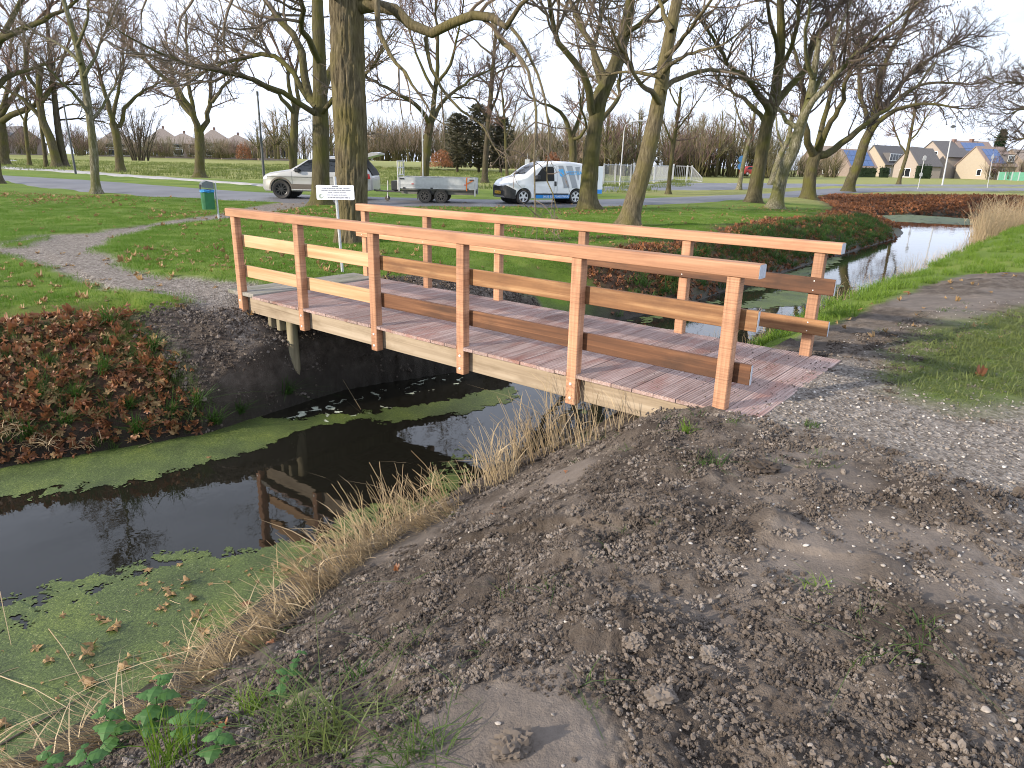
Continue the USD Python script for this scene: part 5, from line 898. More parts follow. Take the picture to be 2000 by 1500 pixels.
for (u, v), s, m_, lab, zz in (((480, 1180), .11, LEAF, 'brown lobed leaf floating on the duckweed', 1), ((290, 1113), .09, LEAF_DRY, 'pale lobed leaf floating near the dark drift line', 1), ((351, 1103), .07, LEAF_DRY, 'small pale leaf floating right of the lobed one', 1), ((410, 1141), .05, LEAF_DRY, 'whitish petal-like leaf on the duckweed', 1), ((408, 893), .07, LEAF_DRY, 'pale leaf floating by the far duckweed edge', 1), ((961, 1002), .06, LEAF, 'orange leaf at the foot of the dry stalks', 0), ((985, 985), .05, LEAF, 'rust coloured leaf beside the orange one', 0), ((1105, 920), .06, LEAF, 'orange leaf caught in the tall stalks', 0), ((565, 1125), .10, LEAF, 'dark red curled leaf hanging at the duckweed edge', 0), ((775, 1120), .05, LEAF, 'small rust leaf on the soil below the stalks', 0), ((480, 1265), .09, LEAF_DRY, 'tan leaf in the matted straw', 0), ((530, 1265), .08, LEAF, 'orange tan leaf beside the tan one in the straw', 0), ((437, 1440), .09, LEAF, 'bright rust leaf standing by the nettles', 0), ((1915, 735), .11, LEAF, 'bright orange leaf on the trodden grass', 0), ((1770, 577), .11, LEAF, 'orange leaf on the right-hand grass slope', 0), ((1680, 605), .10, LEAF, 'brown leaf at the foot of the right-hand grass slope', 0), ((145, 893), .13, LEAF, 'large tan leaf at the foot of the leaf heap', 0), ((120, 880), .12, LEAF, 'brown leaf next to the large tan one', 0)):
    q = at(u, v, ZW + .006) if zz else hit(u, v); r = random.Random(int(u)); m = leaf_p[int(u) % 12].copy(); m.apply_scale(s); m.vertices[:, 2] *= .35 if zz else 1.2; m.apply_transform(trimesh.transformations.rotation_matrix(r.uniform(0, 6), (0, 0, 1)))
    if not zz: m.apply_transform(trimesh.transformations.rotation_matrix(r.uniform(.2, .8), (r.uniform(-1, 1), r.uniform(-1, 1), 0)))
    m.apply_translation(np.asarray(q) + (0, 0, .012 if not zz else 0)); tag(part('fallen_leaf', m, m_), lab, 'leaf')
def stick(u0, v0, u1, v1, r, lab, m_=STRAW, bend=.0, z=.012):
    a, b = at(u0, v0, ZW + z), at(u1, v1, ZW + z); c = (a + b) / 2 + np.array([0, 0, bend]); tag(part('stick', tube(resample(np.array([a, c, b]), np.array([r, r, r * .5]), 7)[0], np.linspace(r, r * .5, 7), 5, True), m_), lab, 'stick')
stick(0, 1320, 145, 1390, .0035, 'long pale stem lying across the lower left duckweed', bend=.03); stick(95, 1330, 300, 1270, .0022, 'thin straight straw floating on the duckweed'); stick(95, 1228, 168, 1345, .0028, 'bent dry stem arching out of the duckweed', bend=.05); stick(0, 1455, 180, 1350, .006, 'dark half-sunken branch at the lower left', TWIG_DARK); stick(0, 1155, 22, 1260, .003, 'dry stem at the left edge of the water', bend=.06); stick(270, 873, 296, 864, .004, 'pale stick at the far duckweed edge'); stick(640, 720, 705, 800, .003, 'thin pale branch hanging on the shaded bank', bend=.12, z=.02)
FOAM = plain('foam_look', (0.40, 0.43, 0.35), .6, vary=.35, scale=30)
FP = ground_px([(560, 812), (640, 788), (740, 762), (840, 742), (905, 728), (900, 750), (840, 775), (760, 800), (700, 818), (600, 828)], ZW)
x, y = np.meshgrid(np.arange(-3.2, -.4, .013), np.arange(7.4, 10, .013), indexing='ij'); x, y = x + rng.uniform(-.004, .004, x.shape), y + rng.uniform(-.004, .004, x.shape)
sw = fbm(P3(x * 2.6, y * 2.6), 3, 88) * 2.2; cv = np.abs(fbm(P3(x * 3.0 + sw, y * 3.0 - sw), 3, 89) - .5) < .030
cv &= (sdist(x.ravel(), y.ravel(), FP).reshape(x.shape) + wobble(x, y, 90, 3) * .3 > 0); m_ = cv[:-1, :-1] & cv[1:, 1:]; ix = np.arange(x.size).reshape(x.shape); a = ix[:-1, :-1][m_]; b = ix[1:, :-1][m_]; c = ix[1:, 1:][m_]; d = ix[:-1, 1:][m_]
f = np.vstack([np.stack([a, b, c], 1), np.stack([a, c, d], 1)]); u, inv = np.unique(f, return_inverse=True)
tag(part('foam', (np.column_stack([x.ravel()[u], y.ravel()[u], np.full(len(u), ZW + .009)]), inv.reshape(-1, 3)), FOAM), 'whitish scum swirling along the shaded bank under the bridge', 'foam', kind='stuff')

rng = np.random.default_rng(99)
x, y = scatter(rng, ground_px([(0, 1260), (243, 1140), (480, 1082), (680, 1060), (480, 1280), (250, 1440), (0, 1480)], ZW), 150)
instancer('floating_debris', [(leaf_p[k], LEAF_DRY, False) for k in range(4)] + [(tube(np.array([(-.5, 0, 0), (0, .05, .02), (.5, 0, 0)]), .018, 4, True), STRAW, False)], np.column_stack([x, y, np.full(150, ZW + .007)]), rng.uniform(.012, .055, 150) * rng.choice([1, 1, 2.2], 150), quat_z(rng.uniform(0, 6.28, 150)), rng.integers(0, 5, 150), 'bits of leaf and straw floating on the near duckweed')
s_ = 5.7 - 1.1 * rng.uniform(0, 1, 420) ** 1.8; t_ = rng.uniform(.1, 1.95, 420); q = BO + BD * s_[:, None] + BN * t_[:, None]
instancer('deck_grit', [(c, CLOD, False) for c in clods] + [(c, PEBBLE, True) for c in pebs], np.column_stack([q, np.full(420, .0035)]), rng.uniform(.003, .014, 420), quat_z(rng.uniform(0, 6.28, 420)), rng.integers(0, 12, 420), 'grit trodden onto the last deck boards at the near end')

# ------------------------------------------------------------------ roads
ASPHALT = mat('asphalt_look', {'geo': ('geometry', {}), 'n': ('noise_texture', {'scale': 90.0, 'detail': 3.0}), 'n2': ('noise_texture', {'scale': .6, 'detail': 4.0}),
    'r': ('rgb_ramp', {'ramp': [(.3, (0.085, 0.085, 0.092)), (.7, (0.155, 0.155, 0.165))]}), 'v': ('rgb_ramp', {'ramp': [(.3, (.75,) * 3), (.7, (1.15,) * 3)]}), 'm': ('mix', {'mix_type': 'multiply', 'fac': 1.0}), 'bu': ('bump', {'strength': .3, 'distance': .01}), 'p': ('principled_bsdf', {'roughness': .62, 'specular_ior_level': .5})},
    [('geo.position', 'n.vector'), ('geo.position', 'n2.vector'), ('n.fac', 'r.fac'), ('n2.fac', 'v.fac'), ('r.color', 'm.color1'), ('v.color', 'm.color2'), ('m.color', 'p.base_color'), ('n.fac', 'bu.height'), ('bu.normal', 'p.normal')])
PAVE = plain('cycle_path_look', (0.30, 0.29, 0.28), .7, vary=.15, scale=2)
PAINT = plain('road_paint_look', (0.72, 0.72, 0.70), .6, vary=.15, scale=9)
def smooth_line(pts, n):
    p = np.asarray(pts, float); d = np.concatenate([[0], np.cumsum(np.linalg.norm(np.diff(p, axis=0), axis=1))]); u = np.linspace(0, d[-1], n)
    from scipy.interpolate import PchipInterpolator as PI
    return np.stack([PI(d, p[:, 0])(u), PI(d, p[:, 1])(u)], 1)
def strip(name, left, right, m, lift, n=160, cross=9, kind='structure'):
    a, b = smooth_line(left, n), smooth_line(right, n); k = np.linspace(0, 1, cross)
    g = a[:, None] * (1 - k[None, :, None]) + b[:, None] * k[None, :, None]; x, y = g[..., 0].ravel(), g[..., 1].ravel()
    z = base_height(x, y) + lift
    # the bed is cut level across so that no lawn shows through
    z = np.maximum(z, height(x, y, False) + lift).reshape(n, cross); z = np.maximum(z, z.mean(1, keepdims=True)); z[:, 0] -= .10; z[:, -1] -= .10
    i, j = np.meshgrid(np.arange(n - 1), np.arange(cross - 1), indexing='ij'); q = np.stack([i*cross+j, (i+1)*cross+j, (i+1)*cross+j+1, i*cross+j+1], -1).reshape(-1, 4); f = np.vstack([q[:, [0, 1, 2]], q[:, [0, 2, 3]]])
    v = np.column_stack([x, y, z.ravel()]); t = trimesh.Trimesh(v, f, process=False)
    if t.face_normals[:, 2].mean() < 0: t.invert()
    return tag(part(name, t, m, None, smooth=True), kind=kind)
rn = ground_px([(0, 354), (188, 377), (400, 389), (540, 394), (700, 401), (850, 404.5), (1000, 406), (1130, 405), (1260, 400.5), (1400, 393), (1480, 387), (1560, 380.5), (1640, 376), (1760, 374.5), (2000, 375)])
rf = ground_px([(0, 343), (188, 353), (400, 369), (540, 379), (700, 385), (850, 389), (1000, 391), (1130, 391), (1260, 388), (1400, 381.5), (1480, 377), (1560, 372), (1640, 369), (1760, 368.5), (2000, 369.5)])
strip('road', [(-62, 70)] + rn + [(160, 110)], [(-70, 78)] + rf + [(165, 120)], ASPHALT, .055)
sn = ground_px([(1150, 375.5), (1260, 372.5), (1330, 371.5), (1400, 370.5), (1500, 369), (1640, 365.2), (1800, 366.3), (2000, 367.2)]); sf = ground_px([(1150, 369), (1260, 361), (1330, 358), (1400, 359.2), (1500, 360), (1640, 362), (1800, 363.2), (2000, 364.3)])
strip('road', sn, sf, ASPHALT, .06)
cl = (np.array(sn) + np.array(sf)) / 2
for i in range(10):
    u = np.array(smooth_line(cl, 60)[2 + i * 3:4 + i * 3]); d = (u[1] - u[0]) / np.linalg.norm(u[1] - u[0]); n_ = np.array([-d[1], d[0]]) * .07
    z = float(base_height(u[:1, 0], u[:1, 1])[0]) + .22
    tag(part('lane_marking', (np.array([(*(u[0] + n_), z), (*(u[0] - n_), z), (*(u[0] + d * 1.6 - n_), z), (*(u[0] + d * 1.6 + n_), z)]), np.array([(0, 1, 2, 3)])), PAINT), kind='structure') if i < 7 else None
cn = ground_px([(0, 331.5), (150, 339.5), (250, 346), (375, 353.2), (440, 358), (530, 364.5)]); cf = ground_px([(0, 327.3), (150, 336), (250, 342.6), (375, 350.4), (440, 355.3), (530, 362)])
strip('cycle_path', [(-80, 115)] + cn, [(-86, 122)] + cf, PAVE, .05)

# ------------------------------------------------------------------ vehicles (x forward, y to the left side, z up)
GLASS = mat('dark_window_look', {'p': ('principled_bsdf', {'base_color': (0.012, 0.015, 0.018), 'roughness': .03, 'specular_ior_level': .6})}, [])
def paint_look(name, col, metal=0.0, rough=.28):
    c = np.array(col)
    return mat(name, {'geo': ('geometry', {}), 'n': ('noise_texture', {'scale': 1.7, 'detail': 5.0}), 'n2': ('noise_texture', {'scale': 26.0, 'detail': 3.0}), 'sx': ('separate_xyz', {}), 'zr': ('map_range', {'from_min': .25, 'from_max': .75, 'to_min': .30, 'to_max': .03, 'clamp': True}),
        'mu': ('math', {'math_type': 'multiply'}), 'm': ('mix', {'color1': c, 'color2': (0.20, 0.17, 0.13)}), 'rr': ('map_range', {'from_min': .3, 'from_max': .7, 'to_min': rough - .06, 'to_max': rough + .14}), 'p': ('principled_bsdf', {'metallic': metal, 'coat_weight': .5, 'coat_roughness': .06})},
        [('geo.position', 'n.vector'), ('geo.position', 'n2.vector'), ('geo.position', 'sx.vector'), ('sx.z', 'zr.value'), ('zr.result', 'mu.value1'), ('n2.fac', 'mu.value2'), ('mu.value', 'm.fac'), ('m.color', 'p.base_color'), ('n.fac', 'rr.value'), ('rr.result', 'p.roughness')])
WHITE = paint_look('white_paint_look', (0.74, 0.75, 0.76)); SILVER = paint_look('silver_paint_look', (0.40, 0.40, 0.39), .5, .34); 
BLACKP = plain('black_plastic_look', (0.022, 0.023, 0.025), .5, vary=.2); RUBBER = plain('tyre_rubber_look', (0.022, 0.021, 0.020), .8, vary=.3, scale=14); DUSTY = plain('dusty_rubber_look', (0.07, 0.062, 0.052), .9, vary=.35, scale=14)
ALLOY = plain('silver_wheel_look', (0.60, 0.61, 0.62), .35, metal=.5); DARKRIM = plain('dark_wheel_look', (0.035, 0.035, 0.037), .3, metal=.4); RUSTRIM = plain('dull_wheel_look', (0.17, 0.145, 0.115), .7, vary=.4, scale=20)
ALU = plain('trailer_side_look', (0.46, 0.47, 0.47), .55, metal=.1, vary=.1, scale=9); GALV = plain('galvanised_look', (0.40, 0.41, 0.42), .5, metal=.4, vary=.18, scale=12); CHASSIS = plain('trailer_frame_look', (0.13, 0.125, 0.105), .7, vary=.25, scale=8)
RED = plain('red_lens_look', (0.45, 0.02, 0.02), .2); ORANGE = plain('orange_strap_look', (0.62, 0.17, 0.03), .7); YELLOW = plain('yellow_plate_look', (0.75, 0.42, 0.02), .5); BLUE = plain('blue_print_look', (0.03, 0.24, 0.62), .5, vary=.05); LBLUE = plain('light_blue_print_look', (0.07, 0.40, 0.78), .5, vary=.05); GREYP = plain('grey_print_look', (0.32, 0.34, 0.37), .5, vary=.05)
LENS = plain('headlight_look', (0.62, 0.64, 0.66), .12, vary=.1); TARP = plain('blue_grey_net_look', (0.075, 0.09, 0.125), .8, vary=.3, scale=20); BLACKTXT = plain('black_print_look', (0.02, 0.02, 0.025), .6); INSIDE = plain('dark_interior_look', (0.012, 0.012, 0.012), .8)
SIGNW = plain('sign_white_look', (0.74, 0.77, 0.84), .35, vary=.04, scale=6)

class Shell:
    "a body from a roof line, a half width and a belt line; side(x, z) is where its flank stands"
    def __init__(s, top, bottom, width, belt, tum, rr=.10):
        s.top, s.bot, s.wid, s.belt, s.tum, s.rr = map(np.array, (top, bottom, width, belt, tum, rr)) if False else (np.array(top), np.array(bottom), np.array(width), belt, tum, rr)
    def zt(s, x): return np.interp(x, s.top[:, 0], s.top[:, 1])
    def zb(s, x): return np.interp(x, s.bot[:, 0], s.bot[:, 1])
    def side(s, x, z):
        w = np.interp(x, s.wid[:, 0], s.wid[:, 1]); a = np.clip((z - s.belt), 0, None); b = np.clip(.55 - z, 0, None)
        return w * (1 - s.tum * a ** 1.25 - .12 * b ** 2 * 4) + .02 * np.exp(-((z - s.belt + .12) / .10) ** 2)
    def section(s, x):
        zt, zb = s.zt(x), s.zb(x); rr = min(s.rr, (zt - zb) * .3)
        z = np.linspace(zb + .03, zt - rr, 12); y = s.side(x, z); w = y[-1]; th = np.linspace(0, np.pi / 2, 7)[1:]
        z2 = zt - rr + rr * np.sin(th); y2 = w - rr * 1.5 * (1 - np.cos(th)); k = np.array([.8, .5, .2]); yc = y2[-1] * k; zc = zt + .02 * (1 - k ** 2)
        Y = np.concatenate([[0, y[0] - .04], y, y2, yc, [0]]); Z = np.concatenate([[zb, zb], z, z2, zc, [zt + .02]])
        return np.stack([np.concatenate([Y, -Y[-2:0:-1]]), np.concatenate([Z, Z[-2:0:-1]])], 1)
    def mesh(s, xs):
        S = [s.section(x) for x in xs]; n = len(S[0]); v = np.vstack([np.column_stack([np.full(n, x), q]) for x, q in zip(xs, S)])
        i, j = np.meshgrid(np.arange(len(xs) - 1), np.arange(n), indexing='ij'); q = np.stack([i*n+j, (i+1)*n+j, (i+1)*n+(j+1) % n, i*n+(j+1) % n], -1).reshape(-1, 4)
        f = np.vstack([q[:, [0, 1, 2]], q[:, [0, 2, 3]]]); e = (len(xs) - 1) * n; c0, c1 = len(v), len(v) + 1; v = np.vstack([v, v[:n].mean(0), v[e:e + n].mean(0)]); j = np.arange(n)
        f = np.vstack([f, np.stack([0*j + c0, j, (j+1) % n], 1), np.stack([0*j + c1, e + (j+1) % n, e + j], 1)]); m = trimesh.Trimesh(v, f, process=False)
        if m.volume < 0: m.invert()
        return m
    def on_side(s, poly, off=.006, sgn=1, thick=.006):
        "a flat shape given in (x, z) laid on the flank"
        poly = sg.Polygon(poly) if not hasattr(poly, 'geom_type') else poly; m = trimesh.creation.extrude_polygon(poly, thick, engine='earcut'); m = m.subdivide_to_size(.16)
        return s.drape(m, off, sgn)
    def drape(s, m, off, sgn):
        v = m.vertices; y = s.side(v[:, 0], v[:, 1]) + off + v[:, 2]; m = trimesh.Trimesh(np.stack([v[:, 0], sgn * y, v[:, 1]], 1), m.faces, process=False); return m
    def lettering(s, text, x0, z0, h, off=.008, bold=True):
        m = meshkit.text_mesh(text, h, .003, bold); v = m.vertices.copy(); m.vertices = np.stack([x0 - v[:, 0], z0 + v[:, 1], v[:, 2]], 1); return s.drape(m, off, 1)
def lathe(prof, n=28):
    "profile (radius, y) turned about the y axis"
    prof = np.array(prof); g = np.arange(n) * 2 * np.pi / n; v = np.stack([prof[None, :, 0] * np.cos(g)[:, None], np.broadcast_to(prof[:, 1], (n, len(prof))), prof[None, :, 0] * np.sin(g)[:, None]], -1).reshape(-1, 3); k = len(prof)
    i, j = np.meshgrid(np.arange(n), np.arange(k - 1), indexing='ij'); i2 = (i + 1) % n; q = np.stack([i*k+j, i*k+j+1, i2*k+j+1, i2*k+j], -1).reshape(-1, 4); return trimesh.Trimesh(v, np.vstack([q[:, [0, 1, 2]], q[:, [0, 2, 3]]]), process=False)
def wheel(t, x, y, r, w, rim_r, spokes, tyre_m, rim_m, sgn=1, holes=True):
    ty = lathe([(rim_r, -w * .42), (r * .93, -w / 2), (r * .985, -w * .42), (r, -w * .25), (r, w * .25), (r * .985, w * .42), (r * .93, w / 2), (rim_r, w * .42)]); ty.apply_translation((x, y, r)); p = part('wheel', ty, tyre_m, t, smooth=35)
    o = sgn * w * .36; d = lathe([(.0, 0), (rim_r * .55, 0), (rim_r * .97, -.02 * sgn)]); d.apply_translation((x, y + o * .55, r)); part('rim_back', d, INSIDE, p)
    ms = [lathe([(rim_r * .86, o * .95), (rim_r * .94, o * 1.08), (rim_r * 1.0, o * 1.05), (rim_r * 1.02, o * .8)]), lathe([(0, o * 1.02), (rim_r * .2, o * 1.0), (rim_r * .24, o * .7)])]
    for k in range(spokes):
        b = box(rim_r * .15, rim_r * .9, -.014 if sgn > 0 else -.014, .014, -rim_r * (.16 if spokes < 7 else .07), rim_r * (.16 if spokes < 7 else .07)); b.apply_translation((0, o * .85, 0)); b.apply_transform(trimesh.transformations.rotation_matrix(k * 2 * np.pi / spokes + .3, (0, 1, 0))); ms.append(b)
    m = cat(*ms); m.apply_translation((x, y, r)); part('rim', m, rim_m, p, smooth=30)
def wheel_arches(m, xs, r, zc, hw):
    q = to_m3(m)
    for x in xs:
        c = m3.Manifold.cylinder(hw * 2 + 1, r, r, 36).translate((0, 0, -(hw + .5))).rotate((90, 0, 0)).translate((x, 0, zc)); inner = m3.Manifold.cube((r * 2.2, hw * 2 - .62, r * 2.2), True).translate((x, 0, zc)); q = q - (c - inner)
    return to_tm(q)

# the white van
hd = np.array([-.887, -.46]); vr = math.atan2(hd[1], hd[0]); fw_ = np.array([.26, 29.2]); left = np.array([-hd[1], hd[0]])
vc = fw_ - hd * 1.25 - left * .70
vz = float(base_height(vc[:1], vc[1:])[0]) + .06
van = thing('delivery_van', 'white delivery van with blue lettering and a grey W on its side, rear door open', 'van', (*vc, vz), vr)
sh = Shell([(-1.90, 1.25), (-1.88, 1.42), (-1.80, 1.57), (-1.62, 1.655), (-1.2, 1.70), (-.5, 1.715), (0, 1.69), (.32, 1.63), (.60, 1.51), (.86, 1.33), (1.12, 1.125), (1.4, 1.06), (1.72, .97), (1.90, .875), (1.98, .78), (2.03, .66)],
           [(-1.90, .33), (-1.5, .24), (1.6, .22), (1.95, .26), (2.03, .34)], [(-1.90, .70), (-1.82, .80), (-1.5, .835), (1.2, .835), (1.55, .80), (1.8, .70), (1.95, .58), (2.03, .46)], .88, .24, .12)
xs = np.unique(np.concatenate([np.linspace(-1.90, 2.03, 46), [-1.88, -1.85, 1.98, 2.0]]))
body = wheel_arches(sh.mesh(xs), (1.25, -1.26), .355, .30, .83)
part('body', body, WHITE, van, smooth=32)
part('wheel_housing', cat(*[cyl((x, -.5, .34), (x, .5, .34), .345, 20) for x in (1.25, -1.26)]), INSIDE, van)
dp = [(.78, .93), (.74, 1.02), (.40, 1.40), (.24, 1.475), (-.10, 1.48), (-.13, 1.44), (-.13, .965)]
part('door_window', sh.on_side(sg.Polygon(dp).buffer(-.01).buffer(.02), .004), INSIDE, van, label='open dark side window')
part('door_window', sh.on_side(sg.Polygon(dp).buffer(-.01).buffer(.02), .004, -1), GLASS, van)
part('window_frame', sh.on_side(sg.Polygon(dp).buffer(.028).difference(sg.Polygon(dp)), .003), BLACKP, van)
def top_patch(sh, x0, x1, f0, f1, off=.006, n=12, inset=.93):
    x = np.linspace(x0, x1, n); k = np.linspace(f0, f1, 9); v = []
    for a in x:
        S = sh.section(a); h = len(S) // 2; w = S[:h + 1, 0].max(); top = sh.zt(a); rr = min(sh.rr, (top - sh.zb(a)) * .3); we = (sh.side(a, top - rr) - rr * 1.5 * .7) * inset
        v.append(np.stack([np.full(9, a), we * k, top + .02 * (1 - k ** 2) - .035 * np.abs(k) ** 6], 1))
    v = np.array(v); t = np.gradient(v, axis=0); s_ = np.gradient(v, axis=1); nn = np.cross(t, s_); nn /= np.linalg.norm(nn, axis=2, keepdims=True); nn *= np.sign(nn[..., 2:]); v = v + nn * off
    i, j = np.meshgrid(np.arange(n - 1), np.arange(8), indexing='ij'); q = np.stack([i*9+j, (i+1)*9+j, (i+1)*9+j+1, i*9+j+1], -1).reshape(-1, 4); return (v.reshape(-1, 3), q)
part('windscreen', top_patch(sh, .40, 1.09, -1, 1), GLASS, van, smooth=True)
a = [(.42, 1.14), (.44, 1.10)]
for y0 in (.1, -.45): part('wiper', tube(np.array([(1.10, y0, 1.165), (.98, y0 + .25, 1.27)]), .011, 5, True), BLACKP, van)
bs = Shell(sh.top * 0 + sh.top, sh.bot, np.column_stack([sh.wid[:, 0], sh.wid[:, 1] + .012]), .88, .24, .12)
def bumper_section(x0, x1, ztop, bs, n=14):
    xs = np.linspace(x0, x1, n); S = []
    for x in xs:
        zb = bs.zb(x) - .01; z = np.linspace(zb, min(ztop(x), bs.zt(x) - .015), 8); y = bs.side(x, z); S.append(np.stack([np.full(16, x), np.concatenate([y, -y[::-1]]), np.concatenate([z, z[::-1]])], 1))
    v = np.vstack(S); m = 16; i, j = np.meshgrid(np.arange(n - 1), np.arange(m - 1), indexing='ij'); q = np.stack([i*m+j, (i+1)*m+j, (i+1)*m+j+1, i*m+j+1], -1).reshape(-1, 4)
    f = list(np.vstack([q[:, [0, 1, 2]], q[:, [0, 2, 3]]])); e = (n - 1) * m
    for k in range(7): f += [(e + k, e + k + 1, e + 14 - k), (e + k, e + 14 - k, e + 15 - k)]
    v[:, 0] += .012; return trimesh.Trimesh(v, np.array(f), process=False)
part('front_bumper', bumper_section(1.60, 2.03, lambda x: .56 + (x - 1.60) * .52, bs), BLACKP, van, smooth=30)
part('rear_bumper', cat(sh.on_side([(-1.62, .36), (-1.88, .36), (-1.88, .62), (-1.70, .50)], .012), box(-1.95, -1.86, -.74, .74, .34, .60)), BLACKP, van)
for sg_ in (1, -1): part('headlight', sh.on_side([(1.60, .80), (1.70, .80), (1.86, .74), (1.86, .80), (1.60, .945), (1.50, .95)], .008, sg_), LENS, van)
part('grille', box(2.035, 2.052, -.34, .34, .60, .70), INSIDE, van)
pl = part('number_plate', rbox(2.046, 2.060, -.26, .26, .40, .51, .004), YELLOW, van)
tx = meshkit.text_mesh('V-81-TKD', .065, .002, True); v = tx.vertices.copy(); w_ = v[:, 0].max(); tx.vertices = np.stack([2.061 + v[:, 2], v[:, 0] - w_ / 2, .425 + v[:, 1]], 1); part('plate_text', tx, BLACKTXT, pl)
part('mirror', rbox(.60, .78, .86, 1.02, .98, 1.16, .03), BLACKP, van); part('mirror', rbox(.60, .78, -1.02, -.86, .98, 1.16, .03), BLACKP, van)
part('door_handle', sh.on_side(sg.Point(-.20, .83).buffer(.032).union(sg.box(-.232, .76, -.168, .90)).buffer(.02), .01, 1, .014), BLACKP, van)
part('side_trim', sh.on_side([(.72, .44), (-.86, .44), (-.86, .385), (.72, .385)], .010, 1, .012), BLACKP, van)
part('side_stripe', sh.on_side([(.76, .385), (-.92, .385), (-.92, .24), (.76, .24)], .005, 1, .004), BLUE, van)
for x0, x1 in ((-.155, -.150), (-.30, -.296), (.80, .805)): part('panel_gap', sh.on_side([(x0, .42), (x1, .42), (x1, 1.50 if x0 < .5 else .95), (x0, 1.50 if x0 < .5 else .95)], .002, 1, .004), BLACKP, van)
part('grey_logo', cat(*[sh.on_side(q, .004, 1, .003) for q in ([(-.38, 1.55), (-.62, 1.55), (-.90, .66), (-.62, .66)], [(-.76, 1.55), (-1.06, 1.55), (-1.30, .66), (-1.02, .66)], [(-1.44, 1.52), (-1.20, 1.50), (-1.30, .98), (-1.34, .98)])]), GREYP, van)
part('blue_logo', cat(sh.on_side([(-.38, 1.40), (-.47, 1.40), (-.54, 1.12), (-.45, 1.12)], .009, 1, .003), sh.on_side([(-.49, 1.41), (-.60, 1.41), (-.66, 1.12), (-.555, 1.12)], .009, 1, .003)), LBLUE, van)
part('blue_lettering', sh.lettering('WESTRA', -.74, 1.20, .135, .010), LBLUE, van)
part('white_lettering', cat(sh.lettering('06 22 53 17 |', .36, .275, .075, .011), sh.lettering('WESTRA.NL', -.32, .275, .075, .011)), SIGNW, van)
part('tail_light', sh.on_side([(-1.76, .80), (-1.88, .80), (-1.88, 1.16), (-1.80, 1.18)], .010, 1, .01), RED, van)
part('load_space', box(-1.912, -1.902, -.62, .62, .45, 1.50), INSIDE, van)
dr = rbox(-2.62, -1.94, .72, .77, .42, 1.56, .02); part('rear_door', dr, WHITE, van, label='open rear door'); part('door_stripe', box(-2.60, -1.96, .7705, .7735, .43, .60), BLUE, van)
part('roof_hinge', tube(np.array([(-1.70, .55, 1.66), (-1.85, .62, 1.62), (-1.98, .70, 1.45)]), .035, 8, True), BLACKP, van)
for x in (1.25, -1.26):
    for s_g in (1, -1): wheel(van, x, s_g * .71, .305, .19, .21, 5, RUBBER, ALLOY, s_g)

# the silver car with its tailgate up
cc = np.array([-9.65 + 1.45, 29.25 + .82]); czz = float(base_height(cc[:1], cc[1:])[0]) + .06
car = thing('silver_car', 'silver off-road car with black wheels and raised tailgate parked behind the two trunks', 'car', (*cc, czz), math.pi - .01)
sh2 = Shell([(-2.30, .95), (-2.26, 1.05), (-2.15, 1.18), (-1.98, 1.45), (-1.80, 1.60), (-1.4, 1.665), (-.6, 1.705), (.0, 1.68), (.35, 1.56), (.70, 1.36), (1.02, 1.17), (1.4, 1.115), (1.9, 1.03), (2.18, .93), (2.28, .80), (2.33, .62)],
            [(-2.30, .42), (-1.9, .34), (1.8, .30), (2.2, .30), (2.33, .38)], [(-2.30, .78), (-2.15, .88), (-1.8, .93), (1.5, .93), (1.9, .88), (2.15, .76), (2.33, .52)], 1.02, .30, .12)
part('body', wheel_arches(sh2.mesh(np.linspace(-2.30, 2.33, 52)), (1.45, -1.37), .44, .37, .93), SILVER, car, smooth=32)
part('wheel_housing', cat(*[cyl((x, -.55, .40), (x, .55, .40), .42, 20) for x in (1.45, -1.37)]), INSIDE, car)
for q in ([(.92, 1.10), (.70, 1.27), (.28, 1.545), (-.05, 1.60), (-.08, 1.09)], [(-.16, 1.09), (-.14, 1.60), (-.75, 1.61), (-1.02, 1.585), (-1.06, 1.11)], [(-1.13, 1.12), (-1.10, 1.575), (-1.55, 1.54), (-1.82, 1.40), (-1.92, 1.20)]):
    for s_g in (1, -1): part('side_window', sh2.on_side(sg.Polygon(q).buffer(-.02).buffer(.02), .006, s_g), GLASS, car)
part('windscreen', top_patch(sh2, .30, 1.0, -1, 1), GLASS, car, smooth=True)
part('side_cladding', sh2.on_side([(1.0, .60), (-.95, .60), (-.95, .36), (1.0, .36)], .006, 1, .008), plain('taupe_cladding_look', (0.085, 0.072, 0.058), .6), car); part('sill_strip', sh2.on_side([(1.0, .40), (-.95, .40), (-.95, .365), (1.0, .365)], .016, 1, .01), ALLOY, car)
for c in (1.45, -1.37): part('arch_trim', sh2.on_side(sg.Point(c, .37).buffer(.50, quad_segs=12).difference(sg.Point(c, .37).buffer(.435, quad_segs=12)).intersection(sg.box(-3, .36, 3, 1)), .005, 1, .012), plain('arch_trim_look', (0.10, 0.088, 0.072), .6), car)
part('waist_line', sh2.on_side([(2.0, .885), (-2.1, .885), (-2.1, .868), (2.0, .868)], .004, 1, .004), BLACKP, car)
for x in (.96, -.115, -1.09): part('panel_gap', sh2.on_side([(x, .45), (x + .007, .45), (x + .007, 1.08), (x, 1.08)], .002, 1, .004), BLACKP, car)
for x in (.08, -.95): part('door_handle', sh2.on_side(sg.box(x - .11, .955, x + .05, .985).buffer(.015), .012, 1, .02), SILVER, car)
part('mirror', rbox(.62, .80, .92, 1.12, 1.06, 1.23, .04), BLACKP, car); part('mirror', rbox(.62, .80, -1.12, -.92, 1.06, 1.23, .04), BLACKP, car)
for s_g in (1, -1): part('roof_rail', tube(np.array([(.05, s_g * .66, 1.69), (-.1, s_g * .66, 1.745), (-1.4, s_g * .65, 1.72), (-1.6, s_g * .64, 1.66)]), .018, 6, True), BLACKP, car)
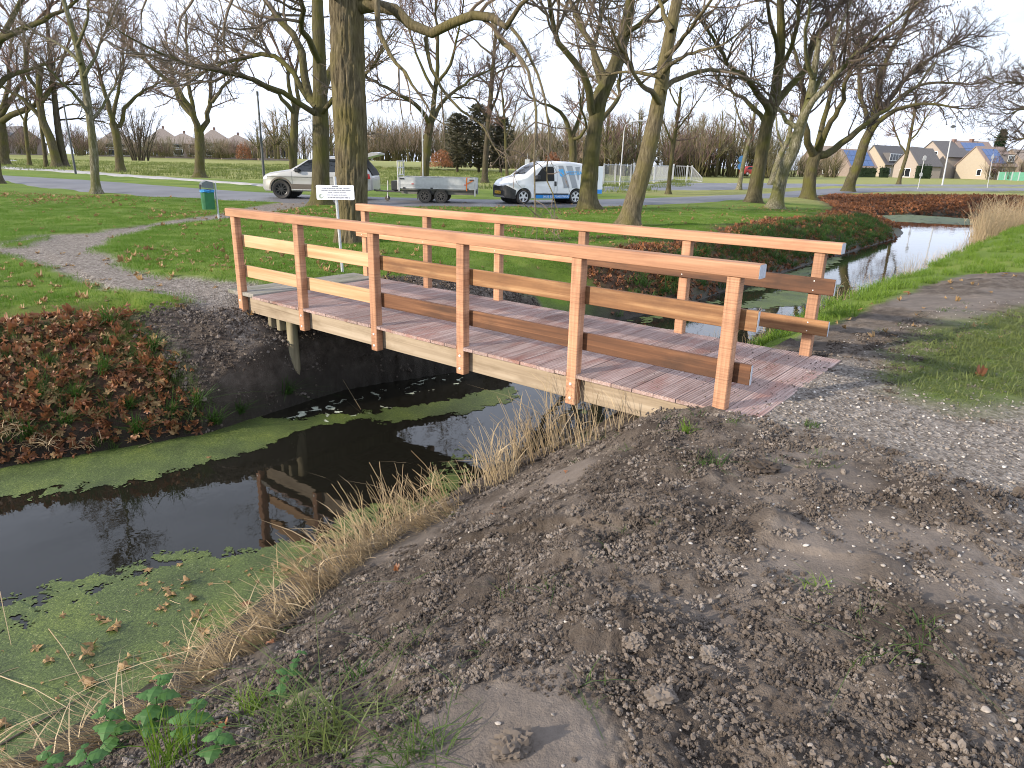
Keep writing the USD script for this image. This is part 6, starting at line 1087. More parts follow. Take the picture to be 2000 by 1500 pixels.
for s_g in (1, -1): part('headlight', sh2.on_side([(1.98, .80), (2.24, .74), (2.22, .84), (2.02, .93)], .008, s_g), LENS, car); part('tail_light', sh2.on_side([(-2.02, .86), (-2.24, .86), (-2.20, 1.05), (-2.04, 1.06)], .010, s_g, .012), RED, car)
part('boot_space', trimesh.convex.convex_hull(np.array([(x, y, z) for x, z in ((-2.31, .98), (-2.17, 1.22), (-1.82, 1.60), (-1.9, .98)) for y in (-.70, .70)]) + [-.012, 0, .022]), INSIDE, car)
hp = np.array([(-1.72, 1.68), (-1.9, 1.79), (-2.2, 1.90), (-2.48, 1.92), (-2.56, 1.90)]); k = np.linspace(-1, 1, 9); hv = np.array([[(x, .68 * kk, z - .03 * kk ** 2 + o) for kk in k] for o in (0, -.05) for x, z in hp]).reshape(-1, 3)
i, j = np.meshgrid(np.arange(9), np.arange(8), indexing='ij'); 
part('tailgate', trimesh.convex.convex_hull(hv), SILVER, car, smooth=30, label='raised tailgate')
part('tow_hitch', tube(np.array([(-2.28, 0, .36), (-2.42, 0, .38), (-2.44, 0, .46)]), .025, 8, True), BLACKP, car)
for x in (1.45, -1.37):
    for s_g in (1, -1): wheel(car, x, s_g * .78, .37, .26, .265, 10, RUBBER, DARKRIM, s_g)

# the trailer
tc = np.array([-3.36, 28.4 + .95]); tz = float(base_height(tc[:1], tc[1:])[0]) + .06
tr = thing('flatbed_trailer', 'grey twin-axle flatbed trailer with dropsides and an orange strap, hitched to the silver car', 'trailer', (*tc, tz), math.pi)
X0, X1 = -1.72, 1.36
part('bed', box(X0, X1, -.86, .86, .50, .545), CHASSIS, tr)
for y in (.86, -.89): 
    pn = part('side_board', rbox(X0 + .02, X1 - .03, y, y + .03, .55, .975, .006), ALU, tr)
    part('ridge', cat(*[box(X0 + .04, X1 - .05, y + (.0305 if y > 0 else -.008), y + (.038 if y > 0 else -.0005), z, z + .012) for z in (.62, .66, .70)]), GALV, pn)
    for x in (X0 + .36, X1 - .62): part('reflector', box(x, x + .09, y + (.0325 if y > 0 else -.012), y + (.044 if y > 0 else -.0025), .715, .75), RED, pn)
    for x in (X0 + .28, -.02, X1 - .28): part('board_hinge', box(x, x + .10, y + (.031 if y > 0 else -.014), y + (.042 if y > 0 else -.001), .555, .60), BLACKP, pn)
    for x in (X0 + .06, X1 - .24): part('latch', rbox(x, x + .18, y + (.031 if y > 0 else -.03), y + (.055 if y > 0 else -.001), .90, .945, .005), BLACKP, pn)
part('front_board', rbox(X1 - .03, X1, -.86, .86, .55, .975, .006), ALU, tr); part('tail_board', rbox(X0, X0 + .03, -.86, .86, .55, .975, .006), ALU, tr)
for x in (X0 + .0, X1 - .05):
    for y in (.85, -.90): part('corner_post', rbox(x - .012, x + .05, y - .0, y + .055, .30 if x < 0 else .45, .99, .004), GALV, tr)
part('headboard', cat(*[cyl((X1 + .03, y, .5), (X1 + .03, y, 1.60), .022, 8) for y in (-.8, .8)], *[cyl((X1 + .03, -.8, z), (X1 + .03, .8, z), .016, 8) for z in (1.05, 1.33, 1.585)], *[cyl((X1 + .03, y, 1.05), (X1 + .03, y, 1.58), .012, 6) for y in (-.4, 0, .4)]), GALV, tr)
part('net', box(X0 + .05, X1 - .06, -.82, .82, .93, .955), TARP, tr, label='blue grey cover net')
part('cover_rail', cat(*[box(x, x + .035, -.86, .86, .957, .985) for x in (X0 + .10, -.35, X1 - .75, X1 - .12)], *[box(X0 + .03, X1 - .04, y, y + .03, .978, 1.003) for y in (-.875, .845)]), GALV, tr)
sx = X0 + .33
part('strap', cat(box(sx, sx + .045, .897, .903, .50, 1.0), place(box(-.02, .02, -.003, .003, 0, .40), (.0, 0, 1), (0, 1, 0), (-1, 0, 0), (0, 0, 0)) if False else trimesh.convex.convex_hull(np.array([(sx + .02, .905, .74), (sx + .02, .905, .79), (sx - .26, .905, .90), (sx - .26, .905, .95), (sx + .02, .911, .74), (sx + .02, .911, .79), (sx - .26, .911, .90), (sx - .26, .911, .95)])), box(sx, sx + .045, -.86, .90, 1.004, 1.01)), ORANGE, tr)
part('chassis_beam', cat(box(X0 + .03, X1 - .1, .66, .76, .34, .498), box(X0 + .03, X1 - .1, -.76, -.66, .34, .498), *[box(x, x + .06, -.66, .66, .40, .498) for x in (X0 + .1, -.6, .3, X1 - .2)]), CHASSIS, tr)
part('drawbar', cat(tube(np.array([(X1 - .2, .6, .40), (X1 + .75, .05, .40), (X1 + 1.15, 0, .43)]), .035, 6, True), tube(np.array([(X1 - .2, -.6, .40), (X1 + .75, -.05, .40), (X1 + 1.15, 0, .43)]), .035, 6, True)), BLACKP, tr)
part('tool_box', rbox(X1 + .06, X1 + .36, -.5, .5, .46, .82, .02), BLACKP, tr)
jw = lathe([(.0, -.03), (.05, -.035), (.10, -.03), (.11, 0), (.10, .03), (.05, .035), (0, .03)], 16); jw.apply_translation((X1 + .60, .06, .12)); part('jockey_wheel', jw, DUSTY, tr, smooth=30); part('jockey_stem', cyl((X1 + .58, .1, .12), (X1 + .56, .1, .82), .024, 8), GALV, tr)
part('prop_stand', cyl((X1 - .72, .72, .45), (X1 - .74, .74, .12), .02, 8), BLACKP, tr)
part('mudguard', cat(*[lathe([(.31, -.1), (.325, 0), (.31, .1)], 28).slice_plane((0, 0, .06), (0, 0, 1)).apply_translation((x, .80, .27)) for x in (.32, -.33)]), BLACKP, tr)
for x in (.32, -.33):
    for s_g in (1, -1): wheel(tr, x, s_g * .80, .268, .17, .17, 8, DUSTY, RUSTRIM, s_g)

# ------------------------------------------------------------------ street furniture
POLE = plain('dark_pole_look', (0.045, 0.050, 0.052), .5, vary=.2); PALEPOLE = plain('pale_pole_look', (0.42, 0.44, 0.46), .45, metal=.2, vary=.12); GREENP = plain('green_bin_look', (0.014, 0.10, 0.036), .45, vary=.2, scale=9); GREYM = plain('grey_lid_look', (0.10, 0.115, 0.12), .4, metal=.2); BAG = plain('blue_bag_look', (0.02, 0.18, 0.42), .35, vary=.3, scale=18)
def stand(u, v, depth=None):
    g = at(u, v); z = 0.0
    for _ in range(4): z = float(base_height(g[:1], g[1:2])[0]); g = at(u, v, z)
    if depth: g = atd(u, v, depth); z = float(base_height(g[:1], g[1:2])[0])
    return np.array([g[0], g[1], z])
def top_z(u, v, y): return atd(u, v, y)[2]
q = stand(426, 429); b = thing('litter_bin', 'green litter bin with blue bag and grey lid on a post beside the gravel path', 'litter bin', q, math.radians(-58))
part('post', cyl((0, .02, -.15), (0, .02, .98), .024, 10), PALEPOLE, b)
part('bin_body', trimesh.convex.convex_hull(np.array([(x * s, y, z) for z, s in ((.28, .86), (.74, 1.0)) for x, y in ((-.17, -.06), (.17, -.06), (.17, -.30), (.12, -.36), (-.12, -.36), (-.17, -.30))])), GREENP, b)
bg = trimesh.convex.convex_hull(np.array([(x, y, z) for z in (.735, .80) for x, y in ((-.185, -.05), (.185, -.05), (.185, -.31), (.13, -.375), (-.13, -.375), (-.185, -.31))])).subdivide().subdivide(); bg.vertices += (fbm(bg.vertices * 22, 2, 5)[:, None] - .5) * .03; part('bag', bg, BAG, b)
part('lid', trimesh.convex.convex_hull(np.array([(x, y, z) for x in (-.18, .18) for y, z in ((-.05, .99), (-.22, 1.03), (-.34, .97), (-.36, .86), (-.05, .82))])), GREYM, b); part('opening', box(-.13, .13, -.372, -.362, .80, .93), INSIDE, b)
lg = cat(sg_m := trimesh.creation.icosphere(1, .03)); lg = cat(*[box(-.06 + .04 * k, -.035 + .04 * k, -.338 - .004, -.332, .48 + .03 * (k % 2), .60 + .02 * k) for k in range(3)]); lg.apply_transform(trimesh.transformations.rotation_matrix(.0, (1, 0, 0))); lg.vertices[:, 1] -= .012; part('white_emblem', lg, SIGNW, b)
q = stand(669, 533); dz = np.linalg.norm(q[:2]); s = thing('notice_sign', 'white notice sign with lines of small text on a leaning pale pole by the bridge', 'sign', q, 0)
tp = atd(653, 345, q[1] - .02) - q; part('pole', cyl((0, .02, -.2), tp + (0, .02, 0), .021, 12), PALEPOLE, s)
ctr = atd(655, 376, q[1] - .01) - q; X = np.array([1, .05, .012]); X /= np.linalg.norm(X); Z = np.array([-.055, 0, 1]); Z -= (Z @ X) * X; Z /= np.linalg.norm(Z); Yv = np.cross(X, Z)
pnl = sg.box(-.283, -.108, .283, .108).buffer(-.02).buffer(.02); pm = extrude(pnl, .006); fr = -Yv if Yv[1] < 0 else Yv
nrm = np.cross(X, Z)                                       # points towards the camera
nrm = nrm if nrm[1] < 0 else -nrm
pa = part('panel', place(pm, X, Z, nrm, ctr + nrm * .004), SIGNW, s)
lines = [('Welkom', 0, .083), ('U bent op het terrein van Land. Terpoorte', .01, .053), ('Bewoners van de buurt en uw eigen honden', .012, .025), ('Houdt u overlast vermeden,', .03, -.008), ('wees vrij opgelet op de paden', .025, -.042), ('en ruim alle uitwerpselen altijd op', .05, -.082)]
for k, (t_, dx, zz) in enumerate(lines):
    m = meshkit.text_mesh(t_, .0155 if k else .017, .001, k in (0, 5)); w = m.bounds[1][0]; sc = min(1, .47 / w); m.vertices[:, 0] = (m.vertices[:, 0] - w / 2) * sc + dx; m.vertices[:, 1] += zz; part('text_line', place(m, X, Z, nrm, ctr + nrm * .0105), BLACKTXT, pa)
em = cat(*[extrude(sg.Point(-.215, -.055).buffer(.034).difference(sg.Point(-.205, -.05).buffer(.02)), .001)]); part('emblem', place(em, X, Z, nrm, ctr + nrm * .0105), plain('grey_green_print_look', (0.30, 0.36, 0.30), .6), pa)
def lamp(name, base, top, label, r0, m, arm=None, head=None, depth=None):
    q = stand(*base, depth); t = thing(name, label, 'lamp post', q); e = atd(*top, q[1]) - q
    part('pole', tube(np.array([(0, 0, -.2), e * .35, e]), np.array([r0, r0 * .85, r0 * .6]), 10, True), m, t, smooth=40)
    if arm is not None:
        A = [atd(u, v, q[1]) - q for u, v in arm]; part('arm', tube(np.array([e] + A), r0 * .5, 8, True), m, t, smooth=40); hd_ = A[-1]; part('lamp_head', rbox(hd_[0] - .1, hd_[0] + .55, hd_[1] - .12, hd_[1] + .12, hd_[2] - .06, hd_[2] + .07, .03), m, t)
    elif head: part('lamp_head', lathe([(0, .0), (head, .05), (head * 1.1, .16), (head * .5, .34), (0, .38)], 14).apply_transform(trimesh.transformations.rotation_matrix(np.pi / 2, (1, 0, 0))).apply_translation(e), POLE, t)
    else: part('lamp_head', cyl(e - (0, 0, .02), e + (0, 0, .22), r0 * .85, 10), m, t)
    return t
lamp('lamp_post', (148, 339), (125, 208), 'dark lamp post beside the far path at the left', .10, POLE)
lamp('lamp_post', (517, 363), (503, 186), 'dark lamp post standing left of the silver car', .085, POLE)
lamp('lamp_post', (1840, 363), (1861, 250), 'tall pale lamp post in front of the gabled houses', .10, PALEPOLE, head=.28)
lamp('lamp_post', (1210, 364), (1219, 255), 'slim lamp post with bent arm left of the leaning trunk', .06, GALV, arm=[(1222, 244), (1232, 239), (1247, 236)])
lamp('lamp_post', (826, 361), (824, 172), 'slim pole rising beside the tree behind the trailer', .05, GALV, depth=47)
def sign_post(base, top, label, disc, m, name='road_sign'):
    q = stand(*base); t = thing(name, label, 'road sign', q); e = atd(*top, q[1]) - q; part('pole', cyl((0, 0, -.2), e, .035, 10), GALV, t)
    for u, v, r, shp in disc:
        c = atd(u, v, q[1] - .06) - q; d = lathe([(0, -.012), (r, -.012), (r, .012), (0, .012)], 24) if shp == 'disc' else rbox(-r, r, -.012, .012, -r * 1.15, r * 1.15, .008); d.apply_translation(c); part('sign_plate', d, m, t)
sign_post((1447, 368), (1452, 304), 'grey pole with two round blue signs beside the slender pale tree', [(1449, 311, .30, 'disc'), (1447, 325, .28, 'disc')], plain('blue_sign_look', (0.05, 0.16, 0.34), .4))
sign_post((1792, 371), (1807, 303), 'leaning grey post with small sign left of the tall pale lamp post', [(1806, 309, .17, 'box'), (1799, 341, .14, 'box')], GALV)
sign_post((1928, 368), (1940, 301), 'thin grey post at the pond verge right of the tall pale lamp post', [(1939, 307, .14, 'box')], GALV)
sign_post((1029, 346), (1030, 300), 'small white sign above the van bonnet', [(1030, 317, .30, 'box')], PALEPOLE)

# the metal gate and fence
fa, fb, fc, fd = stand(1165, 364), stand(1231, 359), stand(1313, 354), stand(1352, 357)
def fence_run(t, a, b, za, zb, step, r=.014):
    n = max(2, int(np.linalg.norm(b - a) / step)); A, Bv = np.array([0, 0, za]), np.array([0, 0, zb])
    for z in (.12, .97):
        part('rail', cyl(a + A * z + (0, 0, .03), b + Bv * z + (0, 0, .03), .03, 6), GALV, t)
    for k in range(n + 1):
        f = k / n; p = a * (1 - f) + b * f; h = za * (1 - f) + zb * f; part('bar', box(p[0] - r, p[0] + r, p[1] - r, p[1] + r, p[2] + .05, p[2] + h), GALV, t)
hz = lambda P, v: atd(1000, v, P[1])[2] - P[2]
Hf = 1.75
fe = thing('metal_fence', 'grey metal bar fence left of the leaning trunk, sloping at its left end', 'fence'); fence_run(fe, stand(1163, 366), stand(1178, 361), .5, Hf, .22); fence_run(fe, stand(1178, 361), fb, Hf, Hf, .22)
for P in (stand(1178, 361), stand(1200, 360), fb): part('post', box(P[0] - .06, P[0] + .06, P[1] - .06, P[1] + .06, P[2] - .1, P[2] + Hf + .1), GALV, fe)
ga = thing('metal_gate', 'grey metal double gate closing the side road behind the leaning trunk', 'gate'); mid = stand(1277, 357); fence_run(ga, fb + (.25, 0, 0), mid, Hf, Hf, .20); fence_run(ga, mid, fc, Hf, Hf, .20)
for P in (fb + (.25, 0, 0), mid, fc): part('gate_post', box(P[0] - .09, P[0] + .09, P[1] - .09, P[1] + .09, P[2] - .1, P[2] + Hf + .2), PALEPOLE, ga)
fe = thing('metal_fence', 'grey metal bar fence right of the gate, sloping down at its right end', 'fence'); fence_run(fe, fc + (.3, 0, 0), stand(1349, 355), Hf, Hf, .20); fence_run(fe, stand(1349, 355), stand(1371, 357), Hf, .5, .20)
for P in (stand(1340, 355), stand(1349, 355)): part('post', box(P[0] - .06, P[0] + .06, P[1] - .06, P[1] + .06, P[2] - .1, P[2] + Hf + .1), PALEPOLE, fe)

# ------------------------------------------------------------------ houses
BRICKM = lambda name, c1, c2, mo=(0.28, 0.265, 0.24): mat(name, {'co': ('texture_coordinate', {}), 'cx': ('separate_xyz', {}), 'ad': ('math', {'math_type': 'add'}), 'cb': ('combine_xyz', {}), 'b': ('brick_texture', {'color1': c1, 'color2': c2, 'mortar': mo, 'scale': 1.0, 'brick_width': .22, 'row_height': .065, 'mortar_size': .006}), 'p': ('principled_bsdf', {'roughness': .85})},
    [('co.object', 'cx.vector'), ('cx.x', 'ad.value1'), ('cx.y', 'ad.value2'), ('ad.value', 'cb.x'), ('cx.z', 'cb.y'), ('cb.vector', 'b.vector'), ('b.color', 'p.base_color')])
WALL_P = BRICKM('pale_brick_look', (0.25, 0.205, 0.175), (0.30, 0.25, 0.215)); WALL_Y = BRICKM('yellow_brick_look', (0.29, 0.24, 0.175), (0.34, 0.285, 0.21)); WALL_B = BRICKM('brown_brick_look', (0.14, 0.10, 0.08), (0.19, 0.135, 0.105))
TILE_D = plain('dark_roof_look', (0.085, 0.08, 0.08), .7, vary=.3, scale=5); TILE_B = plain('brown_roof_look', (0.20, 0.15, 0.13), .75, vary=.25, scale=5); TILE_G = plain('grey_brown_roof_look', (0.22, 0.18, 0.15), .8, vary=.25, scale=4)
PANEL = mat('solar_panel_look', {'p': ('principled_bsdf', {'base_color': (0.03, 0.075, 0.20), 'roughness': .16, 'specular_ior_level': .8})}, []); FRAME = plain('white_frame_look', (0.72, 0.73, 0.73), .5); HEDGE = foliage('hedge_look', [(0, (0.015, 0.03, 0.012)), (1, (0.04, 0.065, 0.025))]); GREENF = plain('green_fence_look', (0.05, 0.20, 0.13), .6, vary=.2, scale=3); CHIM = plain('chimney_look', (0.16, 0.10, 0.08), .85, vary=.2, scale=4)
HY = 185.0
def px_m(n, y=HY): return n * y / FPX
def house(label, corner_u, base_v, gable_w, length, eave, apex, yaw, wall_m, roof_m, group=None, windows=(), chimney=None, solar=None, dormer=None, depth=HY, name='house', over=.35, doors=()):
    """x along the gable front (away to the left of the near corner is negative), y along the ridge; yaw turns it about the near corner"""
    g = atd(corner_u, base_v, depth); z0 = float(base_height(g[:1], g[1:2])[0]) - .3; zc = g[2]
    t = thing(name, label, 'house', (g[0], g[1], zc), yaw, group); W, L, E, A = gable_w, length, eave, apex
    prof = [(-W, -1.5), (0, -1.5), (0, E), (-W / 2, A), (-W, E)]
    m = extrude(prof, L); v = m.vertices.copy(); m.vertices = np.stack([v[:, 0], v[:, 2], v[:, 1]], 1); m.invert() if m.volume < 0 else None; part('wall', m, wall_m, t)
    sl = math.atan2(A - E, W / 2); th = .16
    for s_g in (1, -1):
        nx, nz = s_g * math.sin(sl), math.cos(sl); top = np.array([-W / 2, A]); bot = np.array([-W / 2 + s_g * (W / 2 + over), E - over * math.tan(sl)]); n2 = np.array([nx, nz])
        p = [top + n2 * .03, bot + n2 * .03, bot + n2 * (th + .03), top + n2 * .03 + np.array([0, th / math.cos(sl)])]; m = extrude([tuple(q) for q in p], L + .5); v = m.vertices.copy(); m.vertices = np.stack([v[:, 0], v[:, 2] - .25, v[:, 1]], 1); m.invert() if m.volume < 0 else None; r = part('roof', m, roof_m, t)
        if solar and s_g == 1:
            for (f0, f1, y0, y1, ny, nf) in solar:
                for a_ in range(ny):
                    for b_ in range(nf):
                        ya, yb = y0 + (y1 - y0) * a_ / ny + .03, y0 + (y1 - y0) * (a_ + 1) / ny - .03; fa_, fb_ = f0 + (f1 - f0) * b_ / nf + .008, f0 + (f1 - f0) * (b_ + 1) / nf - .008
                        c = lambda f: top * (1 - f) + bot * f + n2 * (th + .06); P = [(c(f)[0] + n2[0] * h, yy, c(f)[1] + n2[1] * h) for f in (fa_, fb_) for yy in (ya, yb) for h in (0, .05)]; part('solar_panel', trimesh.convex.convex_hull(np.array(P)), PANEL, r)
        if chimney and s_g == 1: part('chimney', box(-W / 2 - .45, -W / 2 + .45, chimney, chimney + .8, A - .6, A + .75), CHIM, r)
        if dormer and s_g == 1:
            y0, y1, za, zb = dormer; part('dormer', box(-W * .42, -W * .02 + .1, y0, y1, za, zb), TILE_D, r); part('dormer_window', box(-W * .02 + .101, -W * .02 + .16, y0 + .1, y1 - .1, za + .25, zb - .2), FRAME, r)
            for k in range(4): part('pane', box(-W * .02 + .162, -W * .02 + .18, y0 + .22 + k * (y1 - y0 - .3) / 4, y0 + .05 + (k + 1) * (y1 - y0 - .3) / 4, za + .4, zb - .35), GLASS, r)
    for face, a0, a1, zz0, zz1 in windows:
        if face == 'g': f_, p_ = box(a0, a1, -.09, .002 - .004, zz0, zz1), box(a0 + .12, a1 - .12, -.11, -.092, zz0 + .12, zz1 - .12)
        else: f_, p_ = box(.002, .09, a0, a1, zz0, zz1), box(.092, .11, a0 + .12, a1 - .12, zz0 + .12, zz1 - .12)
        w = part('window', f_, FRAME, t); part('pane', p_, GLASS, w)
        if abs(a1 - a0) > 1.8: mdl = (a0 + a1) / 2; part('mullion', box(mdl - .05, mdl + .05, -.118, -.112, zz0, zz1) if face == 'g' else box(.112, .118, mdl - .05, mdl + .05, zz0, zz1), FRAME, w)
    return t
R45 = -math.radians(74)
house('large brown-roofed house with blue solar panels and white oval dormer window, rightmost of the row', 1893, 349.5, 13.5, 11, 3.2, 9.3, R45, WALL_Y, TILE_B, chimney=5.2, solar=[(.06, .80, 1.2, 8.8, 5, 3)], windows=[('g', -8.0, -3.4, 4.8, 6.6), ('g', -9.6, -7.4, .1, 2.6), ('s', 1.0, 2.2, .9, 2.3)])
house('low wing with brown gable and solar panels in front of the largest house', 1926, 350.5, 9.2, 8.5, 3.3, 7.6, R45, WALL_Y, TILE_B, depth=HY - 9, solar=[(.12, .86, .8, 5.6, 4, 2)], windows=[('g', -3.0, -1.7, .8, 2.4), ('s', 1.0, 2.4, .5, 2.6), ('s', 4.4, 6.2, .3, 2.6)], dormer=(5.4, 7.6, 4.0, 6.0))
house('pale pink gabled house with a wide upper window and dark roof', 1838, 348.5, 9.6, 9.5, 5.4, 9.1, R45, WALL_P, TILE_D, chimney=6.4, windows=[('g', -6.6, -2.6, 5.0, 6.7), ('g', -7.6, -5.2, .3, 2.5), ('g', -3.4, -1.5, .6, 2.4)])
house('small pale gabled garage with grey door and dark roof', 1790, 347.5, 7.8, 7.0, 3.0, 6.9, R45, WALL_P, TILE_D, depth=HY - 7, windows=[('g', -5.6, -2.2, .1, 2.2)])
house('dark-roofed house with a row of white dormer windows', 1724, 346.5, 8.4, 12, 3.6, 8.4, R45 + .25, WALL_Y, TILE_D, depth=HY + 16, dormer=(1.6, 7.2, 4.2, 6.6), windows=[('s', 1.0, 3.0, .8, 2.4)])
house('low brick house with one large blue solar roof', 1656, 346, 8.0, 8.0, 2.6, 6.6, R45, WALL_B, TILE_B, depth=HY - 4, solar=[(.05, .92, .4, 7.4, 5, 3)], windows=[('g', -5.5, -3.5, .9, 2.0)])
house('brown house half hidden behind the third dark-coned tree', 1598, 345, 9.0, 9.0, 3.0, 7.8, R45, WALL_B, TILE_G, depth=HY + 8, windows=[('s', 1.0, 3.0, .8, 2.2)])
house('long dark-roofed house at the back between the dormer house and the pink one', 1800, 343, 9.0, 16, 5.0, 8.6, R45 + .5, WALL_B, TILE_D, depth=HY + 45)
house('brown house at the far right behind the dark conifer', 1990, 345, 9.0, 14, 4.6, 8.0, R45, WALL_B, TILE_G, depth=HY + 40)
def hip_house(label, u, base_v, w, eave, apex, depth, roof_m=TILE_G, yaw=.5):
    g = atd(u, base_v, depth); t = thing('hip_roofed_house', label, 'house', g, yaw); h = w / 2
    part('wall', box(-h, h, -h, h, -2.5, eave), WALL_B, t); o = h + .5; rv = np.array([(-o, -o, eave - .3), (o, -o, eave - .3), (o, o, eave - .3), (-o, o, eave - .3), (-.6, 0, apex), (.6, 0, apex)])
    r = part('roof', trimesh.convex.convex_hull(rv), roof_m, t); part('chimney', box(.2, .9, .2, .9, apex - .8, apex + .9), CHIM, r)
    for a in (-h * .6, h * .15):
        for z0, z1 in ((.4, 2.4), (eave - 1.7, eave - .4)): f_ = part('window', box(a, a + w * .22, -h - .06, -h - .003, z0, z1), FRAME, t); part('pane', box(a + .15, a + w * .22 - .15, -h - .08, -h - .062, z0 + .15, z1 - .15), GLASS, f_); f_ = part('window', box(h + .003, h + .06, a, a + w * .22, z0, z1), FRAME, t); part('pane', box(h + .062, h + .08, a + .15, a + w * .22 - .15, z0 + .15, z1 - .15), GLASS, f_)
    return t
HD = 250
for lab, u, bv, w, e, a in (('pyramid-roofed house left of the many-stemmed willow, half hidden', 232, 306, 12, 4.5, 8.6), ('pyramid-roofed house right of the many-stemmed willow', 322, 306, 12.5, 4.6, 9.2), ('wide brown-roofed house between the willow and the grey pyramid roof', 362, 306, 13, 4.4, 7.6), ('grey pyramid-roofed house just right of the evenly forked tree', 421, 307, 11.5, 4.9, 8.9), ('brown pyramid-roofed house behind low shrubs', 466, 308, 12, 4.0, 7.4), ('small far house with white windows beside the lamp post left of the car', 537, 310, 12, 3.6, 7.6)): hip_house(lab, u, bv, w, e, a, HD)
house('dark barn-like house at the far left', 95, 304, 12, 22, 3.4, 8.4, .9, WALL_B, TILE_D, depth=230); house('dark brick house behind the thin trees at the left edge', 40, 302, 10, 12, 3.6, 7.6, .6, WALL_B, TILE_D, depth=220)
house('pale house glimpsed through the scrub above the van', 1105, 330, 10, 10, 4.0, 8.5, .6, WALL_P, TILE_G, depth=190); house('grey house glimpsed above the bonnet of the van', 1030, 326, 9, 10, 4.0, 8.5, .7, WALL_P, TILE_D, depth=200)
# hedges and green fence of the gardens
def hedge(u0, u1, v, h, depth, label, m=HEDGE):
    a, b = atd(u0, v, depth), atd(u1, v, depth); rng = np.random.default_rng(int(u0)); n = int(np.linalg.norm(b - a) * 160); f = rng.uniform(0, 1, n); p = a + (b - a) * f[:, None] + np.column_stack([rng.normal(0, .15, n), rng.uniform(-.6, .6, n), rng.uniform(0, 1, n) * h * (.9 + .1 * np.sin(f * 40))])
    d = rng.normal(size=(n, 3, 3)) * .16; V = (p[:, None] + d).reshape(-1, 3); core = box(min(a[0], b[0]), max(a[0], b[0]), a[1] - .45, a[1] + .45, a[2] - 1, a[2] + h * .88)
    V, Fc = join([(V, np.arange(3 * n).reshape(-1, 3)), (core.vertices, core.faces)]); tag(part('hedge', (V, Fc), m), label, 'hedge')
hedge(1676, 1708, 345, 2.2, HY - 14, 'dark clipped hedge in front of the dormer house'); hedge(1718, 1733, 345, 2.3, HY - 14, 'dark square hedge left of the pale garage'); hedge(1788, 1815, 347, 3.0, HY - 18, 'dark bush in front of the pink gabled house')
gf = thing('green_garden_fence', 'green garden fence with pale posts at the far right', 'fence')
a, b = atd(1948, 352, HY - 12), atd(2060, 354, HY - 22)
for k in range(9):
    f = k / 8; p = a + (b - a) * f; part('post', box(p[0] - .09, p[0] + .09, p[1] - .09, p[1] + .09, p[2] - .6, p[2] + 2.0), PALEPOLE, gf)
    if k < 8: p2 = a + (b - a) * (k + 1) / 8; part('panel', trimesh.convex.convex_hull(np.array([(q[0] + o, q[1] + .02 + o, q[2] + z) for q in (p * .97 + p2 * .03, p2 * .97 + p * .03) for o in (0, .04) for z in (-.4, 1.9)])), GREENF, gf)
rc = thing('red_car', 'red car roof just visible behind the verge right of the slender pale tree', 'car', atd(1468, 342, 120), .2)
shr = Shell([(-2, .8), (-1.8, .95), (-1.3, 1.38), (-.3, 1.44), (.4, 1.36), (1.0, .95), (1.8, .82), (2, .6)], [(-2, .2), (2, .2)], [(-2, .7), (-1.6, .82), (1.5, .82), (2, .6)], .85, .3)
part('body', shr.mesh(np.linspace(-2, 2, 26)), paint_look('red_paint_look', (0.35, 0.03, 0.03)), rc, smooth=32); [part('side_window', shr.on_side([(.85, .9), (.35, 1.28), (-1.1, 1.3), (-1.4, .92)], .006, s_g), GLASS, rc) for s_g in (1, -1)]
for x in (1.2, -1.25):
    for s_g in (1, -1): wheel(rc, x, s_g * .74, .30, .19, .2, 5, RUBBER, ALLOY, s_g)

# ------------------------------------------------------------------ the wood behind
def wood_bush(seed, H, n, spread, dens, twig, r0, stems_up=.5):
    rng = np.random.default_rng(seed); P, R = [], []
    for k in range(n):
        a = rng.uniform(0, 6.28); q = rng.uniform(0, spread * .35); s_ = rng.uniform(.1, 1) * spread; h = H * rng.uniform(.6, 1.0); kk = np.linspace(0, 1, 8)
        b = np.stack([np.cos(a) * (q + s_ * kk ** 1.3) + rng.normal(0, .1, 8).cumsum() * .3, np.sin(a) * (q + s_ * kk ** 1.3) + rng.normal(0, .1, 8).cumsum() * .3, h * kk * .8 - .2], 1); P.append(b); R.append(np.linspace(r0, r0 * .35, 8))
    P, R = np.array(P), np.array(R); f, tips = crown_of(rng, P, R, dens, twig, .25, 0, 2, (1.6, .34, 42), (4, 3, 3), 2.4); return join([tubes(P, R, 6)]), join(f)
def bare_tree(seed, H, twig, dens=1.0):
    rng = np.random.default_rng(seed); k = np.linspace(0, 1, 8); tr_ = np.stack([rng.normal(0, .12, 8).cumsum() * .4, rng.normal(0, .12, 8).cumsum() * .4, k * H * .8 - .2], 1); P, R = [tr_], [np.linspace(.02 * H, .006 * H, 8)]
    for i in range(6):
        f = rng.uniform(.25, .7); b0 = tr_[int(f * 7)]; a = i * 1.05 + rng.uniform(-.3, .3); ln = H * rng.uniform(.3, .5); e = rng.uniform(.6, 1.1); P.append(b0 + np.stack([np.cos(a) * ln * k * np.cos(e), np.sin(a) * ln * k * np.cos(e), ln * k * np.sin(e) + .15 * ln * k ** 2], 1)); R.append(np.linspace(.011 * H, .003 * H, 8))
    P, R = np.array(P), np.array(R); f, tips = crown_of(rng, P, R, dens, twig, .2, 0, 2, (1.3, .38, 45), (4, 3, 3), 2.4); return join([tubes(P, R, 6)]), join(f)
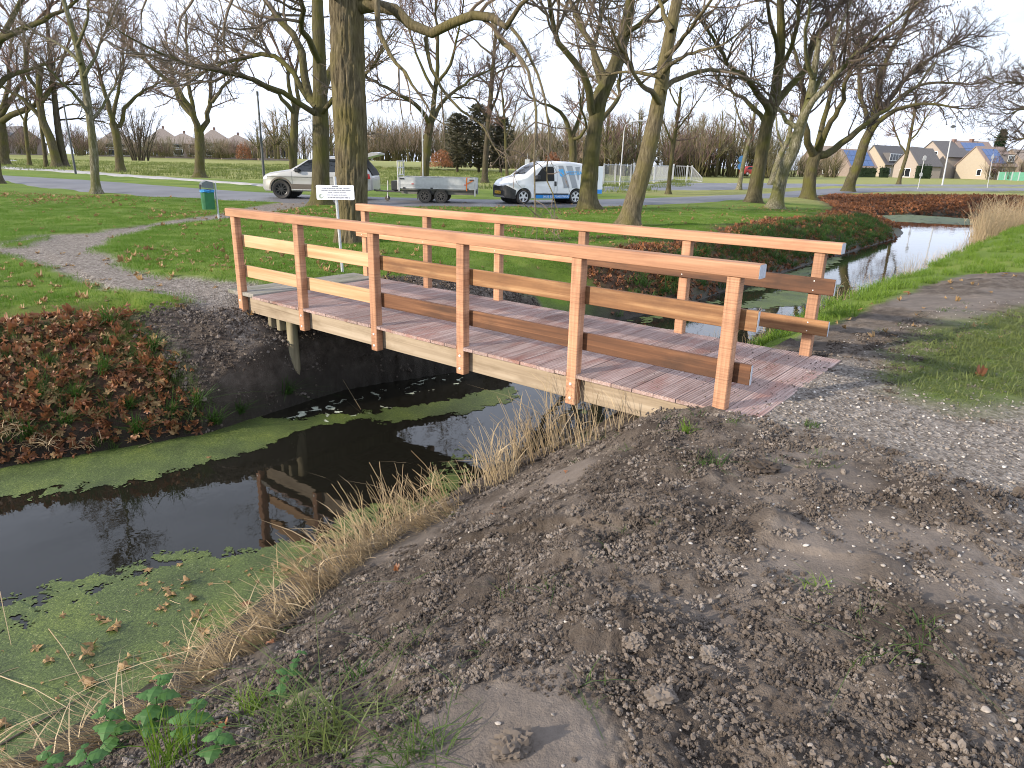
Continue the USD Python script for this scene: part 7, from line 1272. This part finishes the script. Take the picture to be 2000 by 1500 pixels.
SCRUB = plain('scrub_twig_look', (0.20, 0.145, 0.10), .85, vary=.3, scale=.6); SCRUB_P = plain('purple_scrub_look', (0.125, 0.075, 0.068), .85, vary=.3, scale=.6); SCRUB_G = plain('greenish_scrub_look', (0.14, 0.125, 0.07), .85, vary=.3, scale=.6); CONIF = foliage('conifer_look', [(0, (0.045, 0.044, 0.026)), (.7, (0.10, 0.092, 0.054)), (1, (0.18, 0.15, 0.10))]); ORLEAF = foliage('hanging_leaf_look', [(0, (0.20, 0.085, 0.04)), (1, (0.40, 0.19, 0.09))])
models = {}
def wood_model(name, stems, crown, cm):
    c = model(name); usdkit.mesh(stage, f'{c.GetPath()}/trunk', stems, BARK); usdkit.mesh(stage, f'{c.GetPath()}/crown', crown, cm); models[name] = c; return c
for i in range(3): wood_model(f'scrub_{i:03d}', *wood_bush(500 + i, 6.5, 16, 2.6, 1.0, .013, .045), (SCRUB, SCRUB_P, SCRUB_G)[i])
for i in range(3): wood_model(f'wood_tree_{i:03d}', *bare_tree(520 + i, 10.5, .014, 1.15), (SCRUB, SCRUB_G, SCRUB_P)[i])
rng = np.random.default_rng(530)
def put(mname, name, label, u, v, depth, height_px, native, group=None, cat_='tree', ztop=None):
    g = atd(u, v, depth); z = g[2]; s_ = px_m(height_px, depth) / native; return copy_of(models[mname], name, label, cat_, (g[0], g[1], z), rng.uniform(0, 6.28), s_, group)
# one far mass, built of many bare bushes and trees
pos, idx, sc_ = [], [], []
def belt(u0, u1, v, d0, d1, h0, h1, n, kinds):
    for _ in range(n):
        u = rng.uniform(u0, u1); d = rng.uniform(d0, d1); g = atd(u, v + (u - (u0 + u1) / 2) * .0229, d); k = kinds[rng.integers(len(kinds))]; pos.append(g); idx.append(k); sc_.append(px_m(rng.uniform(h0, h1), d) / (6.5 if k < 3 else 10.5))
belt(715, 880, 312, 120, 150, 40, 100, 52, (0, 0, 2, 3)); belt(860, 1130, 326, 115, 150, 45, 125, 54, (0, 2, 3, 3, 4)); belt(1120, 1330, 340, 112, 150, 60, 145, 48, (0, 1, 2, 5, 4)); belt(1300, 1530, 341, 115, 150, 60, 140, 62, (0, 1, 3, 2, 4)); belt(1500, 1640, 345, 150, 170, 35, 70, 24, (0, 2, 3)); belt(430, 720, 309, 190, 260, 22, 50, 70, (0, 1, 3)); belt(150, 450, 304, 200, 245, 20, 50, 84, (0, 1, 2)); belt(-150, 170, 298, 150, 210, 30, 75, 60, (0, 1, 5)); belt(500, 720, 310, 150, 190, 45, 110, 34, (3, 4)); belt(1930, 2150, 350, 170, 185, 30, 60, 26, (0, 1, 2)); belt(1000, 1130, 328, 90, 110, 45, 75, 10, (0, 4)); belt(1640, 1800, 340, 215, 250, 40, 75, 16, (3, 4)); belt(-900, -150, 296, 140, 200, 40, 80, 50, (0, 3, 5)); belt(2150, 2900, 356, 150, 200, 40, 80, 50, (0, 3, 5))
pi_protos = [(f'scrub_{i:03d}', None) for i in range(3)] + [(f'wood_tree_{i:03d}', None) for i in range(3)]
path = '/World/far_wood'; pi = UsdGeom.PointInstancer.Define(stage, path); rel = pi.CreatePrototypesRel()
for i, (nm, _) in enumerate(pi_protos):
    x = UsdGeom.Xform.Define(stage, f'{path}/shape_{i:03d}'); x.GetPrim().GetReferences().AddInternalReference(models[nm].GetPath()); rel.AddTarget(x.GetPath())
pi.CreatePositionsAttr(Vt.Vec3fArray.FromNumpy(np.array(pos, np.float32))); pi.CreateScalesAttr(Vt.Vec3fArray.FromNumpy(np.repeat(np.array(sc_, np.float32)[:, None], 3, 1))); pi.CreateOrientationsAttr(Vt.QuathArray([Gf.Quath(float(math.cos(a)), 0, 0, float(math.sin(a))) for a in rng.uniform(0, 3.14, len(pos))])); pi.CreateProtoIndicesAttr(Vt.IntArray.FromNumpy(np.array(idx, np.int32)))
tag(pi.GetPrim(), 'belt of bare brown scrub and trees along the far side of the meadow', 'wood', kind='stuff')
wl = thing('willow', 'many-stemmed bare willow fanning out on the far side of the meadow', 'tree', atd(272, 311, 105)); st_, cr = wood_bush(540, 9.6, 26, 3.6, .8, .011, .085); part('stem', st_, BARK_DARK, wl); part('crown', cr, TWIG, wl)
def conifer(label, u, v, depth, hpx, wpx, seed, m=CONIF, pointed=False):
    rng = np.random.default_rng(seed); g = atd(u, v, depth); H, Wd = px_m(hpx, depth), px_m(wpx, depth) / 2; t = thing('dark_evergreen', label, 'tree', g, 0)
    part('trunk', tube(np.array([(0, 0, -.5), (0, 0, H * .95)]), np.array([.22, .05]), 8), BARK_DARK, t); n = 1700; f = rng.uniform(.04, 1, n); a = rng.uniform(0, 6.28, n); lob = .72 + .28 * np.sin(a * 3 + f * 9) * np.sin(f * 17 + a); R = Wd * (np.clip((1 - f) ** .55 * 1.15, 0, 1) if pointed else np.clip(1 - ((f - .42) / .6) ** 2, 0, 1) ** .5) * lob * rng.uniform(0, 1, n) ** .55
    p = np.stack([np.cos(a) * R, np.sin(a) * R, H * f], 1); d = rng.normal(size=(n, 3, 3)) * np.array([.30, .30, .16]) * (H / 9); part('crown', ((p[:, None] + d).reshape(-1, 3), np.arange(3 * n).reshape(-1, 3)), m, t)
conifer('dark ivy-green evergreen left of the straight dark tree', 893, 329, 108, 96, 70, 1); conifer('dark broad evergreen behind the straight dark tree', 935, 330, 110, 112, 84, 2); conifer('dark evergreen right of the straight dark tree', 978, 331, 112, 92, 64, 3); conifer('green pine standing behind the solar-roofed house', 1940, 345, HY + 25, 82, 38, 4, foliage('pine_look', [(0, (0.02, 0.045, 0.02)), (1, (0.07, 0.12, 0.05))]), True)
def leafy_shrub(label, u, v, depth, hpx, wpx, seed):
    rng = np.random.default_rng(seed); g = atd(u, v, depth); H, Wd = px_m(hpx, depth), px_m(wpx, depth) / 2; t = thing('brown_leaf_shrub', label, 'shrub', g, 0); st_, cr = wood_bush(seed, H, 9, Wd * .8, .8, .010, .03); part('stem', st_, BARK_DARK, t); part('crown', cr, TWIG_RED, t)
    n = 1400; d = rng.normal(size=(n, 3)); d /= np.linalg.norm(d, axis=1, keepdims=True); d[:, 2] = np.abs(d[:, 2]); p = d * rng.uniform(.3, 1, (n, 1)) ** .5 * (Wd, Wd, H * .95); part('leaves', ((p[:, None] + rng.normal(size=(n, 3, 3)) * .09).reshape(-1, 3), np.arange(3 * n).reshape(-1, 3)), ORLEAF, t, kind='stuff')
leafy_shrub('orange brown leafy shrub behind the trailer', 862, 325, 95, 32, 44, 61); leafy_shrub('rust coloured shrub above the van roof', 1078, 332, 85, 34, 34, 62); leafy_shrub('orange shrub right of the grey pyramid roof', 477, 310, 150, 32, 30, 63)
